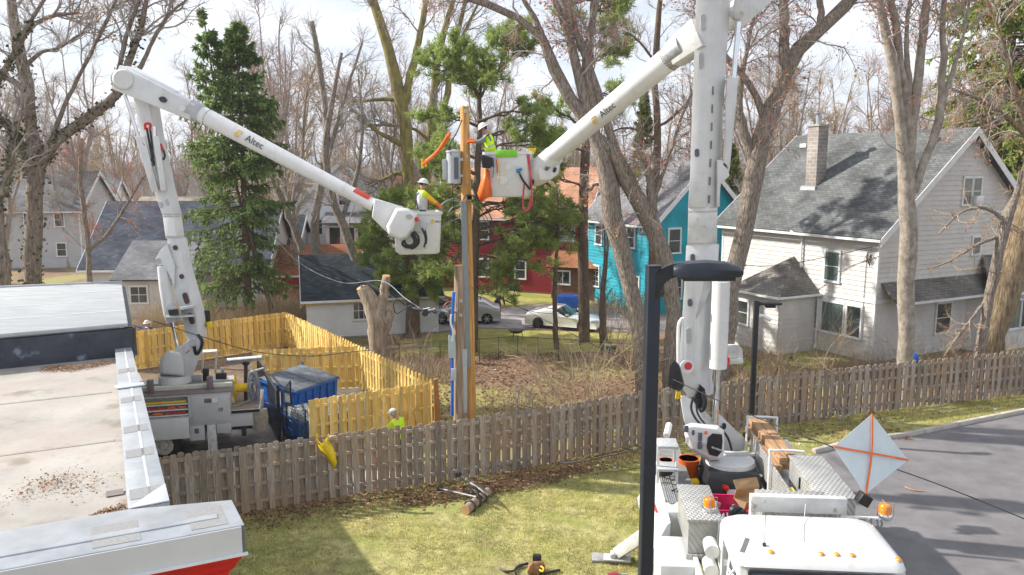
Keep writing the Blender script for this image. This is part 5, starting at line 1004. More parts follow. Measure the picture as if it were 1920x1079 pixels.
# ------------------------------------------------------------------ left bucket truck
O1 = Vector((-11.16, 24.49, 0)); M1 = frame(O1, (.97, .2425)); T1 = thing('bucket_truck', M1 @ Vector((0, 1.25, 0)), 'left white bucket truck with open tool shelf, parked beside the flat roof, boom raised', 'truck')
body1 = mat('truck_body_grey_white', (.50, .50, .49), .45, .06, 1.5, detail=7); addramp(body1, 7, (.25, .15, .09), .66, .74, 7, .7)
brownp = mat('box_top_plate', (.20, .155, .15), .55, .12, 26); cream = mat('cream_lip', (.60, .58, .48), .5, .06, 3)
mb = MB(M1); mb.box(-5, -1.05, 0, .55, .7, 2.17); mb.box(-1.05, .8, .3, .55, 1.45, 2.1); mb.box(-1.05, .8, 0, .55, 2.1, 2.17); mb.box(.8, 2.07, 0, .55, 1.12, 2.17); mb.box(-1.05, .8, .02, .55, 1.0, 1.45)
mb.box(.8, 1.25, 0, .5, .62, 1.119); mb.box(1.62, 2.07, 0, .5, .8, 1.119); mb.build('side_body', body1, T1, bevel=.012)
mb = MB(M1); mb.box(-5, 2.12, -.03, .52, 2.173, 2.20); mb.build('box_top', brownp, T1); mb = MB(M1); mb.box(-5, 2.12, .50, .66, 2.203, 2.34); mb.build('rail_lip', cream, T1, bevel=.01)
for x in (-2.0, -.35, 1.45): mb = MB(M1); mb.box(x-.09, x+.09, .3, .48, 2.2, 2.62); mb.build('bracket', brownp, T1, bevel=.01)
mb = MB(M1); mb.box(.92, 2.02, -.03, -.001, 1.22, 2.08); dr = mb.build('locker_door', body1, T1, bevel=.008)
mb = MB(M1); mb.box(1.72, 1.86, -.045, -.031, 1.55, 1.68); mb.build('latch', steel, dr); mb = MB(M1); mb.box(1.3, 1.52, -.036, -.031, 1.86, 2.0); mb.build('warning_label', label_d, dr); mb = MB(M1); mb.box(1.3, 1.52, -.038, -.0362, 1.965, 2.0); mb.build('label_band', label_r, dr); mb = MB(M1); mb.box(1.54, 1.7, -.036, -.031, 1.86, 2.0); mb.build('white_label', label_w, dr)
mb = MB(M1); mb.box(-1.3, .82, -.20, -.16, .78, 1.42); mb.box(-1.3, .82, -.16, 0.0, 1.40, 1.43); mb.box(-1.3, .82, -.16, 0, .78, .81); dd = mb.build('open_drawer_front', mat('drawer_white', (.60, .6, .58), .45, .04, 2), T1, bevel=.01); mb = MB(M1); mb.box(-.75, -.5, -.215, -.201, .98, 1.12); mb.build('latch', dark, dd); mb = MB(M1); mb.box(.95, 1.08, -.012, -.001, .86, 1.02); mb.build('warning_label', label_d, T1)
for z in (1.5, 1.68, 1.86): mb = MB(M1); mb.box(-1.04, .79, .0, .29, z-.012, z+.012); mb.build('shelf', trim, T1)
rt1 = random.Random(4)
for z, m_, ln, n_ in ((1.88, yellow, .9, 3), (1.70, red, .32, 6), (1.52, red, .4, 5)):
    for i in range(n_): x = -1.0+i*(1.75/n_)+rt1.random()*.05; mb = MB(M1); w__ = ln*.7; mb.tube([(x, .08, z+.045), (min(x+w__, .74), .1, z+.045)], .04, 8); mb.build('stored_tool', m_ if rt1.random() < .8 else orange, T1)
mb = MB(M1); mb.box(-5, 2.05, .56, 1.85, 1.35, 1.5); mb.box(-5, 2.05, 1.87, 2.45, .7, 2.1); mb.box(2.07, 2.98, 0, 2.45, 1.42, 1.52); mb.box(2.07, 2.95, .02, .1, .98, 1.41); mb.box(2.9, 2.97, 0, 2.45, .98, 1.41); mb.build('flat_bed', body1, T1, bevel=.01)
mb = MB(M1); mb.box(2.09, 2.94, .12, 2.4, 1.523, 1.54); mb.build('wood_deck', mat('deck_wood', (.22, .15, .09), .85, .15, 4, stretch=(1, 6, 1), col2=(.33, .25, .17)), T1)
mb = MB(M1); mb.box(2.1, 2.98, -.012, -.001, 1.44, 1.53); mb.build('black_edge', dark, T1); mb = MB(M1); mb.box(-5, 2.9, .85, 1.0, .62, .85); mb.box(-5, 2.9, 1.5, 1.65, .62, .85); mb.box(2.35, 2.5, .3, .45, .55, .97); mb.build('chassis', darkmetal, T1)
for y in (.18, 2.05):
    wv = MB(M1); wv.tube([(0, y-.14+a, .5) for a in (0, .03, .25, .28)], [.46, .5, .5, .46], 28); wo_ = wv.build('wheel', rubber, T1, smooth=True, angle=40)
    wr_ = MB(M1); wr_.tube([(0, y-.15, .5), (0, y-.1, .5)], .29, 24); wr_.tube([(0, y-.2, .5), (0, y-.15, .5)], [.1, .14], 14)
    for k in range(8): a = k*math.pi/4; wr_.tube([(math.cos(a)*.2, y-.175, .5+math.sin(a)*.2), (math.cos(a)*.2, y-.15, .5+math.sin(a)*.2)], .022, 6)
    wr_.build('rim', mat('rusty_rim', (.5, .46, .4), .6, .2, 9), wo_)
for y in (.12, 2.2): mb = MB(M1); mb.box(1.33, 1.6, y-.1, y+.12, .1, 1.15); mb.box(1.15, 1.8, y-.2, y+.2, .01, .1); mb.build('outrigger', offwhite, T1, bevel=.01)
for x in (-4.2,):
    for y in (.18, 2.05): wv = MB(M1); wv.tube([(x, y-.14+a, .5) for a in (0, .03, .25, .28)], [.46, .5, .5, .46], 24); wv.build('wheel', rubber, T1, smooth=True, angle=40)
mb = MB(M1); mb.hexa([(-7.0, .1, .7), (-5.1, .1, .7), (-5.1, 2.35, .7), (-7.0, 2.35, .7)], [(-6.6, .25, 2.6), (-5.2, .2, 2.7), (-5.2, 2.25, 2.7), (-6.6, 2.2, 2.6)]); mb.box(-8.4, -6.9, .3, 2.15, .7, 1.5); mb.build('cab', white_clean, T1, bevel=.08)
# turntable and lower works
mb = MB(M1); mb.box(-.55, 1.0, .75, 1.75, 1.5, 2.0); mb.build('pedestal', dark, T1, bevel=.02)
lettering('Altec', .13, M1 @ Vector((.78, .745, 1.86)), M1.to_3x3() @ Vector((1, 0, 0)), (0, 0, 1), label_w, T1, 'pedestal_lettering')
Y1 = 25.7; tb = thing_turret = None
mb = MB(); c = pt(328, 708, Y1); mb.tube([c+Vector((0, 0, -.16)), c+Vector((0, 0, .1))], [.52, .5], 28); mb.build('turntable', white, T1, smooth=True)
poly = [(300, 702), (298, 684), (303, 668), (318, 657), (337, 660), (345, 680), (345, 706)]
mb = MB(); mb.loft([[pt(x, y, Y1-.42) for x, y in [(303, 700), (302, 684), (308, 670), (320, 662), (336, 664), (342, 680), (342, 702)]], [pt(x, y, Y1-.3) for x, y in poly], [pt(x, y, Y1+.35) for x, y in poly]]); mb.build('turret_cover', white_clean, T1, bevel=.03, smooth=True)
for dy in (-.30, .28):
    mb = MB(); mb.prism([pt(x, y, Y1+dy) for x, y in [(310, 700), (308, 672), (338, 650), (352, 639), (364, 633), (377, 636), (381, 648), (374, 668), (360, 706)]], (0, .05, 0)); mb.build('turret_side_plate', white, T1, bevel=.01)
mb = MB(); mb.tube([pt(361, 643, Y1-.36), pt(361, 643, Y1+.36)], .12, 18); mb.build('pivot_pin', greyface, T1); slot(352, 660, Y1-.31, .03, .2, T1, label_r, rot=-.9)
mb = MB(); mb.tube(catmull([pt(371, 628, Y1-.3), pt(379, 640, Y1-.35), pt(376, 655, Y1-.38), pt(368, 664, Y1-.3), pt(364, 650, Y1-.33)], 5), .055, 8); mb.build('hydraulic_hose', dark, T1, smooth=True)
# lower boom
boomloft([(354, 382, 648, Y1), (347, 389, 628, Y1), (342, 387, 596, Y1), (330, 378, 560, Y1), (320, 363, 507, Y1), (313, 351, 450, Y1), (311, 349, 446, Y1)], 'lower_boom', white, T1)
boomloft([(310, 347, 448, Y1), (304, 341, 402, Y1)], 'boom_sleeve', white_clean, T1); boomloft([(303.5, 342, 403, Y1-.02), (294, 335, 376, Y1-.02), (287, 330, 355, Y1-.02), (283, 325, 330, Y1-.02), (263, 308, 253, Y1-.02), (249, 297, 180, Y1-.02), (243, 290, 160, Y1-.02)], 'boom_riser', white, T1)
mb = MB(); mb.prism([pt(x, y, Y1-.1) for x, y in [(313, 458), (300, 470), (291, 486), (292, 494), (298, 498), (305, 497), (312, 506), (320, 522), (326, 540), (328, 500)]], (0, .3, 0)); mb.build('boom_ear', white, T1, bevel=.01)
mb = MB(); mb.tube([pt(297, 490, Y1-.14), pt(297, 490, Y1+.25)], .09, 14); mb.build('pivot_pin', greyface, T1)
mb = MB(); mb.tube([pt(305, 500, Y1), pt(310, 540, Y1), pt(319, 590, Y1), pt(322, 604, Y1)], [.17, .19, .2, .16], 16); mb.build('lift_cylinder', white_clean, T1, smooth=True); mb = MB(); mb.tube([pt(322, 600, Y1), pt(336, 668, Y1)], .055, 10); mb.build('cylinder_rod', chrome, T1, smooth=True)
for i, (x, y, w_, h_) in enumerate([(328, 465, .14, .16), (340, 519, .14, .16), (348, 560, .16, .38), (358, 598, .16, .38), (300, 385, .1, .2), (313, 380, .1, .2)]): slot(x, y, Y1-.12-.0*i, w_, h_, T1, mat('hole_plate', (.10, .04, .04), .5) if i < 4 else greyface, rot=.22)
def bolt_row(y, xl, xr, Y, n, parent, depth=.45, split=.72):
    a, b, c, d = sect(xl, xr, y, Y, depth, split); m = MB()
    for p, q, k in ((a, b, n), (b, c, max(3, n//2))):
        for i in range(k): u = p.lerp(q, (i+.5)/k); nn_ = Vector((q.y-p.y, p.x-q.x, 0)).normalized(); nn_ = -nn_ if nn_.y > 0 else nn_; m.tube([u, u+nn_*.022], .016, 6)
    m.build('bolt_row', greyface, parent)
for y_, xl_, xr_ in ((446, 311, 349), (443, 310.5, 348), (406, 304.5, 341.5), (402, 304, 341)): bolt_row(y_, xl_, xr_, Y1-.01, 9, T1)
# control console by the boom foot
mb = MB(); mb.hexa([pt(311, 597, 25.2), pt(368, 594, 25.2), pt(368, 591, 25.7), pt(311, 594, 25.7)], [pt(311, 594, 25.2), pt(368, 591, 25.2), pt(368, 588, 25.7), pt(311, 591, 25.7)]); mb.box(*sum([[a, b] for a, b in zip(pt(317, 594, 25.25), pt(334, 580, 25.6))], [])) if 0 else None; mb.build('console_shelf', offwhite, T1)
mb = MB(); mb.hexa([pt(317, 592, 25.25), pt(336, 590, 25.25), pt(336, 588, 25.6), pt(317, 590, 25.6)], [pt(315, 582, 25.25), pt(334, 580, 25.25), pt(334, 579, 25.6), pt(315, 580, 25.6)]); mb.build('console_box', darkmetal, T1)
mb = MB(); mb.hexa([pt(337, 582, 25.2), pt(366, 577, 25.2), pt(366, 574, 25.8), pt(337, 579, 25.8)], [pt(337, 577, 25.2), pt(366, 572, 25.2), pt(366, 570, 25.8), pt(337, 575, 25.8)]); mb.build('console_tray', offwhite, T1)
mb = MB(); mb.prism([pt(x, y, Y1-.25) for x, y in [(311, 580), (316, 570), (330, 590), (334, 603), (312, 604), (309, 595)]], (0, .3, 0)); mb.build('console_bracket', white, T1)
for px_, py_ in ((389, 615),): mb = MB(); mb.tube([pt(388, 582, 26), pt(389, 612, 26)], .10, 8); mb.build('pouch', dark, T1); mb = MB(); mb.tube([pt(391, 604, 25.9), pt(393, 614, 25.9)], .09, 8); mb.build('yellow_tag', yellow, T1)
# riser cylinders and hoses
mb = MB(); a, b = pt(234, 178, Y1-.35), pt(259, 256, Y1-.3); mb.tube([a, b], .055, 10); mb.build('cylinder_rod', chrome, T1, smooth=True)
mb = MB(); mb.hexa([pt(253, 256, Y1-.5), pt(271, 256, Y1-.5), pt(273, 256, Y1-.15), pt(254, 256, Y1-.15)], [pt(285, 361, Y1-.4), pt(297, 360, Y1-.4), pt(299, 360, Y1-.1), pt(286, 361, Y1-.1)]); mb.build('lift_cylinder', white, T1, bevel=.015)
mb = MB(); mb.tube([pt(290, 238, Y1-.3), pt(291, 257, Y1-.3)], .05, 10); mb.build('cylinder_rod', chrome, T1, smooth=True); mb = MB(); mb.hexa([pt(286, 256, Y1-.52), pt(298, 256, Y1-.52), pt(301, 256, Y1-.2), pt(288, 256, Y1-.2)], [pt(301, 358, Y1-.42), pt(312, 357, Y1-.42), pt(315, 357, Y1-.15), pt(303, 358, Y1-.15)]); mb.build('lift_cylinder', white, T1, bevel=.015)
for P_ in ([(275, 240), (279, 262), (283, 285), (288, 310)], [(281, 240), (284, 262), (286, 285), (289, 312)], [(270, 270), (272, 290), (277, 300), (284, 300), (288, 292)], [(303, 274), (307, 285), (309, 293), (306, 300)]):
    mb = MB(); mb.tube(catmull([pt(x, y, Y1-.42) for x, y in P_], 5), .035, 8); mb.build('hydraulic_hose', dark, T1, smooth=True)
for P_ in ([(273, 244), (272, 234), (277, 232), (282, 234), (281, 244)], [(268, 267), (272, 273)], [(301, 270), (305, 282)]): mb = MB(); mb.tube(catmull([pt(x, y, Y1-.45) for x, y in P_], 4), .042, 8); mb.build('hose_end', red, T1, smooth=True)
# elbow and upper boom
mb = MB(); mb.tube([pt(231, 149, 25.05), pt(231, 149, 25.12), pt(231, 149, 25.2)], [.27, .30, .31], 28); mb.build('elbow_disc', white_clean, T1, smooth=True, angle=30)
mb = MB(); mb.tube([pt(229, 150, 25.2), pt(229, 150, 26.2)], .32, 24); mb.build('elbow_joint', white, T1, smooth=True, angle=40)
def obl(pa, pb, wa, wb, Ya, Yb, dpt, name, m, bev=.02): # oblique box boom traced by centreline and half heights in px
    a = pt(*pa, Ya); b = pt(*pb, Yb); mb = MB(); mb.beam(a, b, dpt, wa, dpt*.9, wb, up=(0, 0, 1)); return mb.build(name, m, T1 if name != 'x' else None, bevel=bev)
obl((226, 146), (368, 212), .80, .52, 25.55, 25.2, .55, 'elbow_casting', white, .05)
mb = MB(); mb.beam(pt(240, 130, 25.6), pt(330, 178, 25.45), .4, .22); mb.build('elbow_top_cover', white_clean, T1, bevel=.05)
slot(305, 187, 25.02, .26, .18, T1, mat('window_dark_blue', (.03, .045, .06), .3), rot=-.4); slot(341, 203, 24.93, .24, .2, T1, white_clean)
mb = MB(); mb.tube([pt(357, 203, 25.22), pt(378, 215, 25.2)], [.30, .285], 20); mb.build('boom_collar', greyface, T1, smooth=True)
a, b = pt(375, 213, 25.2), pt(702, 386, 24.0); mb = MB(); mb.tube([a, b], [.265, .195], 24); mb.build('upper_boom', white_clean, T1, smooth=True)
dirb = (b-a).normalized(); _f = (cam.location-a).normalized(); _u = dirb.cross(_f).normalized(); _u = _u if _u.z > 0 else -_u; _n = dirb.cross(_u); _n = _n if _n.dot(_f) > 0 else -_n
mb = MB(); rr_ = []
for t_, r_ in ((.885, .213), (.97, .206)):
    c_ = a+(b-a)*t_; arc = [c_+(_u*math.cos(g)+_n*math.sin(g))*r_ for g in [R(8+i*9) for i in range(8)]]; rr_.append(arc+[c_+(p-c_)*.985 for p in reversed(arc)])
mb.loft(rr_); mb.build('red_band', mat('red_tape', (.65, .06, .03), .5), T1, smooth=True, angle=50)
q = a+(b-a)*.34; fr_ = (Vector((0, 0, H))-Vector((0, 0, 0))-q+Vector((0, 0, 0))); fr_ = (cam.location-q).normalized(); upv = dirb.cross(fr_).normalized()*-1
if upv.z < 0: upv = -upv
nv = dirb.cross(upv); nv = nv if nv.dot(fr_) > 0 else -nv
logo(q+nv*.252, dirb, upv, .30, T1)
# boom tip housings
mb = MB(); mb.loft([[pt(x, y, 23.55+o) for x, y in [(702, 372), (755, 388), (766, 398), (750, 432), (735, 446), (697, 408)]] for o in (-.05, .5)]); mb.build('boom_tip_housing', white_clean, T1, bevel=.05)
mb = MB(); mb.loft([[pt(x, y, 23.15+o) for x, y in ([(742, 390), (765, 391), (783, 402), (776, 430), (764, 447), (752, 452), (728, 440), (724, 425)] if o > -.1 else [(745, 396), (765, 397), (778, 405), (771, 430), (762, 442), (752, 446), (732, 436), (730, 425)])] for o in (-.12, -.04, .45)]); mb.build('control_housing', white_clean, T1, bevel=.03)
slot(767, 407, 23.0, .2, .14, T1, greyface, rot=-.35); slot(781, 412, 23.05, .12, .14, T1, red)
mb = MB(); mb.hexa([pt(785, 412, 23.2), pt(803, 418, 23.2), pt(803, 418, 23.5), pt(785, 412, 23.5)], [pt(788, 432, 23.2), pt(797, 437, 23.2), pt(797, 437, 23.5), pt(788, 432, 23.5)]); mb.build('control_cover', mat('clear_grey_cover', (.45, .46, .47), .35), T1, bevel=.02)
for P_, r_ in (([(772, 436), (779, 446), (781, 456), (774, 463), (763, 464), (755, 459), (756, 452)], .04), ([(770, 440), (776, 449), (776, 457), (769, 461), (761, 458), (758, 450)], .035), ([(776, 434), (784, 444), (785, 455), (779, 463), (770, 467)], .035), ([(791, 428), (796, 440), (798, 452), (795, 464)], .028), ([(797, 432), (800, 446), (799, 458)], .022)):
    mb = MB(); mb.tube(catmull([pt(x, y, 23.02) for x, y in P_], 5), r_, 8); mb.build('hydraulic_hose', dark, T1, smooth=True)
bc = pt(782, 396, 24.1); BM1, bo1 = bucket(T1, bc, R(14), 1.38, .86, 1.28)
mb = MB(BM1); mb.box(-.45, .2, -.46, -.44, -1.12, -.62); mb.build('bucket_recess', mat('recess_beige', (.55, .54, .5), .4, .05, 2), T1, bevel=.01)
lettering('Altec', .09, BM1 @ Vector((.57, -.435, -.3)), BM1.to_3x3() @ Vector((1, 0, 0)), (0, 0, 1), logo_grey, T1)
mb = MB(BM1); mb.box(.36, .44, -.437, -.432, -.36, -.24); mb.build('logo_mark', logo_gold, T1)
# rear deck gear
def coilmb(c, r, n, wr, axis='x', M=None, seed=1):
    rg = random.Random(seed); m_ = MB(M); c = Vector(c)
    for k in range(n):
        rr = r*(1+rg.gauss(0, .22)); off = rg.gauss(0, .05); el = 3.3+rg.gauss(0, .25); P = []
        for i in range(25): a = 2*math.pi*i/24; P.append(c+Vector((off, math.cos(a)*rr, math.sin(a)*rr*el)) if axis == 'x' else c+Vector((math.cos(a)*rr, off, math.sin(a)*rr*el)))
        m_.tube(P, wr, 5, cap=False)
    return m_
reel = thing('cable_reel', M1 @ Vector((1.95, 2.25, 1.54)), 'yellow cable reel standing on the rear deck of the left bucket truck', 'reel')
for x in (-.24, .24):
    mb = MB(M1 @ Matrix.Translation((2.4+x, 1.1, 2.0))); mb.tube([(0, 0, 0), (.03, 0, 0)], .32, 20); mb.build('flange', yellow, reel)
    for a in (.8, 1.57, 2.35): mb = MB(M1 @ Matrix.Translation((2.4+x, 1.1, 2.0))); mb.beam((0, math.cos(a)*.3, math.sin(a)*.3), (0, math.cos(a)*.45, math.sin(a)*.48), .05, .04); mb.build('spoke', yellow, reel)
mb = MB(M1 @ Matrix.Translation((2.4, 1.1, 2.0))); mb.tube([(-.24, 0, 0), (.24, 0, 0)], .15, 16); mb.build('drum', yellow, reel); mb = MB(M1 @ Matrix.Translation((2.4, 1.1, 2.0))); mb.beam((-.3, 0, 0), (-.3, -.2, -.46), .06, .06); mb.beam((.3, 0, 0), (.3, -.2, -.46), .06, .06); mb.beam((-.3, 0, 0), (-.3, .25, -.46), .06, .06); mb.beam((.3, 0, 0), (.3, .25, -.46), .06, .06); mb.build('stand', yellow, reel)
st = thing('roller_stand', M1 @ Vector((2.75, 1.6, 1.54)), 'grey horizontal roller pipe on a black post at the truck rear', 'stand')
mb = MB(); mb.tube([pt(427, 677, 26.3), pt(493, 671, 26.0)], .09, 12); mb.build('roller', steel, st); mb = MB(); mb.beam(pt(461, 676, 26.2), pt(461, 750, 26.2), .1, .1); mb.prism([pt(452, 681, 26.15), pt(470, 680, 26.15), pt(461, 690, 26.15)], (0, .04, 0)); mb.build('post', darkmetal, st)
cm = coilmb(pt(477, 727, 25.9), .13, 46, .015, 'y', seed=3); cb_ = mat('coil_cable_grey', (.16, .17, .19), .5, .2, 8, col2=(.33, .35, .38)); tag(cm.build('cable_coil', cb_), 'hanging coil of grey cable on the rear of the left truck', 'cable')
mb = MB(); mb.tube([pt(470, 698, 25.9), pt(498, 690, 25.9)], .04, 8); mb.tube([pt(496, 683, 25.9), pt(497, 697, 25.9)], .05, 8); mb.build('coil_hook', steel, st)
mb = MB(); c_ = pt(487, 803, 25.4); mb.tube([c_, c_+Vector((.02, 0, .35)), c_+Vector((0, 0, .62))], [.24, .28, .26], 14); tag(mb.build('canvas_bag', canvas, smooth=True), 'drab canvas bucket bag hanging off the rear corner of the left truck', 'bag')
mb = MB(); P0_ = pt(390, 657, 26.6); bx = P0_
rk = thing('step_rack', P0_, 'small white step rack behind the left boom turret', 'rack'); mb.hexa([pt(380, 663, 26.3), pt(406, 661, 26.3), pt(407, 657, 26.7), pt(381, 658, 26.7)], [pt(380, 661, 26.3), pt(406, 659, 26.3), pt(407, 655, 26.7), pt(381, 656, 26.7)]); mb.build('tread', offwhite, rk)
for x in (381, 406): mb = MB(); mb.beam(pt(x, 662, 26.3), pt(x-2, 700, 26.3), .05, .05); mb.beam(pt(x, 657, 26.7), pt(x-2, 698, 26.7), .05, .05); mb.build('leg', offwhite, rk)
for i, (x0, x1, y0, y1, m_) in enumerate([(380, 392, 692, 715, dark), (355, 379, 704, 716, greyface), (404, 425, 700, 712, darkmetal), (414, 420, 690, 700, steel)]):
    mb = MB(); mb.hexa([pt(x0, y1, 25.9), pt(x1, y1, 25.9), pt(x1, y1, 26.2), pt(x0, y1, 26.2)], [pt(x0, y0, 25.9), pt(x1, y0, 25.9), pt(x1, y0-1, 26.2), pt(x0, y0-1, 26.2)]); mb.build('hydraulic_box', m_, T1, bevel=.02)
for i in range(6): mb = MB(M1); mb.tube([(2.15+i*.05, .35+i*.03, 1.56), (2.4+i*.04, .9, 1.57)], .018, 6); tag(mb.build('steel_bar', steel), 'one of the loose steel bars lying on the rear deck of the left truck', 'bar', 'steel bars on the deck')
# ------------------------------------------------------------------ right bucket truck (facing the camera)
O2 = Vector((4.72, 11.1, 0)); M2 = frame(O2, (1, -.087)); T2 = thing('bucket_truck', M2 @ Vector((.1, 5, 0)), 'big white bucket truck facing us at lower right, mast rising out of the picture', 'truck')
X = lambda x, y, z: M2 @ Vector((x, y, z))
Mc = M2 @ Matrix.Translation((0, .47, 0))
# cab: rounded roof via rings
mb = MB(Mc)
def crect(w, y0, y1, z, r):
    P = []
    for cx_, cy_, a0 in ((w-r, y0+r, -90), (w-r, y1-r, 0), (-w+r, y1-r, 90), (-w+r, y0+r, 180)):
        for k in range(5): a = R(a0+k*22.5); P.append((cx_+r*math.cos(a)+.1, cy_+r*math.sin(a), z))
    return P
cabw = 1.32; roof_rings = [crect(cabw, -.12, 1.85, 2.3, .12), crect(cabw, .20, 1.85, 3.03, .15), crect(cabw, .13, 1.85, 3.08, .2), crect(cabw-.03, .17, 1.82, 3.17, .22), crect(cabw-.12, .27, 1.75, 3.24, .28), crect(cabw-.32, .46, 1.55, 3.29, .3), crect(cabw-.7, .72, 1.25, 3.32, .22)]
mb.loft([crect(cabw, -.42, 1.85, 1.1, .12)]+roof_rings); mb.build('cab', white_clean, T2, smooth=True, angle=60)
mb = MB(Mc); mb.hexa([(-1.02, -.10, 2.36), (1.22, -.10, 2.36), (1.22, -.06, 2.36), (-1.02, -.06, 2.36)], [(-1.0, .165, 3.0), (1.2, .165, 3.0), (1.2, .20, 3.0), (-1.0, .20, 3.0)]); mb.M = Mc @ Matrix.Translation((0, -.04, 0)); ws = mb.build('windshield', glassmat('windshield_glass', (.02, .05, .06)), T2)
mb = MB(Mc); fr0 = [(-1.04, -.15, 2.33), (1.24, -.15, 2.33), (1.22, .125, 3.02), (-1.02, .125, 3.02)]; mb.tube([fr0[0], fr0[1]], .03, 8); mb.tube(fr0[1:3], .03, 8); mb.tube([fr0[2], fr0[3]], .03, 8); mb.tube([fr0[3], fr0[0]], .03, 8); mb.build('windshield_seal', dark, ws, smooth=True)
for s in (-1, 1): mb = MB(Mc); x_ = .1+s*(cabw+.005); mb.hexa([(x_-.01, -.1, 2.25), (x_+.01, -.1, 2.25), (x_+.01, 1.3, 2.25), (x_-.01, 1.3, 2.25)], [(x_-.01, .2, 2.9), (x_+.005, .2, 2.9), (x_+.005, 1.3, 2.95), (x_-.01, 1.3, 2.95)]); mb.build('side_window', glass, T2)
mb = MB(Mc); mb.hexa([(-.75, -2.2, .9), (.95, -2.2, .9), (1.1, -.4, .9), (-.9, -.4, .9)], [(-.6, -2.1, 1.75), (.8, -2.1, 1.75), (1.0, -.4, 2.25), (-.8, -.4, 2.25)]); mb.build('hood', white_clean, T2, bevel=.08)
for s in (-1, 1):
    mb = MB(Mc); xx = .1+s*1.05; mb.box(xx-.25, xx+.25, -1.9, -.6, 1.0, 1.25); mb.build('fender', white_clean, T2, bevel=.08)
    for yy in (-1.2, 6.6): mb = MB(Mc); mb.tube([(xx-.14, yy, .5), (xx-.1, yy, .5), (xx+.1, yy, .5), (xx+.14, yy, .5)], [.46, .5, .5, .46], 24); mb.build('wheel', rubber, T2, smooth=True, angle=40)
for px_ in (1458, 1553, 1582, 1611, 1697):
    p = pt(px_, 1043, 11.55); rl = (Mc.inverted() @ p); rl.y = .33; zz = 3.245-.04*(abs(rl.x-.1) > .9)
    mb = MB(Mc); mb.ball((rl.x, .33, zz), .05, .06, .045, 12, 6, 0); l_ = mb.build('marker_light', orange_amber, T2, smooth=True); mb = MB(Mc); mb.tube([(rl.x, .33, zz-.03), (rl.x, .33, zz+.004)], .062, 12); mb.build('base', greyface, l_)
mb = MB(Mc); q = Mc.inverted() @ pt(1434, 1000, 12.1); mb.tube([(q.x, q.y, 3.25), (q.x, q.y, 3.33)], .03, 8); mb.tube([(q.x, q.y, 3.33), (q.x, q.y, 3.85)], .005, 4); mb.build('antenna', darkmetal, T2)
mb = MB(Mc); mb.beam((-.1, .6, 3.335), (.35, 2.1, 3.325), .012, .006); mb.build('roof_crease', mat('crease_paint', (.6, .62, .64), .5), T2)
# mirrors and their tube arms
def mirror(s):
    x0 = .1+s*cabw; P = lambda a, b, c: (x0+s*a, b, c)
    for A_, B_ in ((P(0, .3, 2.95), P(.5, -.25, 2.75)), (P(0, .1, 2.2), P(.5, -.25, 2.75)), (P(0, -.2, 2.75), P(.5, -.25, 2.75)), (P(0, -.2, 2.2), P(.42, -.25, 2.2)), (P(.5, -.25, 2.75), P(.42, -.25, 2.1))): m_ = MB(Mc); m_.tube([A_, B_], .018, 8); m_.build('mirror_arm', trim, T2, smooth=True)
    m_ = MB(Mc); m_.box(*sorted((x0+s*.35, x0+s*.55)), -.29, -.22, 2.15, 2.6); o = m_.build('mirror', darkmetal, T2, bevel=.02)
mirror(-1); mirror(1)
mb = MB(Mc); a = Mc.inverted() @ pt(1395, 1022, 11.6); mb.M = Mc @ Matrix.Translation(a) @ Matrix.Rotation(.5, 4, 'Z') @ Matrix.Rotation(.4, 4, 'Y'); mb.box(-.06, .06, -.03, .03, -.12, .12); mb.build('spot_mirror', greyface, T2, bevel=.02)
mb = MB(Mc)
for (xa, ya, za), (xb, yb, zb) in (((-1.22, .7, 3.0), (-1.36, .3, 2.4)), ((-1.3, .45, 2.9), (-.95, -.2, 2.5)), ((-1.3, .45, 2.3), (-.95, .2, 2.9)), ((-1.7, .0, 2.2), (-.95, -.2, 2.35))): mb.tube([(xa, ya, za), (xb, yb, zb)], .02, 8)
mb.build('mirror_arm', trim, T2, smooth=True)
for z in (2.25, 2.62): mb = MB(Mc); mb.tube([(-1.36, 1.9, z), (-1.36, 1.55, z-.02)], [.12, .13], 18); mb.build('air_cleaner', white_clean, T2, smooth=True, angle=40)
# chassis, bodies, decks
mb = MB(M2); mb.box(-.45, -.25, -2, 9.4, .6, .9); mb.box(.45, .65, -2, 9.4, .6, .9); mb.build('chassis', darkmetal, T2)
mb = MB(M2); mb.box(-1.78, -1.12, 5.1, 9.4, .7, 1.96); mb.build('left_body', white, T2, bevel=.015)
mb = MB(M2); mb.box(-1.80, -1.08, 5.6, 9.4, 1.963, 2.0); mb.build('left_body_top', mat('worn_grey_deck', (.16, .155, .15), .8, .15, 4, detail=9, col2=(.26, .25, .24)), T2)
mb = MB(M2); mb.box(-1.55, -1.1, 5.3, 5.58, 1.2, 1.99); mb.build('black_locker_end', dark, T2)
for i in range(5): mb = MB(M2); mb.tube([(-1.74+i*.045, 5.5, 2.0-.0*i), (-1.76+i*.04, 7.6, 2.02)], .018, 6); mb.build('stowed_rod', steel, T2)
mb = MB(M2); mb.hexa([(-2.25, 4.6, 1.1), (-1.8, 4.6, 1.1), (-1.8, 7.8, 1.1), (-2.25, 7.8, 1.1)], [(-1.86, 4.6, 1.9), (-1.79, 4.6, 1.95), (-1.79, 7.8, 1.95), (-1.86, 7.8, 1.9)]); mb.build('side_flap', white, T2, bevel=.01); mb = MB(M2); mb.beam((-1.98, 5.6, 1.72), (-2.02, 6.6, 1.66), .05, .02); mb.build('red_marking', label_r, T2)
mb = MB(M2); mb.box(-2.15, -1.5, 3.0, 4.28, .8, 1.8); mb.build('front_locker', mat('locker_pale', (.58, .59, .6), .45, .04, 1.5), T2, bevel=.02)
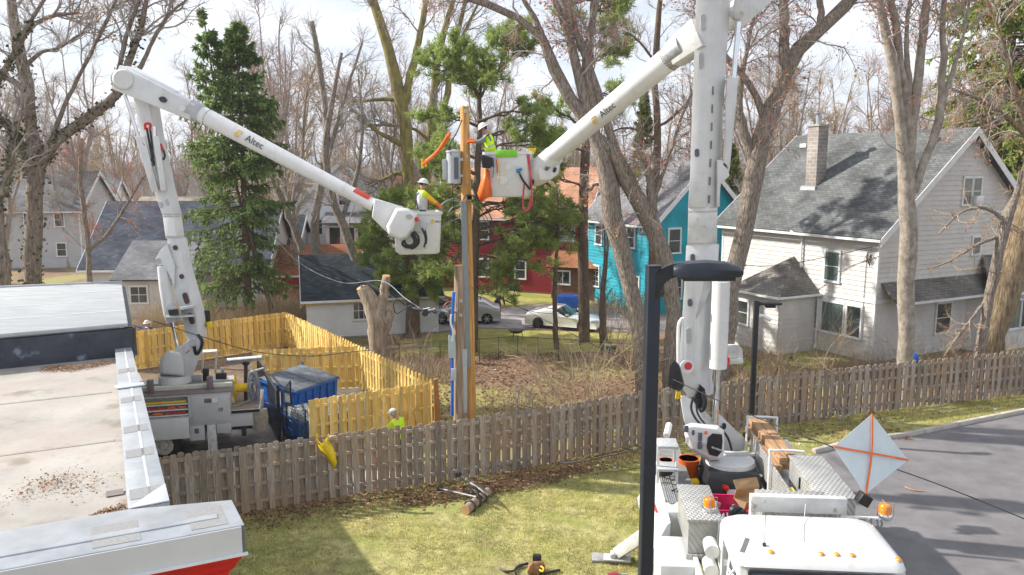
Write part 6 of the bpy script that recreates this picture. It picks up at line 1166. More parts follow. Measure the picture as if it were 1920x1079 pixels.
mb = MB(M2); mb.box(-1.50, -1.40, 2.55, 4.28, .8, 1.86); mb.build('locker_side', white, T2, bevel=.02); mb = MB(M2); mb.tube([(-1.40, 2.5, 1.2), (-1.40, 2.42, 1.25), (-1.40, 2.42, 1.6), (-1.40, 2.5, 1.65)], .018, 6); mb.build('grab_handle', trim, T2)
tpl = plate; mb = MB(M2); mb.box(-1.60, -.98, 3.35, 5.0, 1.88, 2.6); al = mb.build('tread_plate_box', tpl, T2, bevel=.012); mb = MB(M2); mb.box(-1.63, -.95, 3.30, 5.05, 2.56, 2.62); mb.box(-1.63, -.95, 3.30, 3.34, 1.80, 1.9); mb.build('lid', tpl, al, bevel=.008)
mb = MB(M2); mb.box(-1.2, 1.9, 2.6, 9.4, 1.3, 1.55); mb.build('deck', mat('deck_grey', (.22, .22, .22), .8, .15, 5, detail=8), T2)
mb = MB(M2); mb.box(.95, 1.78, 4.1, 9.4, .7, 2.2); mb.build('right_body', white, T2, bevel=.015); 
mb = MB(M2); mb.box(1.02, 1.72, 3.95, 6.25, 2.2, 2.86); rb_ = mb.build('tread_plate_box', tpl, T2, bevel=.012); mb = MB(M2); mb.box(.99, 1.75, 3.92, 6.28, 2.862, 2.9); mb.build('lid', tpl, rb_, bevel=.008); mb = MB(M2); mb.box(.985, 1.018, 5.3, 5.33, 2.5, 2.75); mb.build('latch', dark, rb_)
mb = MB(M2); mb.box(.68, .72, 4.2, 8.8, 2.0, 2.6); mb.build('tread_plate_wall', tpl, T2)
for y in (6.4, 8.9): mb = MB(M2); mb.tube(catmull([(.62, y, 1.6), (.62, y, 2.85), (.66, y, 2.95), (1.3, y, 2.95), (1.36, y, 2.85), (1.36, y, 2.2)], 3), .03, 8); mb.build('hoop_rail', trim, T2, smooth=True)
mb = MB(M2); mb.box(-.6, 1.1, 2.62, 2.78, 3.12, 3.42); mb.box(-.6, -.5, 2.62, 2.78, 1.3, 3.12); mb.box(1.0, 1.1, 2.62, 2.78, 1.3, 3.12); mb.build('headache_rack', offwhite, T2, bevel=.012)
mb = MB(M2); mb.box(-.35, .95, 2.8, 3.5, 2.55, 3.2); mb.build('tread_plate_box', tpl, T2, bevel=.012)
mb = MB(M2); mb.box(1.1, 1.95, 2.66, 2.76, 2.95, 3.05); mb.build('beacon_bracket', trim, T2)
def beacon(c, lab):
    b_ = thing('beacon', M2 @ Vector(c), lab, 'warning light', 'amber beacons on the right truck'); m_ = MB(M2 @ Matrix.Translation(c)); m_.tube([(0, 0, 0), (0, 0, .05), (0, 0, .09)], [.14, .15, .13], 18); m_.build('base', chrome, b_, smooth=True, angle=40)
    m_ = MB(M2 @ Matrix.Translation(c)); m_.tube([(0, 0, .09), (0, 0, .22), (0, 0, .255), (0, 0, .265)], [.115, .11, .09, .04], 18); m_.build('lens', orange_amber, b_, smooth=True, angle=60)
    m_ = MB(M2 @ Matrix.Translation(c))
    for a in (0, 1.57): m_.tube([(math.cos(a)*.15, math.sin(a)*.15, .02), (math.cos(a)*.15, math.sin(a)*.15, .27), (-math.cos(a)*.15, -math.sin(a)*.15, .27), (-math.cos(a)*.15, -math.sin(a)*.15, .02)], .008, 5)
    m_.build('cage', steel, b_)
beacon((-1.15, 3.75, 2.625), 'amber beacon in a wire cage on the left tread plate box behind the cab'); beacon((1.80, 2.72, 3.06), 'amber beacon in a wire cage on the right hand bracket beside the folded sign')
# cab-side chains and clutter
for i in range(14):
    x = -.93+random.gauss(0, .07); m_ = MB(M2); m_.tube([(x, 3.15+random.gauss(0, .1), 2.75), (x+random.gauss(0, .03), 3.05, 2.2), (x+random.gauss(0, .05), 2.95, 1.6+random.random()*.3)], .014, 5); tag(m_.build('chain', steel), 'one of the chains hanging in a bunch between the cab and tread plate box', 'chain', 'hanging chains')
for i in range(9):
    m_ = MB(M2); x = 1.2+random.random()*.4; m_.tube(catmull([(x, 2.6, 3.06), (x+.05, 2.5, 3.12), (x+.1, 2.55, 2.98), (x-.02, 2.6, 2.9)], 3), .018, 5); tag(m_.build('shackle', steel), 'one of the metal shackles clipped beside the right beacon', 'shackle', 'shackles at the bracket')
cr = MB(M2); cr.box(-.75, .05, 5.3, 6.2, 1.3, 1.34); [cr.box(a, b, c, d, 1.34, 1.95) for a, b, c, d in ((-.75, .05, 5.3, 5.33), (-.75, .05, 6.17, 6.2), (-.75, -.72, 5.33, 6.17), (.02, .05, 5.33, 6.17))]; tag(cr.build('crate', magenta), 'bright magenta plastic crate full of gear on the truck deck', 'crate')
for (x, y, z, a, s, lab) in ((.1, 5.7, 2.1, .4, .3, 'larger open cardboard box flap above the magenta crate'), (.25, 5.1, 1.95, -.3, .2, 'small torn cardboard piece in front of the pedestal')):
    m_ = MB(M2 @ Matrix.Translation((x, y, z)) @ Matrix.Rotation(a, 4, 'Z') @ Matrix.Rotation(.35, 4, 'X')); m_.box(-s, s, -s*.7, s*.7, -.15, -.14); m_.box(-s, s, -s*.7, -s*.66, -.14, .1); m_.box(-s, s, s*.66, s*.7, -.14, .1); m_.hexa([(-s, s*.7, .1), (s, s*.7, .1), (s, s*.72, .11), (-s, s*.72, .11)], [(-s, s*1.3, .2), (s, s*1.2, .22), (s, s*1.22, .23), (-s, s*1.32, .21)]); tag(m_.build('cardboard_box', cardboard), lab, 'box')
m_ = MB(M2 @ Matrix.Translation((-.35, 5.0, 2.05)) @ Matrix.Rotation(.5, 4, 'Z') @ Matrix.Rotation(-.4, 4, 'Y')); m_.tube([(0, -.12, 0), (0, -.1, 0), (0, .1, 0), (0, .12, 0)], [.08, .14, .14, .12], 14); m_.box(-.1, .1, -.2, -.12, -.1, .1); tag(m_.build('work_lamp', dark, smooth=True, angle=40), 'black round work lamp lying in front of the magenta crate', 'lamp')
rg6 = random.Random(21); cl6 = [dark, steel, greyface, orange, yellow, trim, red, rubber]
for i in range(22):
    m_ = MB(M2 @ Matrix.Translation((rg6.uniform(-.85, .6), rg6.uniform(5.0, 6.9), 1.62+rg6.random()*.22)) @ Matrix.Rotation(rg6.random()*3, 4, 'Z') @ Matrix.Rotation(rg6.gauss(0, .2), 4, 'Y')); k_ = i % 3
    if k_ == 0: m_.tube([(-.3, 0, 0), (.0, .03, .02), (.3, 0, 0)], .025, 7)
    elif k_ == 1: m_.box(-.12, .12, -.07, .07, -.04, .08); m_.box(-.03, .03, -.09, .09, .081, .1)
    else: m_.tube([(-.1, 0, 0), (-.08, 0, 0), (.08, 0, 0), (.1, 0, 0)], [.03, .07, .07, .03], 10); m_.tube([(.1, 0, 0), (.28, 0, 0)], .02, 6)
    tag(m_.build('tool', cl6[rg6.randrange(8)], bevel=.004), 'one of the mixed tools strewn on the truck deck around the crate', 'tool', 'tools strewn on the truck deck')
for i in range(5):
    m_ = MB(M2); y_ = 5.2+i*.35; m_.tube(catmull([(-.9, y_, 1.4), (-.6, y_+.4, 1.5), (-.3, y_-.1, 1.38), (.1, y_+.3, 1.42), (.6, y_+.1, 1.4)], 5), .022, 6); tag(m_.build('hose', [dark, wire_grey, orange, dark, yellow][i], smooth=True), 'one of the hoses snaking over the truck deck before the pedestal', 'hose', 'hoses on the truck deck')
rg5 = random.Random(12); cols = [dark, greyface, steel, trim, yellow, rubber]
for i in range(9):
    m_ = MB(M2 @ Matrix.Translation((rg5.uniform(-.65, -.05), rg5.uniform(5.4, 6.1), 1.42+rg5.random()*.3)) @ Matrix.Rotation(rg5.random()*3, 4, 'Z') @ Matrix.Rotation(rg5.random(), 4, 'X')); m_.tube([(-.14, 0, 0), (-.1, 0, 0), (.1, 0, 0), (.16, 0, 0)], [.03, .06, .055, .02], 10); tag(m_.build('tool', cols[i % 6], smooth=True), 'one of the small tools heaped inside the magenta crate', 'tool', 'tools in the magenta crate')
for i in range(6): m_ = MB(M2); m_.tube([(.35+i*.06, 5.2+i*.1, 1.5+i*.03), (.45+i*.03, 8.2, 1.7+i*.04)], .045, 8); tag(m_.build('pipe', greyface if i % 2 else steel, smooth=True), 'one of the long grey pipes lying along the truck deck by the pedestal', 'pipe', 'pipes on the truck deck')
m_ = MB(M2); m_.beam((.84, 4.3, 2.5), (.82, 5.3, 2.52), .08, .02); tag(m_.build('yellow_level', yellow), 'yellow bar lying against the right tread plate box', 'bar')
m_ = MB(M2); m_.hexa([(.15, 3.35, 2.75), (.6, 3.35, 2.75), (.6, 3.7, 2.75), (.15, 3.7, 2.75)], [(.12, 3.35, 3.0), (.65, 3.35, 3.0), (.65, 3.75, 3.08), (.12, 3.75, 3.08)]); m_.build('cable_holder', dark, T2, bevel=.015)
for k, (x0, w_, z0, dz) in enumerate(((.75, .18, 2.42, .16), (.95, .18, 2.42, .16), (1.15, .16, 2.42, .15), (.86, .2, 2.59, .16), (1.08, .2, 2.59, .16))):
    m_ = MB(M2); y0 = 6.45+[0, .15, .1, .05, .35][k]; y1 = 9.3+[0, .2, -.1, .3, .1][k]; m_.hexa([(x0, y0, z0), (x0+w_, y0, z0), (x0+w_-.1, y1, z0), (x0-.1, y1, z0)], [(x0, y0, z0+dz), (x0+w_, y0, z0+dz), (x0+w_-.1, y1, z0+dz), (x0-.1, y1, z0+dz)]); tag(m_.build('timber_beam', lumberm, bevel=.01), ['bottom left timber beam of the brown stack on the right truck', 'bottom middle timber beam of the brown stack on the right truck', 'bottom right timber beam of the brown stack on the right truck', 'upper left timber beam topping the brown stack on the right truck', 'upper right timber beam topping the brown stack on the right truck'][k], 'timber')
# pedestal, turret, controls
mb = MB(M2); mb.hexa([(-.75, 6.75, 1.3), (.7, 6.75, 1.3), (.7, 8.3, 1.3), (-.75, 8.3, 1.3)], [(-.62, 7.05, 2.12), (.56, 7.05, 2.12), (.56, 8.3, 2.12), (-.62, 8.3, 2.12)]); mb.build('pedestal', dark, T2, bevel=.02); mb = MB(M2); mb.hexa([(-.22, 6.82, 1.62), (.28, 6.82, 1.62), (.28, 6.84, 1.62), (-.22, 6.84, 1.62)], [(-.22, 6.88, 1.78), (.28, 6.88, 1.78), (.28, 6.9, 1.78), (-.22, 6.9, 1.78)]); mb.build('label_plate', label_w, T2)
mb = MB(M2); mb.tube([(0, 7.75, 2.12), (0, 7.75, 2.22)], [.6, .58], 32); mb.build('turntable', white, T2, smooth=True, angle=40)
mb = MB(); YC = 18.6; mb.loft([[pt(x, y, YC+o) for x, y in q_] for o, q_ in ((-.15, [(1288, 812), (1288, 802), (1300, 800), (1345, 806), (1352, 812), (1352, 845), (1345, 855), (1330, 858), (1300, 842)]), (-.02, [(1283, 815), (1282, 798), (1296, 795), (1348, 800), (1358, 808), (1358, 850), (1350, 862), (1328, 864), (1292, 842)]), (.5, [(1283, 815), (1284, 800), (1296, 793), (1345, 797), (1356, 806), (1356, 845), (1348, 858), (1328, 860), (1292, 838)]))]); mb.build('control_console', white_clean, T2, bevel=.02, smooth=True)
mb = MB(); mb.prism([pt(x, y, YC-.2) for x, y in [(1328, 822), (1337, 814), (1354, 816), (1355, 828), (1353, 848), (1345, 857), (1330, 853), (1326, 838)]], (0, .06, 0)); mb.build('control_panel_recess', dark, T2)
for i in range(5): mb = MB(); a = pt(1334+i*4.2, 838+i*1.5, YC-.2); mb.tube([a, a+Vector((0, -.1, .02))], .02, 6); mb.ball(a+Vector((0, -.12, .02)), .03, n=8, m=5); mb.build('control_lever', steel, T2, smooth=True)
for i, (x, y, w_, h_, m2) in enumerate([(1287, 805, .1, .16, label_d), (1300, 812, .06, .12, label_d), (1313, 820, .09, .2, label_d), (1289, 826, .07, .16, label_w), (1312, 836, .09, .18, label_d), (1321, 840, .09, .18, greyface), (1324, 812, .06, .08, orange)]): a = pt(x, y, YC-.19); mb = MB(); mb.hexa([a+Vector((-w_/2, 0, -h_/2)), a+Vector((w_/2, 0, -h_/2)), a+Vector((w_/2, .03, -h_/2)), a+Vector((-w_/2, .03, -h_/2))], [a+Vector((-w_/2, 0, h_/2)), a+Vector((w_/2, 0, h_/2)), a+Vector((w_/2, .03, h_/2)), a+Vector((-w_/2, .03, h_/2))]); mb.build('console_label', m2, T2)
mb = MB(); mb.hexa([pt(1360, 850, 19), pt(1402, 848, 19), pt(1404, 846, 19.5), pt(1362, 848, 19.5)], [pt(1362, 863, 19), pt(1400, 864, 19), pt(1402, 862, 19.5), pt(1362, 862, 19.5)]); mb.tube([pt(1400, 855, 19.2), pt(1415, 854, 19.2)], .07, 10); mb.build('gearbox', offwhite, T2, bevel=.02)
mb = MB(); mb.prism([pt(x, y, 19.4) for x, y in [(1276, 745), (1282, 741), (1300, 752), (1325, 795), (1330, 808), (1290, 806), (1283, 790)]], (0, .08, 0)); mb.build('turret_side_plate', white, T2, bevel=.01)
mb = MB(); mb.prism([pt(x, y, 20.1) for x, y in [(1345, 775), (1352, 780), (1380, 808), (1397, 822), (1396, 845), (1370, 850), (1350, 845)]], (0, .08, 0)); mb.build('turret_side_plate', white, T2, bevel=.01); slot(1358, 800, 20.06, .1, .16, T2, dark)
mb = MB(); mb.prism([pt(x, y, 19.9) for x, y in [(1296, 760), (1318, 770), (1348, 800), (1362, 850), (1325, 850), (1300, 800)]], (0, .5, 0)); mb.build('turret_frame', offwhite, T2, bevel=.01)
mb = MB(); mb.prism([pt(x, y, 19.75) for x, y in [(1313, 722), (1322, 730), (1322, 760), (1312, 776), (1299, 760), (1304, 742)]], (0, .1, 0)); mb.build('boom_foot_opening', dark, T2)
mb = MB(); mb.tube(catmull([pt(1318, 735, 19.6), pt(1322, 755, 19.55), pt(1318, 768, 19.6), pt(1309, 770, 19.6)], 5), .06, 8); mb.build('hydraulic_hose', dark, T2, smooth=True)
# mast sections
Ym = 20.0
boomloft([(1288, 1340, 745, Ym), (1273, 1336, 715, Ym), (1273, 1342, 660, Ym), (1278, 1343, 600, Ym), (1282, 1345, 540, Ym), (1284, 1347, 500, Ym), (1286, 1349, 460, Ym)], 'lower_mast', white, T2, split=.5, depth=.6)
boomloft([(1288, 1345, 462, Ym), (1290, 1346, 388, Ym)], 'mast_sleeve', offwhite, T2, split=.55, depth=.6)
boomloft([(1289, 1350, 390, Ym-.03), (1293, 1352, 330, Ym-.03), (1297, 1358, 200, Ym-.03), (1301, 1363, 100, Ym-.03), (1304, 1371, 0, Ym-.03), (1306, 1376, -70, Ym-.03)], 'upper_mast', white, T2, split=.47, depth=.6)
for y_, xl_, xr_ in ((397, 1290, 1346), (456, 1288, 1345)): bolt_row(y_, xl_, xr_, Ym-.01, 10, T2, .6, .55)
for i, (x, y, w_, h_, m2) in enumerate([(1319, 42, .13, .38, greyface), (1315, 114, .13, .38, greyface), (1307, 287, .11, .2, label_d), (1299, 484, .12, .2, label_d), (1294, 568, .12, .2, label_d), (1291, 630, .16, .4, greyface)]): slot(x, y, Ym-.09, w_, h_, T2, m2, rot=.04)
for i in range(7): a = pt(1337-i*1.1, 170+i*34, Ym-.07); mb = MB(); mb.hexa([a+Vector((-.02, 0, -.1)), a+Vector((.02, 0, -.1)), a+Vector((.02, .1, -.1)), a+Vector((-.02, .1, -.1))], [a+Vector((-.02, 0, .1)), a+Vector((.02, 0, .1)), a+Vector((.02, .1, .1)), a+Vector((-.02, .1, .1))]); mb.build('mast_slot', mat('slot_rust', (.25, .2, .14), .6) if i == 0 else bpy.data.materials['slot_rust'], T2)
mb = MB(); mb.tube([pt(1385, 42, 20.2), pt(1375, 150, 20.2)], .065, 12); mb.build('cylinder_rod', chrome, T2, smooth=True)
mb = MB(); mb.hexa([pt(1363, 146, 20.0), pt(1384, 146, 20.0), pt(1385, 146, 20.35), pt(1364, 146, 20.35)], [pt(1355, 310, 20.0), pt(1367, 322, 20.0), pt(1368, 322, 20.3), pt(1356, 310, 20.3)]); mb.build('lift_cylinder', white, T2, bevel=.015)
mb = MB(); mb.prism([pt(x, y, 20.0) for x, y in [(1352, 300), (1364, 310), (1368, 330), (1352, 345), (1345, 390), (1345, 300)]], (0, .25, 0)); mb.build('cylinder_bracket', white, T2, bevel=.01)
mb = MB(); mb.prism([pt(x, y, 20.1) for x, y in [(1382, -8), (1397, -8), (1396, 28), (1386, 38), (1377, 34), (1376, 20)]], (0, .2, 0)); mb.build('linkage_plate', offwhite, T2, bevel=.01)
mb = MB(); mb.beam(pt(1368, 40, 20.4), pt(1440, -25, 20.9), .5, .55); mb.build('elbow_arm', white, T2, bevel=.03)
mb = MB(); mb.tube([pt(1352, 528, 19.85), pt(1346, 690, 19.85)], [.225, .225], 24); mb.build('lift_cylinder', white_clean, T2, smooth=True, angle=40); mb = MB(); mb.tube([pt(1345, 688, 19.85), pt(1341, 792, 19.85)], .085, 14); mb.build('cylinder_rod', chrome, T2, smooth=True)
mb = MB(); mb.prism([pt(x, y, 19.75) for x, y in [(1342, 522), (1372, 520), (1368, 532), (1345, 535)]], (0, .3, 0)); mb.build('cylinder_bracket', white, T2)
mb = MB(); mb.prism([pt(x, y, 19.92) for x, y in [(1322, 522), (1345, 521), (1330, 548), (1315, 585), (1304, 600)]], (0, .03, 0)); mb.build('mast_side_plate', greyface, T2)
mb = MB(); mb.tube(catmull([pt(1272, 690, 19.7), pt(1272, 620, 19.7), pt(1276, 602, 19.7), pt(1283, 606, 19.7), pt(1283, 690, 19.7)], 5), .045, 8); mb.build('grab_handle', trim, T2, smooth=True)
mb = MB(); c_ = pt(1288, 688, 19.6); mb.tube([c_, c_+Vector((0, .1, 0))], .17, 18); go = mb.build('round_guard', trim, T2); mb = MB(); mb.tube([c_+Vector((.03, -.02, .02)), c_+Vector((.03, 0, .02))], .1, 14); mb.build('red_face', label_r, go)
# black bag hanging on the mast foot
mb = MB(); mb.loft([[pt(x, y, 19.3+o) for x, y in q_] for o, q_ in ((0, [(1256, 685), (1264, 675), (1273, 685), (1283, 725), (1274, 733), (1262, 728), (1252, 722)]), (.25, [(1254, 688), (1264, 673), (1275, 686), (1284, 722), (1276, 735), (1262, 731), (1250, 722)]))]); bg_ = tag(mb.build('tool_bag', dark, bevel=.03, smooth=True), 'black rubberised bag hanging at the foot of the right mast', 'bag')
mb = MB()
for dx in (-2, 1, 4): mb.beam(pt(1271+dx, 735, 19.3), pt(1270+dx*1.4, 748, 19.3), .04, .03)
tag(mb.build('work_glove', yellow), 'yellow glove dangling beneath the black bag', 'glove')
# winch assembly right of the mast
wn = thing('winch', pt(1378, 680, 21), 'white steel winch head with red hose right of the mast cylinder', 'winch'); mb = MB(); mb.hexa([pt(1362, 672, 20.8), pt(1383, 672, 20.8), pt(1383, 670, 21.2), pt(1362, 670, 21.2)], [pt(1362, 648, 20.8), pt(1384, 646, 20.8), pt(1384, 645, 21.2), pt(1362, 646, 21.2)]); mb.prism([pt(x, y, 20.78) for x, y in [(1384, 645), (1392, 655), (1394, 680), (1384, 684), (1382, 672)]], (0, .3, 0)); mb.hexa([pt(1366, 684, 20.7), pt(1393, 682, 20.7), pt(1393, 680, 21), pt(1366, 682, 21)], [pt(1366, 674, 20.7), pt(1393, 672, 20.7), pt(1393, 671, 21), pt(1366, 673, 21)]); mb.build('housing', offwhite, wn, bevel=.01); mb = MB(); mb.tube(catmull([pt(1360, 668, 20.7), pt(1366, 676, 20.7), pt(1362, 688, 20.7)], 4), .04, 8); mb.build('hose', red, wn)
# upper boom to the right bucket
a, b = pt(1318, 62, 20.1), pt(1263, 104, 20.75); mb = MB(); mb.beam(a, b, .5, .78, .45, .62); mb.build('elbow_casting', offwhite, T2, bevel=.03)
a, b = pt(1285, 86, 20.5), pt(1255, 110, 20.9); mb = MB(); mb.tube([a, b], .33, 24); mb.build('boom_collar', steel, T2, smooth=True)
a, b = pt(1262, 104, 20.8), pt(1012, 312, 24.1); mb = MB(); mb.tube([a, b], [.315, .255], 26); mb.build('upper_boom', white_clean, T2, smooth=True)
q = a+(b-a)*.42; d_ = (a-b).normalized(); fr_ = (cam.location-q).normalized(); upv = fr_.cross(d_).normalized(); upv = upv if upv.z > 0 else -upv; nv = d_.cross(upv); nv = nv if nv.dot(fr_) > 0 else -nv
logo(q+nv*.295+upv*.0, d_, upv, .26, T2)
mb = MB(); mb.tube([pt(1040, 290, 23.75), pt(1012, 322, 24.1), pt(1003, 328, 24.3)], [.30, .40, .36], 20); mb.build('boom_tip_boot', white_clean, T2, smooth=True)
mb = MB(); mb.loft([[pt(x, y, 23.9+o) for x, y in [(1020, 298), (1045, 296), (1050, 312), (1046, 328), (1032, 338), (1012, 340), (1008, 322)]] for o in (-.25, .25)]); mb.build('boom_tip_housing', white_clean, T2, bevel=.06); slot(1029, 311, 23.6, .12, .34, T2, label_d, rot=-.6); slot(1040, 319, 23.62, .1, .16, T2, mat('dark_blue_label', (.02, .03, .08), .4), rot=-.4)
mb = MB(); mb.loft([[pt(x, y, 24.0+o) for x, y in [(1000, 322), (1004, 330), (1001, 345), (995, 356), (992, 345), (997, 330)]] for o in (-.1, .15)]); mb.build('rubber_boot', dark, T2, bevel=.02)
bc = pt(953, 285, 24.2); BM2, bo2 = bucket(T2, bc, R(-9), 1.40, .85, 1.34, taper=.93, tilt=R(-.8))
mb = MB(BM2); mb.box(-.30, .34, -.475, -.455, -.16, .045); mb.build('lime_pad', green_cloth, T2, bevel=.008)
mb = MB(BM2); mb.prism([(x, -.40, z) for x, z in [(-.30, -.72), (.08, -.72), (.02, -.98), (-.18, -.98)]], (0, -.03, 0)); mb.build('bucket_step', mat('step_white', (.70, .70, .69), .35), T2, bevel=.012)
mb = MB(BM2); mb.box(-.02, .16, -.432, -.425, -.52, -.36); mb.build('label_plate', label_w, T2)
for par, a, b, u, rr in ((T1, pt(375, 213, 25.2), pt(702, 386, 24.0), .05, .262), (T2, pt(1262, 104, 20.8), pt(1012, 312, 24.1), .03, .314), (T2, pt(1262, 104, 20.8), pt(1012, 312, 24.1), .93, .262)):
    m = MB(); c = a.lerp(b, u); d = (b-a).normalized(); x_ = d.orthogonal().normalized(); y_ = d.cross(x_)
    for k in range(26): t_ = k*2*math.pi/26; n_ = x_*math.cos(t_)+y_*math.sin(t_); m.tube([c+n_*(rr-.01), c+n_*(rr+.018)], .014, 5)
    m.build('bolt_row', darkmetal, par)
wp = MB(Mc)
for x_ in (-.35, .55): wp.tube([(x_, -.13, 2.42), (x_-.3, .02, 2.85)], .008, 5)
wp.build('wiper', dark, T2)
for P_, r_ in (([(1300, 745), (1296, 765), (1304, 785), (1318, 800)], .03), ([(1306, 750), (1308, 775), (1322, 795), (1340, 808)], .025), ([(1350, 800), (1365, 822), (1372, 845)], .03), ([(1330, 855), (1345, 868), (1362, 866), (1375, 858)], .028), ([(1290, 862), (1300, 872), (1318, 875)], .022)):
    m = MB(); m.tube(catmull([pt(x, y, 19.1) for x, y in P_], 5), r_, 7); m.build('hydraulic_hose', dark, T2, smooth=True)
# folded warning sign on the truck, seen from behind
ks = thing('folded_sign', pt(1623, 925, 14.0), 'pale diamond warning sign seen from behind with orange cross ribs, standing on the right truck', 'sign')
kt, kl, kr, kb_ = pt(1635, 777, 14.55), pt(1563, 838, 14.15), pt(1703, 863, 14.35), pt(1623, 927, 13.9); nn = (kr-kl).cross(kt-kb_).normalized(); nn = -nn if nn.y > 0 else nn
mb = MB(); mb.prism([kt, kl, kb_, kr], nn*-.006); mb.build('sign_cloth', mat('sign_back_cloth', (.60, .68, .70), .7, .05, 2, detail=6), ks)
cc = (kl+kr)/2*.5+(kt+kb_)/2*.5
for a, b in ((kt, kb_), (kl, kr)): mb = MB(); P_ = [a+nn*.012, cc+nn*.05, b+nn*.012]; P_ = catmull(P_, 5); [mb.beam(P_[i], P_[i+1], .035, .008, up=nn) for i in range(len(P_)-1)]; mb.build('rib', mat('orange_rib', (.85, .17, .03), .5) if a is kt else bpy.data.materials['orange_rib'], ks)
mb = MB(); mb.beam(kb_-Vector((0, 0, .02)), kb_-Vector((0, 0, .2)), .06, .06); mb.build('socket', steel, ks); mb = MB(); mb.M = Matrix.Translation(pt(1619, 936, 13.85)) @ Matrix.Rotation(.5, 4, 'Y'); mb.box(-.11, .11, -.1, .1, -.1, .1); mb.build('holder', dark, ks, bevel=.015)
# step cage on the left of the right truck
sc = thing('step_ladder', X(-1.7, 7.2, 2.0), 'pale perforated two tread step rack standing on the left deck of the right truck', 'step')
perf = mat('perforated_tread', (.5, .52, .52), .5, .25, 45)
mb = MB(M2); mb.box(-1.9, -1.42, 6.55, 7.15, 2.86, 2.92); mb.build('upper_tread', perf, sc, bevel=.006); mb = MB(M2); mb.box(-1.9, -1.42, 6.4, 6.9, 2.36, 2.42); mb.build('lower_tread', perf, sc, bevel=.006)
for x in (-1.88, -1.44):
    for y in (6.6, 7.1): mb = MB(M2); mb.box(x-.03, x+.03, y-.03, y+.03, 2.0, 2.86); mb.build('leg', trim, sc)
m_ = MB(M2); m_.tube([(-1.62, 7.35, 2.9), (-1.5, 7.9, 3.0)], .08, 12); tag(m_.build('white_tube', trim, smooth=True), 'short white tube sticking up behind the step rack', 'tube')
for (x, y, z, r_, h_, m2, lab) in ((-1.62, 7.3, 2.02, .17, .3, orange, 'small orange bucket under the step rack'), (-.98, 8.0, 1.5, .26, .62, mat('deep_orange_plastic', (.75, .13, .01), .5, .08, 4), 'tall orange bin beside the control console of the right truck')):
    m_ = MB(M2); m_.tube([(x, y, z), (x, y, z+h_*.95), (x, y, z+h_), (x, y, z+h_), (x, y, z+h_*.2)], [r_*.85, r_, r_*1.07, r_*.92, r_*.8], 20); tag(m_.build('bucket', m2, smooth=True, angle=50), lab, 'bucket')
m_ = MB(M2); cc_ = Vector((-1.7, 7.1, 2.08))
for k in range(7): m_.tube([cc_+Vector((math.cos(a*.4)*(.2+.01*k), math.sin(a*.4)*(.25+.01*k), .02*k)) for a in range(17)], .014, 5, cap=False)
tag(m_.build('cable_coil', wire_dark), 'black cable coil lying under the step rack', 'cable')
m_ = MB(M2 @ Matrix.Translation((-.95, 7.3, 1.75)) @ Matrix.Rotation(.4, 4, 'Z')); m_.tube([(-.15, 0, 0), (-.1, 0, 0), (.1, 0, 0), (.15, 0, 0)], [.06, .11, .11, .05], 12); m_.box(-.08, .08, -.14, .14, -.28, -.08); tag(m_.build('power_tool', yellow, bevel=.01), 'yellow power tool lying beside the tall orange bin', 'tool')
for i, c_ in enumerate((dark, steel)): m_ = MB(M2); m_.tube([(-1.6+i*.08, 6.1, 2.02), (-1.35+i*.06, 6.35+i*.1, 2.03)], [.028, .012], 8); tag(m_.build('screwdriver', c_), ['black handled screwdriver lying on the grey deck', 'steel screwdriver lying on the grey deck'][i], 'tool')
# outrigger and its pad
mb = MB(); p0 = pt(1212, 988, 16.4); p1 = gp(1160, 1042, .14); mb.beam(p0+Vector((.9, -.1, .55)), p1+Vector((0, 0, .08)), .3, .34, .26, .26); mb.build('outrigger', offwhite, T2, bevel=.015)
mb = MB(); mb.M = Matrix.Translation(gp(1157, 1048, .09)) @ Matrix.Rotation(-.15, 4, 'Z'); mb.box(-.32, .32, -.16, .16, 0, .04); mb.tube([(-.1, -.12, .1), (-.1, .12, .1)], .07, 10); mb.build('outrigger_foot', offwhite, T2, bevel=.01)
mb = MB(); mb.M = Matrix.Translation(gp(1147, 1050, 0)) @ Matrix.Rotation(-.1, 4, 'Z'); mb.box(-.48, .48, -.2, .2, .01, .07); tag(mb.build('outrigger_pad', mat('grey_pad', (.3, .3, .3), .85, .15, 5), bevel=.01), 'square grey pad lying under the outrigger foot of the right truck', 'pad')
# ------------------------------------------------------------------ poles
pb = Vector((-1.35, 24.5, 0)); 
np_ = thing('utility_pole', pb, 'tall new honey coloured wooden pole with galvanised hardware, being worked on', 'utility pole')
mb = MB(); top = pt(871, 200, 24.5); mb.tube([Vector((-1.33, 24.5, 0)), Vector((-1.36, 24.5, 5)), top-Vector((0, 0, .02)), top], [.205, .18, .135, .125], 24); mb.build('pole', woodpole, np_, smooth=True, angle=40)
for (x, y) in ((872, 209), (873, 294), (874, 342)): mb = MB(); c = pt(x+1, y, 24.36); mb.box(c.x-.05, c.x+.05, c.y, c.y+.03, c.z-.05, c.z+.05); mb.tube([c+Vector((0, -.03, 0)), c], .02, 6); mb.build('bolt_plate', steel, np_)
mb = MB(); c = pt(880, 371, 24.3); mb.tube([c, c+Vector((0, .1, 0))], .1, 10); mb.box(c.x-.08, c.x+.08, c.y, c.y+.12, c.z-.07, c.z+.07); mb.build('cable_clamp', steel, np_, bevel=.01)
old = thing('utility_pole', (-1.6, 24.35, 0), 'old weathered pole cut short, standing left of the new pole with meters and conduit', 'utility pole')
ot = pt(863, 499, 24.35); mb = MB(); mb.tube([Vector((ot.x-.05, 24.35, 0)), Vector((ot.x-.02, 24.35, 3)), ot], [.25, .22, .19], 20); mb.build('pole', woodold, old, smooth=True, angle=40); mb = MB(); mb.tube([ot, ot+Vector((0, 0, .012))], .185, 20); mb.build('cut_top', cutwood, old)
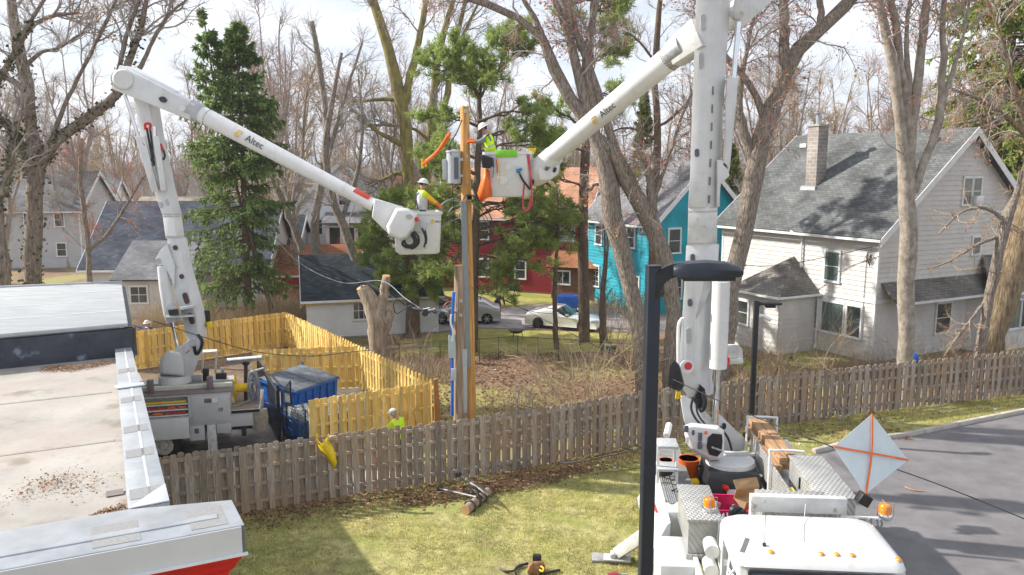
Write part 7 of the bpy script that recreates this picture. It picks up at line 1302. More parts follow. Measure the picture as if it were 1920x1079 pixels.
mb = MB(); mb.prism([pt(x, y, 24.12) for x, y in [(854, 590), (859, 578), (861, 640), (861, 775), (855, 775)]], (0, .1, 0)); mb.build('split_plank', woodold, old)
mb = MB(); a, b = pt(869, 378, 24.2), pt(877, 690, 24.2); mb.hexa([a+Vector((-.09, 0, 0)), a+Vector((.09, 0, 0)), a+Vector((.09, .14, 0)), a+Vector((-.09, .14, 0))], [b+Vector((-.08, 0, 0)), b+Vector((.08, 0, 0)), b+Vector((.08, .14, 0)), b+Vector((-.08, .14, 0))]); mb.build('cable_guard', mat('pvc_grey', (.23, .26, .28), .5, .05, 3), np_, bevel=.02)
mb = MB(); mb.hexa(*[[pt(x, y, 24.15+d) for x, d in ((866, 0), (876, 0), (876, .1), (866, .1))] for y in (775, 655)]); mb.build('lower_conduit', greyface, old, bevel=.01)
mb = MB(); mb.tube(catmull([pt(851, 548, 24.1), pt(849, 580, 24.05), pt(848, 612, 24.05), pt(846, 640, 24.1), pt(848, 680, 24.1), pt(848, 780, 24.1)], 4), .05, 10); mb.build('blue_conduit', blue, old, smooth=True)
mb = MB(); mb.tube(catmull([pt(846, 590, 23.98), pt(845, 605, 23.98), pt(849, 620, 23.98), pt(848, 640, 24)], 4), .03, 8); mb.build('white_cable', trim, old, smooth=True)
def wbox(px0, px1, py0, py1, Y, d, m_, name, parent, bev=.01):
    a = pt(px0, py1, Y); b = pt(px1, py0, Y); m = MB(); m.box(a.x, b.x, Y, Y+d, a.z, b.z); return m.build(name, m_, parent, bevel=bev)
mbx = mat('meter_grey', (.45, .5, .52), .45, .05, 3); wbox(841, 853, 630, 672, 24.0, .15, mbx, 'meter_box', old); wbox(846, 855, 692, 714, 24.0, .12, mbx, 'switch_box', old)
for y in (565, 591): wbox(861, 867, y-3, y+3, 24.12, .03, steel, 'bolt_plate', old, 0)
# transformer
tf = thing('transformer', pt(852, 345, 24.3), 'light grey can transformer mounted on the left of the new pole', 'transformer'); mb = MB(); c = pt(851, 343, 24.4); zt = pt(851, 283, 24.4).z; c.z = pt(851, 345, 24.4).z; tm = mat('transformer_grey', (.46, .49, .51), .4, .04, 2)
mb.tube([c, c+Vector((0, 0, .03)), Vector((c.x, c.y, zt-.06)), Vector((c.x, c.y, zt-.05)), Vector((c.x, c.y, zt)), Vector((c.x, c.y, zt+.04))], [.2, .22, .22, .24, .24, .12], 24); mb.build('tank', tm, tf, smooth=True, angle=30)
mb = MB(); mb.box(c.x-.33, c.x-.2, c.y-.12, c.y+.12, c.z+.12, zt-.25); mb.build('radiator', tm, tf, bevel=.02); mb = MB(); mb.box(c.x+.03, c.x+.16, c.y-.235, c.y-.2, c.z+.15, zt-.2); mb.build('data_plate', label_d, tf)
mb = MB(); mb.tube([Vector((c.x-.14, c.y-.1, zt)), Vector((c.x-.14, c.y-.1, zt+.12))], [.06, .04], 10); mb.build('bushing', darkmetal, tf)
mb = MB(); [mb.box(c.x+.15, c.x+.28, c.y-.05, c.y+.05, z, z+.08) for z in (c.z+.2, zt-.3)]; mb.build('mount_bracket', steel, tf)
mb = MB(); mb.tube(catmull([pt(846, 292, 24.2), pt(843, 275, 24.2), pt(848, 262, 24.2), pt(857, 248, 24.25), pt(866, 225, 24.35)], 4), .018, 6); mb.build('jumper_wire', wire_dark, tf, smooth=True)
# orange line hose
mb = MB(); P_ = catmull([pt(794, 307, 24.6), pt(815, 290, 24.5), pt(830, 272, 24.4), pt(842, 252, 24.3)], 4)
for off in (-.035, .035): mb.tube([p+Vector((off, 0, off)) for p in P_], .05, 8)
lh = thing('line_hose', P_[0], 'orange rubber line hose slanting up left of the transformer', 'line hose'); mb.build('hose', orange, lh, smooth=True); mb = MB(); mb.tube([P_[0]+Vector((-.02, 0, -.15)), P_[0]+Vector((-.05, 0, .15))], .035, 6); mb.tube([P_[0]+Vector((.06, 0, -.1)), P_[0]+Vector((.1, 0, .14))], .03, 6); mb.build('clip', yellow, lh)
# orange blanket under the right bucket
def sheet_drape(name, label, cat, pts, m, thick=.012, **k):
    mb = MB(); n = len(pts[0]); vs = [p for r in pts for p in r]; fs = [(i*n+j, i*n+j+1, (i+1)*n+j+1, (i+1)*n+j) for i in range(len(pts)-1) for j in range(n-1)]; mb.add(vs, fs); o = mb.build(name, m, smooth=True, angle=80); md = o.modifiers.new('thick', 'SOLIDIFY'); md.thickness = thick; return tag(o, label, cat, **k)
T_ = 23.75; sheet_drape('rubber_blanket', 'orange rubber blanket hanging from the corner of the right bucket', 'blanket', [[pt(908, 316, T_), pt(912, 317, T_-.05), pt(918, 321, T_)], [pt(902, 338, T_+.05), pt(911, 338, T_-.1), pt(920, 342, T_)], [pt(895, 363, T_), pt(906, 360, T_-.14), pt(921, 352, T_+.05)], [pt(901, 381, T_+.1), pt(910, 374, T_-.05), pt(923, 367, T_+.05)]], orange)
mb = MB(); mb.loft([[pt(x, y, T_+o) for x, y in [(901, 293), (904, 290), (924, 296), (925, 312), (916, 317), (905, 315)]] for o in (-.25, .0)]); tag(mb.build('tool_bag', dark, bevel=.03), 'black tool bag hooked over the left rim of the right bucket', 'bag')
for x0, x1, y0, y1, m_, lb, nm in ((925, 924, 296, 333, blue, 'blue strap hanging beside the black tool bag', 'strap'), (930, 932, 297, 325, pinkred, 'pinkish red tag line hanging between the blue and yellow straps', 'strap'), (934, 936, 299, 340, yellow, 'yellow strap hanging on the white face of the right bucket', 'strap')):
    mb = MB(); P_ = catmull([pt(x0, y0, T_-.06), pt((x0+x1)/2+1, (y0+y1)/2, T_-.09), pt(x1, y1, T_-.07)], 5); [mb.beam(P_[i], P_[i+1], .035, .01) for i in range(len(P_)-1)]; tag(mb.build(nm, m_), lb, nm)
mb = MB()
for off in (0, 4): mb.tube(catmull([pt(992-off, 290, T_-.05), pt(995, 330, T_-.05), pt(997, 360, T_-.05), pt(997-off, 382, T_-.05), pt(988, 395, T_-.05), pt(981, 387+off, T_-.05), pt(981, 370, T_-.05), pt(983, 345, T_-.05)], 6), .022, 6)
tag(mb.build('red_hose', pinkred, smooth=True), 'thin red hose looping down from the right bucket', 'hose')
tl = thing('hydraulic_tool', pt(975, 325, T_-.1), 'blue headed tool with black lanyard hanging on the right bucket', 'tool'); mb = MB(); mb.ball(pt(972, 321, T_-.1), .07); mb.tube([pt(968, 319, T_-.12), pt(979, 317, T_-.12)], .035, 8); mb.build('head', mat('teal_blue', (.02, .2, .4), .4), tl, smooth=True); mb = MB(); mb.tube(catmull([pt(974, 326, T_-.1), pt(980, 338, T_-.1), pt(988, 348, T_-.1), pt(994, 356, T_-.1)], 4), .03, 8); mb.build('lanyard', dark, tl, smooth=True)
for i in range(5): mb = MB(); a = pt(994+i*1.9, 287, 24.0); mb.tube([a, a+Vector((.02*(i-2), 0, .14))], .018, 6); tag(mb.build('clip', yellow), 'one of the yellow clips standing on the right corner of the right bucket rim', 'clip', 'yellow clips on the bucket rim')
# ------------------------------------------------------------------ wires
def wire(label, P, r=.012, m=None, name='cable', n=8, group=None):
    mb = MB(); mb.tube(catmull(P, n), r, 6); return tag(mb.build(name, m or wire_dark, smooth=True), label, 'cable', group)
hubp = pt(880, 371, 24.2)
def hubw(pts, Y0=24.2, Y1=24.2): k = len(pts)-1; return [pt(x, y, Y0+(Y1-Y0)*i/k) for i, (x, y) in enumerate(pts)]
wire('black cable curving over the clamp down the right of the new pole', hubw([(868, 376), (873, 368), (882, 366), (892, 370), (900, 380), (912, 392), (922, 412), (926, 432), (920, 455)]), .016)
for pts_, lb in (([(870, 378), (850, 373), (832, 380), (822, 395), (832, 388)], 'grey service loop left of the new pole, nearest the left bucket'), ([(870, 382), (848, 390), (838, 405), (848, 398), (868, 395)], 'small grey wire loop against the grey cable guard'), ([(872, 396), (862, 408), (845, 415), (835, 420), (828, 428)], 'grey wire running down left below the left bucket rim'), ([(826, 402), (830, 385), (845, 376), (866, 380)], 'pale wire bow between the worker glove and the clamp')): wire(lb, hubw(pts_), .013, wire_grey)
for pts_, lb in (([(890, 372), (903, 395), (915, 415), (914, 440), (905, 460)], 'dark drooping cable right of the new pole, inner loop'), ([(887, 375), (902, 400), (912, 420), (925, 440)], 'short dark cable tail hanging right of the new pole'), ([(846, 300), (850, 380), (852, 440), (862, 470)], 'thin dark wire dropping from the transformer behind the guard')): wire(lb, hubw(pts_), .012)
wire('long dark service cable from the new pole towards the turquoise house', [pt(890, 374, 24.2), pt(960, 405, 30), pt(1080, 445, 40), pt(1228, 480, 48)], .015)
wire('upper service cable from the new pole to the forked maple side', [pt(890, 370, 24.2), pt(940, 388, 32), pt(1010, 400, 42), pt(1075, 425, 55)], .013)
wire('black cable crossing the lower left, sagging from the pole to the flat roof side', [pt(875, 648, 24.3), pt(760, 652, 25), pt(660, 660, 25.5), pt(580, 668, 25.6), pt(480, 660, 25.6), pt(380, 632, 25.5), pt(287, 602, 25)], .014)
wire('long dark cable slanting across the parking lot in front of the mast', [pt(1262, 712, 18.5), pt(1400, 775, 17), pt(1560, 838, 15.5), pt(1750, 905, 14.5), pt(1925, 975, 13.5), pt(2000, 1010, 13)], .013)
wire('overhead cable from the grey house corner towards the turquoise house', [Vector(pt(1636, 463, 37.2)), pt(1560, 480, 39), pt(1460, 498, 41), pt(1380, 498, 43)], .018)
wire('pale overhead line crossing in front of the cut stump to the spliced connector', [pt(500, 430, 44), pt(560, 492, 42), pt(640, 530, 40), pt(715, 527, 38), pt(760, 560, 33), pt(800, 585, 27), pt(822, 590, 24.5)], .018, wire_grey)
wire('second overhead line running above the garage roof', [pt(490, 420, 45), pt(545, 470, 43), pt(620, 505, 42), pt(690, 532, 38), pt(760, 570, 31), pt(790, 580, 26)], .014)
wire('black loop of cable hanging left of the splice', hubw([(760, 573), (745, 562), (738, 572), (743, 588), (758, 580), (775, 570)]), .018)
wire('thin cable from the old pole to the back yard trees', [pt(885, 540, 24.3), pt(940, 560, 30), pt(1000, 585, 36), pt(1080, 590, 42)], .014)
wire('thin cable dropping from the old pole across the yard to the right', [pt(888, 545, 24.3), pt(960, 570, 28), pt(1060, 620, 30), pt(1150, 665, 30), pt(1260, 710, 28)], .010)
# splice bundle left of the old pole
sp = thing('cable_splice', pt(812, 585, 24.3), 'bundle of dark cable splices and clamps hanging left of the old pole', 'cable splice')
mb = MB(); mb.tube([pt(774, 579, 24.5), pt(800, 583, 24.3)], .06, 10); mb.tube([pt(795, 580, 24.3), pt(828, 592, 24.2)], .05, 10); mb.build('splice_sleeve', darkmetal, sp)
rs = random.Random(3)
for i in range(16): x = 790+rs.random()*56; y = 580+rs.random()*12; mb = MB(); mb.tube([pt(x, y, 24.2), pt(x+rs.uniform(4, 14), y+rs.uniform(-5, 5), 24.15)], rs.choice((.02, .03, .04)), 6); mb.build('connector', rs.choice((darkmetal, steel, greyface, dark, wire_grey, trim)), sp)
for x, y in ((797, 588), (828, 592)): mb = MB(); mb.tube([pt(x, y, 24.1), pt(x, y, 24.35)], .10, 14); mb.build('wire_spool', dark, sp)
for pts_ in ([(848, 565), (838, 568), (832, 575), (834, 582)], [(846, 592), (840, 590), (836, 586)]): mb = MB(); mb.tube(catmull(hubw(pts_), 4), .016, 6); mb.build('red_wire', mat('red_wire', (.6, .1, .06), .5) if 'red_wire' not in bpy.data.materials else bpy.data.materials['red_wire'], sp)
# ------------------------------------------------------------------ street lamps
lp = thing('street_lamp', (1.58, 9.5, 0), 'tall dark street lamp close to us, its flat head crossing the right truck mast', 'street lamp')
mb = MB(); t8 = pt(1225, 500, 9.5); mb.M = Matrix.Translation((t8.x, 9.5, 0)) @ Matrix.Rotation(.12, 4, 'Z'); mb.box(-.078, .078, -.078, .078, .1, t8.z); mb.box(-.082, .082, -.082, .082, t8.z, t8.z+.015); mb.build('pole', navy, lp, bevel=.01); mb = MB(); mb.M = Matrix.Translation((t8.x, 9.5, 0)); mb.box(-.15, .15, -.15, .15, 0, .1); mb.build('base_plate', navy, lp, bevel=.01)
mb = MB(); P_ = catmull([pt(1229, 556, 9.5), pt(1233, 532, 9.49), pt(1246, 515, 9.47), pt(1266, 506, 9.45), pt(1285, 504, 9.44)], 5); [mb.beam(P_[i], P_[i+1]+(P_[i+1]-P_[i])*.12, .15, .145+.001*i) for i in range(len(P_)-1)]; mb.tube([P_[0]+Vector((0, 0, -.05)), P_[0]+Vector((0, 0, .02))], .05, 8); mb.build('arm', navy, lp, smooth=True, angle=50)
c = pt(1323, 507, 9.42); mb = MB(); rings = []
for x, hw, zt, zb in ((-.40, .12, .06, -.05), (-.34, .17, .09, -.075), (-.2, .20, .115, -.08), (0, .21, .125, -.08), (.22, .20, .105, -.075), (.37, .16, .06, -.06), (.42, .12, .025, -.04)):
    rings.append([c+Vector((x, -hw, zb)), c+Vector((x, -hw, zb*.2+zt*.35)), c+Vector((x, -hw*.7, zt*.85)), c+Vector((x, 0, zt)), c+Vector((x, hw*.7, zt*.85)), c+Vector((x, hw, zt*.35)), c+Vector((x, hw, zb))])
mb.loft(rings); mb.build('lamp_head', navy, lp, smooth=True, angle=40); mb = MB(); mb.box(c.x-.28, c.x+.33, c.y-.14, c.y+.14, c.z-.115, c.z-.075); mb.build('light_panel', darkmetal, lp, bevel=.01)
l2 = thing('street_lamp', gp(1407, 826), 'shorter black street lamp with small head and white camera, standing before the grey fence', 'street lamp')
b2_ = gp(1407, 822); t2 = pt(1417, 564, b2_.y); mb = MB(); mb.M = Matrix.Translation((b2_.x, b2_.y, 0)); mb.box(-.08, .08, -.08, .08, 0, t2.z); mb.build('pole', dark, l2, bevel=.01); mb = MB(); mb.M = Matrix.Translation((b2_.x, b2_.y, 0)); mb.box(-.22, .22, -.22, .22, 0, .12); mb.build('base_plate', navy, l2, bevel=.02)
mb = MB(); c = Vector((b2_.x+.52, b2_.y-.02, t2.z-.10)); mb.loft([[c+Vector((x, -w_, -.04)), c+Vector((x, -w_, .03)), c+Vector((x, 0, zt)), c+Vector((x, w_, .03)), c+Vector((x, w_, -.04))] for x, w_, zt in ((-.42, .05, .04), (-.3, .13, .06), (0, .17, .08), (.25, .12, .04), (.34, .05, .01))]); mb.build('lamp_head', dark, l2, bevel=.01, smooth=True); mb = MB(); mb.box(c.x-.22, c.x+.1, c.y-.1, c.y+.1, c.z-.14, c.z-.05); mb.build('light_panel', dark, l2, bevel=.01); mb = MB(); mb.tube([(b2_.x+.06, b2_.y, t2.z-.2), (b2_.x+.15, b2_.y, t2.z-.06)], .04, 6); mb.build('arm', dark, l2)
cmr = thing('security_camera', (b2_.x+.1, b2_.y-.05, t2.z-.55), 'small white bullet camera on the short street lamp', 'camera'); mb = MB(); q = Vector((b2_.x+.08, b2_.y-.05, t2.z-.5)); mb.tube([q, q+Vector((.1, -.02, -.02))], .07, 10); mb.tube([q+Vector((.1, -.05, .02)), q+Vector((.36, -.12, -.14))], .065, 12); mb.build('housing', white_clean, cmr, smooth=True, angle=40); mb = MB(); mb.tube([q+Vector((.36, -.12, -.14)), q+Vector((.375, -.125, -.15))], .055, 12); mb.build('lens', dark, cmr)
# ------------------------------------------------------------------ things on the lawn and in the yard
lg = gp(890, 945); log = thing('log', lg, 'short cut pole log with climbing hardware strapped on, lying on the lawn', 'log')
a, b = gp(873, 957, .14), gp(915, 922, .14); mb = MB(); mb.tube([a, b], [.135, .125], 18); mb.build('wood', woodold, log, smooth=True, angle=40); mb = MB(); dn = (a-b).normalized(); mb.tube([a, a+dn*.012], .13, 18); mb.build('cut_end', cutwood, log)
def rod(p, q, r_, m_, par, nm): m = MB(); m.tube([p, q], r_, 8); return m.build(nm, m_, par, smooth=True)
rod(gp(915, 928, .35), pt(860, 890, 22.4), .03, steel, log, 'insulator_arm'); rod(gp(893, 932, .3), pt(823, 916, 21.9), .025, steel, log, 'insulator_arm')
for (x, y, Y) in ((857, 891, 22.4), (863, 890, 22.3), (822, 917, 21.9), (828, 916, 21.9), (907, 925, 21.9)): c = pt(x, y, Y); mb = MB(); mb.tube([c-Vector((0, 0, .05)), c+Vector((0, 0, .06))], [.06, .04], 10); mb.build('insulator', darkmetal, log)
for s in (.2, .45, .7): p = a.lerp(b, s); m = MB(); m.tube([p+Vector((math.cos(t)*.0, 0, 0))+Vector((dn.y*math.cos(t)*.17, -dn.x*math.cos(t)*.17, math.sin(t)*.17)) for t in [k*.45 for k in range(15)]], .022, 6, cap=False); m.build('band', darkmetal, log)
for P_ in ([(868, 915), (880, 909), (893, 915), (900, 925)], [(873, 926), (885, 918), (895, 925), (905, 935)], [(895, 905), (905, 918), (915, 930)]): m = MB(); m.tube(catmull([gp(x, y, .45 if i in (1, 2) else .2) for i, (x, y) in enumerate(P_)], 4), .025, 6); m.build('bracket', darkmetal, log, smooth=True)
tp = thing('tool_pouch', gp(1005, 1070), 'brown leather tool pouch with black straps and yellow clip on the grass at the bottom', 'tool pouch'); c = gp(1005, 1076)
mb = MB(); mb.M = Matrix.Translation(c) @ Matrix.Rotation(.2, 4, 'Z'); mb.loft([[(x*s, y*s*.7, z) for x, y in ((-.22, -.12), (.2, -.14), (.24, .1), (-.18, .14))] for z, s in ((.01, .9), (.12, 1.05), (.25, .8), (.3, .45))]); mb.build('pouch', leather, tp, bevel=.03, smooth=True)
mb = MB(); mb.M = Matrix.Translation(c+Vector((.03, .18, .22))) @ Matrix.Rotation(-.3, 4, 'Z'); mb.box(-.1, .1, -.06, .06, -.1, .16); mb.build('black_pouch', dark, tp, bevel=.03)
for P_ in ([(938, 1066), (950, 1072), (965, 1070), (972, 1064), (985, 1058), (990, 1056)], [(968, 1079), (966, 1068), (975, 1060), (990, 1058)], [(1020, 1076), (1035, 1072), (1050, 1069)], [(990, 1074), (1003, 1068), (1016, 1076)]): m = MB(); m.tube(catmull([gp(x, y, .06) for x, y in P_], 4), .028, 6); m.build('strap', dark, tp, smooth=True)
m = MB(); m.tube(catmull([gp(1014, 1062, .3), gp(1019, 1066, .3), gp(1017, 1072, .3), gp(1012, 1069, .3)], 4), .018, 6); m.build('clip', yellow, tp, smooth=True)
rdt = thing('red_tool', gp(1150, 1078), 'reddish tool lying on the grass below the outrigger pad', 'tool'); m = MB(); c = gp(1150, 1080, .08); m.tube([c+Vector((-.12, 0, 0)), c+Vector((.1, .03, .02))], [.06, .09], 10); m.build('body', mat('dull_red', (.35, .05, .06), .5), rdt, smooth=True); m = MB(); m.tube([c+Vector((.1, .03, .02)), c+Vector((.32, -.02, .06))], .02, 6); m.build('rod', steel, rdt)
# yellow rubber cover and gloves on the fence
fy = gp(616, 822, 1.9); n_ = Vector((.37, -.93, 0)); q = lambda x, y, o=0: pt(x, y, fy.y-.1)+n_*o
lc = sheet_drape('line_cover', 'yellow rubber line cover hanging over the grey fence', 'line cover', [[q(593, 824), q(602, 832, .06), q(615, 818)], [q(598, 840), q(608, 838, .08), q(622, 835)], [q(608, 855), q(617, 852, .1), q(629, 850)], [q(620, 872), q(626, 878, .08), q(632, 868)]], yellow, .02)
for x in (594.5, 615): m = MB(); m.tube([q(x, 816), q(x+1, 832)], .025, 6); o = m.build('hanger', yellow, lc)
for i in range(6): pass
m = MB(); c = pt(625, 822, fy.y-.02)
for i in range(5): m.tube([c+Vector((-.12+.05*i, -.08, .05)), c+Vector((-.1+.055*i, -.1, -.02)), c+Vector((-.1+.05*i, -.06, -.07-.01*i))], .028, 6)
m.ball(c+Vector((0, -.02, .04)), .13, .06, .06, 10, 6); tag(m.build('work_glove', mat('tan_glove', (.5, .36, .22), .8, .15, 8), smooth=True), 'crumpled tan work glove on top of the grey fence beside the yellow cover', 'glove')
# red post, stump
m = MB(); p = Vector((gp(822, 790)[0]-.02, 26.6, 0)); p.x = (822-960)/F*27.4; tag((lambda: (m.hexa([p+Vector((-.1, -.08, 0)), p+Vector((.1, -.08, 0)), p+Vector((.1, .08, 0)), p+Vector((-.1, .08, 0))], [p+Vector((-.17, -.08, 2.15)), p+Vector((-.02, -.08, 2.2)), p+Vector((-.02, .08, 2.2)), p+Vector((-.17, .08, 2.15))]), m.build('wooden_post', woodred, bevel=.01))[1])(), 'short leaning red brown post at the corner of the yellow enclosure', 'post')
Ys = 38.5; stump = thing('tree_stump', gp(710, 690), 'tall pale dead stump with two sawn off limbs in front of the white garage', 'tree'); sm_ = mat('dead_wood', (.22, .16, .11), .9, .1, 3, bump=.05, bscale=6, stretch=(3, 3, .5), col2=(.52, .43, .33), detail=8)
parts = []
for pts_ in ([(712, 700, 38), (710, 640, 34), (706, 600, 37), (700, 575, 35), (688, 552, 28), (678, 540, 23)], [(708, 610, 24), (714, 580, 22), (720, 550, 18), (724, 519, 15)], [(713, 640, 24), (724, 610, 20), (730, 592, 17), (733, 582, 14)], [(701, 590, 24), (691, 560, 21), (683, 548, 19), (677, 541, 18)]):
    P_, Rr = pathpx(pts_, Ys, 1); p_, q_ = resample(P_, Rr, 12, True); p_ = p_+np.random.default_rng(int(pts_[0][0])).normal(size=p_.shape)*.03; V, Fq = tubes_np(p_[None], q_[None], 14); parts.append((V, Fq))
V, Fq = merge(parts); npmesh('trunk', V, Fq, sm_, stump)
for (x, y, r_, tilt) in ((677, 540, .23, (-.4, -.3, 1)), (724, 518, .19, (.1, -.2, 1)), (733, 581, .17, (.3, -.5, 1))): c = pt(x, y, Ys); n3 = Vector(tilt).normalized(); m = MB(); m.tube([c-n3*.03, c+n3*.02], r_, 16); m.build('cut_face', cutwood, stump)
# fire pit, pots, ball, tarp, litter
fp = thing('fire_pit', gp(968, 640), 'round dark fire pit on legs in the back yard', 'fire pit'); c = gp(968, 637, 0)
m = MB(); m.tube([c+Vector((0, 0, .35)), c+Vector((0, 0, .42)), c+Vector((0, 0, .55)), c+Vector((0, 0, .56))], [.15, .34, .42, .3], 18); m.build('bowl', darkmetal, fp, smooth=True)
for a in (0, 2.1, 4.2): m = MB(); m.tube([c+Vector((math.cos(a)*.3, math.sin(a)*.3, .42)), c+Vector((math.cos(a)*.38, math.sin(a)*.38, 0))], .02, 6); m.build('leg', darkmetal, fp)
for x, y, m_, lb in ((1141, 657, mat('pot_blue', (.02, .18, .4), .4), 'blue pail on the ground behind the tangled bushes'), (1151, 656, dark, 'black pail between the blue and purple ones'), (1164, 649, mat('pot_purple', (.3, .03, .35), .4), 'purple pail beside the black one in the back yard')):
    c = gp(x, y, .0); m = MB(); m.tube([c, c+Vector((0, 0, .2)), c+Vector((0, 0, .21)), c+Vector((0, 0, .05))], [.12, .16, .14, .1], 14); tag(m.build('pail', m_, smooth=True, angle=50), lb, 'pail')
c = gp(1065, 585); tb_ = thing('tarp_covered_grill', c, 'low object covered by a blue tarp behind the white sports car', 'tarp'); m = MB(); rg_ = random.Random(2)
m.loft([[c+Vector((x*s+rg_.gauss(0, .04), y*s*.6, z+rg_.gauss(0, .03))) for x, y in ((-.75, -.8), (0, -.9), (.75, -.8), (.85, 0), (.75, .8), (0, .9), (-.75, .8), (-.85, 0))] for z, s in ((.35, 1.05), (.8, 1.0), (1.1, .9), (1.2, .5))]); m.build('tarp', mat('blue_tarp', (.02, .12, .5), .35, .12, 3, bump=.03, bscale=4), tb_, bevel=.04, smooth=True); m = MB(); [m.box(c.x+sx*.6-.04, c.x+sx*.6+.04, c.y+sy*.4-.04, c.y+sy*.4+.04, 0, .4) for sx in (-1, 1) for sy in (-1, 1)]; m.build('frame', darkmetal, tb_)
c = gp(1722, 692); c.y = 33.4; c.x = (1722-960)/F*33.9; m = MB(); m.loft([[c+Vector((x*s, y*s, z)) for x, y in ((-.14, -.1), (.12, -.12), (.16, .1), (-.1, .12))] for z, s in ((.9, .6), (1.15, 1.1), (1.35, .9), (1.5, .3))]); m.tube([c+Vector((0, 0, 0)), c+Vector((0, 0, 1))], .02, 6); tag(m.build('blue_bag', blue, bevel=.03, smooth=True), 'blue plastic bag on a stake just above the grey fence at the right', 'bag')
for i, (x, y, s, lb) in enumerate([(1188, 842, .16, 'large scrap of white paper by the grey fence near the street lamp'), (1122, 873, .08, 'small dark and white scrap on the grass in the leaf drift'), (1153, 877, .08, 'small white scrap on bright grass left of the street lamp'), (923, 905, .06, 'tiny white scrap beside the log'), (1500, 833, .06, 'tiny white scrap on the grass by the timber stack'), (1867, 767, .1, 'pale flat stone on the grass strip at the right'), (690, 940, .1, 'flat dark stick scrap at the fence foot on the left'), (928, 694, .1, 'white scrap on the yard grass behind the new pole')]):
    c = gp(x, y, .02); m = MB(); m.prism([c+Vector((math.cos(a+i)*s*(.7+.3*math.sin(a*3)), math.sin(a+i)*s*.7, .02*math.sin(a*2))) for a in [k*.785 for k in range(8)]], (0, 0, .01)); tag(m.build('litter', trim if i not in (6,) else darkmetal), lb, 'litter')
for x, y, lb in ((903, 886, 'orange flag at the fence foot right of the old pole'), (703, 888, 'red orange flag behind the grey fence at the left')): c = gp(x, y); m = MB(); m.tube([c, c+Vector((0, 0, .5))], .006, 5); m.prism([c+Vector((0, 0, .28)), c+Vector((.1, .02, .28)), c+Vector((.1, .02, .5)), c+Vector((0, 0, .5))], (0, .004, 0)); tag(m.build('marker_flag', orange), lb, 'flag')
m = MB(); m.tube(catmull([gp(1030, 862, .03), gp(1060, 868, .1), gp(1100, 862, .03), gp(1150, 852, .08), gp(1180, 845, .03)], 4), .02, 6); tag(m.build('fallen_branch', bark_far, smooth=True), 'thin fallen branch along the grey fence on the lawn', 'branch')
m = MB(); m.tube(catmull([gp(1697, 913, .02), gp(1712, 919, .04), gp(1735, 922, .02)], 4), .018, 6); tag(m.build('fallen_branch', mat('fresh_stick', (.45, .25, .12), .8), smooth=True), 'short brown stick lying on the parking lot asphalt', 'branch')
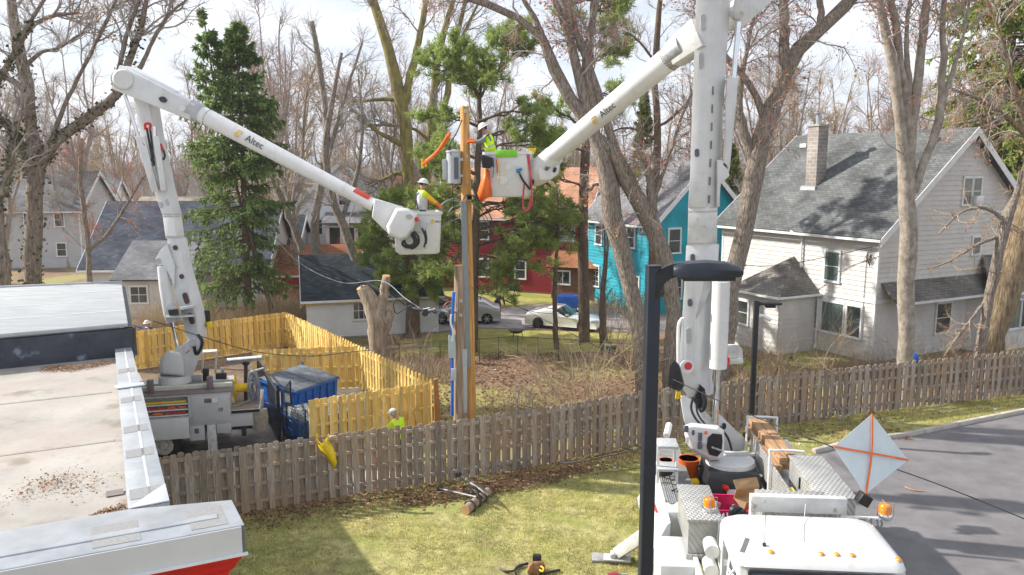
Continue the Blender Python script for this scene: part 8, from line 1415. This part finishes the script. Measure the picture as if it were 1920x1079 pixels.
# ------------------------------------------------------------------ cars
def car(name, label, o, xd, L, W, Hh, paint, kind, cat='car'):
    M = frame(o, xd); t = thing(name, o, label, cat)
    if kind == 'sport': prof = [(0, .32), (.02, .55), (.10, .62), (.30, .74), (.42, .78), (.52, 1.02), (.62, 1.20), (.72, 1.21), (.82, 1.06), (.90, .98), (.97, .95), (1, .72), (1, .35)]; roof = (.42, .9)
    else: prof = [(0, .35), (.01, .7), (.08, .82), (.26, .96), (.38, 1.35), (.46, 1.50), (.62, 1.52), (.78, 1.42), (.9, 1.08), (.98, 1.0), (1, .7), (1, .38)]
    mb = MB(M); rings = []; k = len(prof)
    for y, s, zs in ((-W/2+.02, .93, .55), (-W/2, 1, .75), (-W/2+.06, 1, .93), (-W/2+.28, 1, 1.0), (W/2-.28, 1, 1.0), (W/2-.06, 1, .93), (W/2, 1, .75), (W/2-.02, .93, .55)):
        rings.append([(x*L-L/2 if True else 0, y, .22+(z-.22)*(zs if z > .75 else 1) if z > .9 else z) for x, z in prof]+[(L/2, y, .22), (-L/2, y, .22)])
    mb.loft(rings); mb.build('body', paint, t, smooth=True, bevel=.02, angle=45)
    hs = Hh-.02; gl = MB(M)
    a0, a1, b0, b1 = (.40, .53, .70, .88) if kind == 'sport' else (.27, .42, .72, .86); z0 = .80 if kind == 'sport' else .98
    gl.hexa([(a0*L-L/2, -W/2+.07, z0), (b1*L-L/2, -W/2+.07, z0), (b1*L-L/2, W/2-.07, z0), (a0*L-L/2, W/2-.07, z0)], [(a1*L-L/2, -W/2+.26, hs), (b0*L-L/2, -W/2+.26, hs), (b0*L-L/2, W/2-.26, hs), (a1*L-L/2, W/2-.26, hs)]); gl.build('windows', glass, t, bevel=.03)
    rf = MB(M); rf.hexa([(a1*L-L/2-.02, -W/2+.24, hs-.03), (b0*L-L/2+.02, -W/2+.24, hs-.03), (b0*L-L/2+.02, W/2-.24, hs-.03), (a1*L-L/2-.02, W/2-.24, hs-.03)], [(a1*L-L/2+.1, -W/2+.3, hs+.04), (b0*L-L/2-.1, -W/2+.3, hs+.04), (b0*L-L/2-.1, W/2-.3, hs+.04), (a1*L-L/2+.1, W/2-.3, hs+.04)]); rf.build('roof', paint, t, bevel=.02)
    for s in (-1, 1):
        for u in (.5,): pm = MB(M); pm.hexa([(u*L+.2-L/2, s*(W/2-.07), z0), (u*L+.3-L/2, s*(W/2-.07), z0), (u*L+.3-L/2, s*(W/2-.05), z0), (u*L+.2-L/2, s*(W/2-.05), z0)], [(u*L+.25-L/2, s*(W/2-.27), hs), (u*L+.35-L/2, s*(W/2-.27), hs), (u*L+.35-L/2, s*(W/2-.25), hs), (u*L+.25-L/2, s*(W/2-.25), hs)]); pm.build('pillar', paint, t)
        for x in (-L*.31, L*.31):
            w_ = MB(M); w_.tube([(x, s*(W/2-.2), .33), (x, s*(W/2-.18), .33), (x, s*(W/2), .33), (x, s*(W/2+.01), .33)], [.31, .34, .34, .30], 22); wo = w_.build('wheel', rubber, t, smooth=True, angle=40)
            r_ = MB(M)
            for j in range(6): a = j*math.pi/3; r_.beam((x+math.cos(a)*.05, s*(W/2+.016), .33+math.sin(a)*.05), (x+math.cos(a)*.21, s*(W/2+.016), .33+math.sin(a)*.21), .05, .02, up=(0, 1, 0))
            r_.tube([(x, s*(W/2+.01), .33), (x, s*(W/2+.02), .33)], .08, 12); r_.build('rim', steel if kind != 'sport' else darkmetal, wo)
        hl = MB(M); hl.hexa([(-L/2-.01, s*(W/2-.5), .55), (-L/2+.05, s*(W/2-.12), .55), (-L/2+.3, s*(W/2-.02), .58), (-L/2+.05, s*(W/2-.45), .6)], [(-L/2+.02, s*(W/2-.5), .64), (-L/2+.1, s*(W/2-.12), .66), (-L/2+.35, s*(W/2-.02), .68), (-L/2+.1, s*(W/2-.45), .68)]); hl.build('headlight', greyface, t)
        tl_ = MB(M); tl_.box(L/2-.06, L/2+.012, *sorted((s*(W/2-.45), s*(W/2-.06))), .72, .84); tl_.build('tail_light', label_r, t); mr_ = MB(M); mr_.box(-.55 if kind == 'sport' else -.75, -.4 if kind == 'sport' else -.6, *sorted((s*(W/2+.02), s*(W/2+.18))), .9, 1.02); mr_.build('mirror', paint, t, bevel=.02)
    return t
cw = mat('car_paint_white', (.78, .78, .78), .2, .02, 2, coat=.5, spec=.6); cs = mat('car_paint_silver', (.52, .54, .56), .25, .03, 2, metal=.4, coat=.5)
car('sports_car', 'white low sports car with black wheels on the drive before the red house', (3.15, 46.4, .01), (-1, .42), 4.4, 1.9, 1.28, cw, 'sport')
car('parked_car', 'silver car seen behind the two poles on the drive', (-2.9, 48.2, .01), (1, .03), 4.4, 1.78, 1.5, cs, 'sedan')
car('parked_car', 'dark low car half hidden by the pine beside the garage', (-6.0, 51, .01), (1, -.1), 4.2, 1.75, 1.4, mat('car_paint_dark', (.05, .05, .055), .3, .05, 2, coat=.4), 'sedan')
# ------------------------------------------------------------------ people
def person(label, J, shirt, trousers, facing, helmet=None, vest=None, gloves=None, sleeve=None, hair=None, group=None, face=True, boots=None, strap=None, open_hands=True):
    """J: joints in world space. body grown by the skin modifier as one mesh"""
    root = thing('person', J['foot_l'].lerp(J['foot_r'], .5), label, 'person', group); o0 = rootloc(root)
    names = ['pelvis', 'belly', 'chest', 'neck', 'head0', 'head1', 'sh_l', 'el_l', 'wr_l', 'ha_l', 'sh_r', 'el_r', 'wr_r', 'ha_r', 'hip_l', 'kn_l', 'an_l', 'foot_l', 'hip_r', 'kn_r', 'an_r', 'foot_r']
    J = dict(J); J['head0'] = J['neck'].lerp(J['head'], .45); J['head1'] = J['head']
    for s in 'lr':
        J['ha_'+s] = J['wr_'+s]+(J['wr_'+s]-J['el_'+s]).normalized()*.09
        if 'an_'+s not in J: J['an_'+s] = J['foot_'+s]+Vector((0, 0, .08))
        J['foot_'+s] = J['foot_'+s]+Vector(facing).normalized()*.14+Vector((0, 0, .04))
    E = [('pelvis', 'belly'), ('belly', 'chest'), ('chest', 'neck'), ('neck', 'head0'), ('head0', 'head1')]
    for s in 'lr': E += [('chest', 'sh_'+s), ('sh_'+s, 'el_'+s), ('el_'+s, 'wr_'+s), ('wr_'+s, 'ha_'+s), ('pelvis', 'hip_'+s), ('hip_'+s, 'kn_'+s), ('kn_'+s, 'an_'+s), ('an_'+s, 'foot_'+s)]
    Rd = dict(pelvis=(.17, .135), belly=(.175, .135), chest=(.19, .145), neck=(.062, .062), head0=(.075, .085), head1=(.09, .105))
    for s in 'lr': Rd.update({'sh_'+s: (.098, .098), 'el_'+s: (.074, .074), 'wr_'+s: (.045, .045), 'ha_'+s: (.022, .042), 'hip_'+s: (.11, .11), 'kn_'+s: (.08, .08), 'an_'+s: (.048, .048), 'foot_'+s: (.05, .04)})
    me = bpy.data.meshes.new('body'); me.from_pydata([J[n]-o0 for n in names], [(names.index(a), names.index(b)) for a, b in E], [])
    o = bpy.data.objects.new('body', me); COL.objects.link(o); o.parent = root; md = o.modifiers.new('skin', 'SKIN'); md.use_smooth_shade = True
    for i, n in enumerate(names): sv = me.skin_vertices[0].data[i]; sv.radius = Rd[n]; sv.use_root = (i == 0)
    o.modifiers.new('sub', 'SUBSURF').levels = 1; o.modifiers['sub'].render_levels = 1
    bpy.context.view_layer.update(); m2 = bpy.data.meshes.new_from_object(o.evaluated_get(bpy.context.evaluated_depsgraph_get())); o.modifiers.clear(); o.data = m2; m2.name = 'body'
    segs = [(a, b) for a, b in E]; mats_ = [skin, shirt, trousers, boots or dark, sleeve or shirt]; m2.materials.clear(); [m2.materials.append(x) for x in mats_]
    def cls(a, b):
        k = (a+b)
        if 'head' in b or b == 'neck': return 0 if 'head' in b else 1
        if b.startswith('ha_'): return 0
        if b.startswith(('el_', 'wr_')): return 4
        if b.startswith(('hip', 'kn', 'an')): return 2
        if b.startswith('foot'): return 3
        return 1
    for pl in m2.polygons:
        c = pl.center+o0; best = 9; bi = 1
        for a, b in segs:
            A, B = J[a], J[b]; d = B-A; t_ = max(0, min(1, (c-A).dot(d)/d.length_squared)); dist = (c-(A+d*t_)).length-.5*max(Rd[b])
            if dist < best: best = dist; bi = cls(a, b)
        pl.material_index = bi; pl.use_smooth = True
    fd = Vector(facing).normalized(); upv = (J['head']-J['neck']).normalized(); hc = J['head']+upv*.02; side = fd.cross(upv).normalized()
    # face features and ears
    m = MB(); m.tube([hc+fd*.10-upv*.005, hc+fd*.125-upv*.03], [.012, .018], 8); m.build('nose', skin, root, smooth=True)
    for s in (-1, 1): m = MB(); m.ball(hc+fd*.096+side*s*.035+upv*.012, .011, n=8, m=6); m.build('eye', dark, root); m = MB(); m.ball(hc+side*s*.092-upv*.01, .02, .02, .035, 8, 6); m.build('ear', skin, root, smooth=True)
    m = MB(); m.tube([hc+fd*.098-upv*.055-side*.025, hc+fd*.104-upv*.057, hc+fd*.098-upv*.055+side*.025], .006, 6); m.build('mouth', mat('lips', (.3, .1, .08), .6) if 'lips' not in bpy.data.materials else bpy.data.materials['lips'], root)
    if hair: m = MB(); m.ball(hc-fd*.02+upv*.01, .10, .10, .11, 14, 8, -.35); m.build('hair', hair, root, smooth=True)
    if helmet:
        hm_ = helmet; c2 = hc+upv*.035; Q = upv.to_track_quat('Z', 'Y').to_matrix().to_4x4(); m = MB(Matrix.Translation(c2) @ Q); m.ball((0, 0, 0), .135, .15, .14, 20, 8, 0); 
        m.tube([(0, 0, -.012), (0, 0, 0.0), (0, 0, .012)], [.19, .19, .15], 24); m.build('hard_hat', hm_, root, smooth=True, angle=50)
    for s in 'lr':   # hands: palm from the body mesh, five fingers each its own bent chain
        w_, h_ = J['wr_'+s], J['ha_'+s]; d = (h_-w_).normalized(); ac = d.cross(Vector((0, 0, 1))); ac = ac.normalized() if ac.length > .1 else Vector((1, 0, 0)); dn = d.cross(ac).normalized(); dn = -dn if dn.z > 0 else dn
        m = MB(); gr = 1.45 if gloves else 1.0
        for k, (off, ln) in enumerate(((-.03, .07), (-.01, .08), (.012, .075), (.032, .06))): b_ = h_+ac*off*gr; m.tube([b_-d*.02, b_+d*ln*.5, b_+d*ln*.85+dn*.025, b_+d*ln*.9+dn*.055], [.0105*gr, .0105*gr, .0095*gr, .008*gr], 7)
        b_ = w_+d*.035+ac*.035; m.tube([b_, b_+ac*.035+d*.02+dn*.01, b_+ac*.035+d*.06+dn*.025], [.013*gr, .012*gr, .009*gr], 7)
        if gloves: m.tube([w_-d*.10, w_-d*.09, w_, h_+d*.01], [.058, .062, .05, .045], 12)
        m.build('glove' if gloves else 'fingers', gloves or skin, root, smooth=True)
    if vest:
        m = MB(); ax = (J['sh_r']-J['sh_l']).normalized(); rings = []
        spine = [(J['pelvis'], .20, .165), (J['belly'], .205, .165), (J['chest']-(J['chest']-J['belly'])*.1, .225, .175), (J['chest'].lerp(J['neck'], .45), .21, .145), (J['chest'].lerp(J['neck'], .8), .12, .10)]
        for c, a_, b_ in spine:
            tn = (J['neck']-J['pelvis']).normalized(); f_ = ax.cross(tn).normalized(); rings.append([c+ax*a_*math.cos(k*math.pi/8)+f_*b_*math.sin(k*math.pi/8) for k in range(16)])
        m.loft(rings, cap=False); v = m.build('vest', vest[0], root, smooth=True, angle=80); md = v.modifiers.new('t', 'SOLIDIFY'); md.thickness = .01; md.offset = 1
        for st_, m_ in vest[1:]:
            m = MB()
            if st_ == 'belt': c, a_, b_ = spine[1]; f_ = ax.cross((J['neck']-J['pelvis']).normalized()).normalized(); r1 = [[c+up_+ax*(a_+.014)*math.cos(k*math.pi/8)+f_*(b_+.014)*math.sin(k*math.pi/8) for k in range(16)] for up_ in (Vector((0, 0, -.03)), Vector((0, 0, .03)))]; m.loft(r1, cap=False)
            if st_ == 'straps':
                for sx in (-.09, .09):
                    for sg in (-1, 1): tn = (J['neck']-J['pelvis']).normalized(); f_ = ax.cross(tn).normalized()*sg; P_ = [spine[1][0]+ax*sx+f_*.172, spine[2][0]+ax*sx+f_*.18, spine[3][0]+ax*sx*.9+f_*.148, spine[3][0]+ax*sx*.9+tn*.07]; [m.beam(P_[i], P_[i+1], .045, .012, up=f_) for i in range(3)]
            if st_ == 'cross':
                for sx in (-1, 1):
                    for sg in (-1, 1): tn = (J['neck']-J['pelvis']).normalized(); f_ = ax.cross(tn).normalized()*sg; P_ = [spine[0][0]+ax*sx*.12+f_*.175, spine[2][0]-ax*sx*.02+f_*.195, spine[3][0]-ax*sx*.09+f_*.15, spine[3][0]-ax*sx*.09+tn*.07]; [m.beam(P_[i], P_[i+1], .04, .014, up=f_) for i in range(3)]
            m.build('harness_strap' if st_ != 'belt' else 'belt_stripe', m_, v)
    return root
def joints(base, fd, lean=0, yaw_arms=None, arms=None, head_tilt=.12, legs='stand', S_=1.0):
    """standing skeleton at base, facing fd, torso leaning forward by lean; arms: {side: (elbow, wrist)} offsets in (right, forward, up) from the shoulder"""
    f = Vector((fd[0], fd[1], 0)).normalized(); r = Vector((f.y, -f.x, 0)); u = Vector((0, 0, 1)); b = Vector(base); J = {}
    tu = (u*math.cos(lean)+f*math.sin(lean)); pv = b+u*.93*S_-f*.25*math.sin(lean)*(1 if lean > .3 else 0)
    J['pelvis'] = pv; J['belly'] = pv+tu*.2*S_; J['chest'] = pv+tu*.42*S_; J['neck'] = pv+tu*.58*S_; hd = (tu+f*head_tilt).normalized(); J['head'] = J['neck']+hd*.17*S_
    for s, k in (('l', -1), ('r', 1)):
        J['hip_'+s] = pv+r*k*.09-u*.06; J['kn_'+s] = b+r*k*.11+u*.48*S_+f*.04; J['an_'+s] = b+r*k*.12+u*.09; J['foot_'+s] = b+r*k*.12+u*.02
        sh = J['chest']+tu*.08+r*k*.19; J['sh_'+s] = sh
        e, w_ = (arms or {}).get(s, ((.06, .0, -.28), (.06, .1, -.52))); conv = lambda q: sh+r*k*q[0]+f*q[1]+u*q[2]
        J['el_'+s] = conv(e); J['wr_'+s] = conv(w_)
    return J
# worker in the left bucket: seen from behind left, reaching right to the pole
bz = (BM1 @ Vector((.12, .05, -1.14)))
J = joints((pt(792, 470, 24.1).x, 24.1, pt(792, 340, 24.1).z-1.78), (.85, .35), .05, arms={'r': ((.03, .22, -.18), (.08, .42, -.36)), 'l': ((.08, .18, -.22), (.0, .4, -.3))}, head_tilt=.15)
person('lineman in the left bucket, white hard hat, pale harness vest, yellow sleeves, orange gloves', J, neon, jeans, (.9, .2, -.15), helmet=white_clean, vest=[cloth_white, ('cross', dark)], gloves=orange, sleeve=cloth_yellow, hair=cloth_dark)
bz2 = (BM2 @ Vector((-.4, .0, -1.22)))
J = joints((pt(921, 400, 24.2).x, 24.25, pt(921, 242, 24.2).z-1.64), (-.97, -.1), .22, arms={'r': ((.02, .16, -.2), (-.05, .42, -.12)), 'l': ((.02, .22, -.16), (-.04, .46, -.16))}, head_tilt=.35)
person('lineman in the right bucket, white hard hat, grey sleeves, lime vest, leaning left', J, cloth_grey, jeans, (-.97, -.1, -.25), helmet=white_clean, vest=[neon, ('straps', dark), ('belt', cloth_white)], gloves=orange, hair=cloth_dark)
b3 = gp(750, 880); b3 = Vector(((748-960)/F*25.2, 24.3, 0)); J = joints(b3, (-.75, .6), .35, arms={'r': ((.05, .2, -.25), (.0, .38, -.42)), 'l': ((.05, .2, -.25), (.0, .36, -.45))}, head_tilt=.5)
person('worker behind the grey fence, white hard hat and neon yellow jacket, looking down', J, neon, jeans, (-.6, .5, -.3), helmet=white_clean)
b4 = Vector(((278-960)/F*40.5, 39.5, .0)); b4 = Vector((pt(276, 600, 39).x, 39.0, pt(278, 601, 39).z-1.70)); J = joints((b4.x, 39.0, 0), (-.4, -.9), .0, arms={'r': ((.38, .05, .06), (.72, .08, .12)), 'l': ((.05, .15, -.25), (.05, .3, -.4))}); 
dz = pt(278, 603, 39).z-J['head'].z; 
person('person in a white hard hat behind the back yellow fence, arm stretched out left', {k: v for k, v in J.items()}, jeans, jeans, (-.4, -.9, 0), helmet=white_clean)
b5 = gp(935, 590); b5 = Vector((b5.x, 50.3, 0)); J = joints(b5, (.7, -.5), .9, arms={'r': ((.05, .05, -.3), (.0, .15, -.55)), 'l': ((.05, .05, -.3), (.0, .15, -.5))}, head_tilt=.5)
person('person in dark clothes bending over beside the silver car', J, cloth_dark, cloth_dark, (.6, -.4, -.5), hair=cloth_dark)

# ------------------------------------------------------------------ haze
hz = MB(); hz.box(-420, 420, -30, 960, -1.5, 60); ho = hz.build('haze', dark); ho['kind'] = 'stuff'; ho['label'] = 'thin pale spring haze over the whole neighbourhood'
hmat = bpy.data.materials.new('haze_air'); hmat.use_nodes = True; t_ = hmat.node_tree; t_.nodes.clear(); on_ = t_.nodes.new('ShaderNodeOutputMaterial'); pv_ = t_.nodes.new('ShaderNodeVolumePrincipled'); pv_.inputs['Color'].default_value = (.85, .90, 1, 1); pv_.inputs['Density'].default_value = .00035; pv_.inputs['Anisotropy'].default_value = .2
t_.links.new(pv_.outputs[0], on_.inputs['Volume']); ho.data.materials.clear(); ho.data.materials.append(hmat)
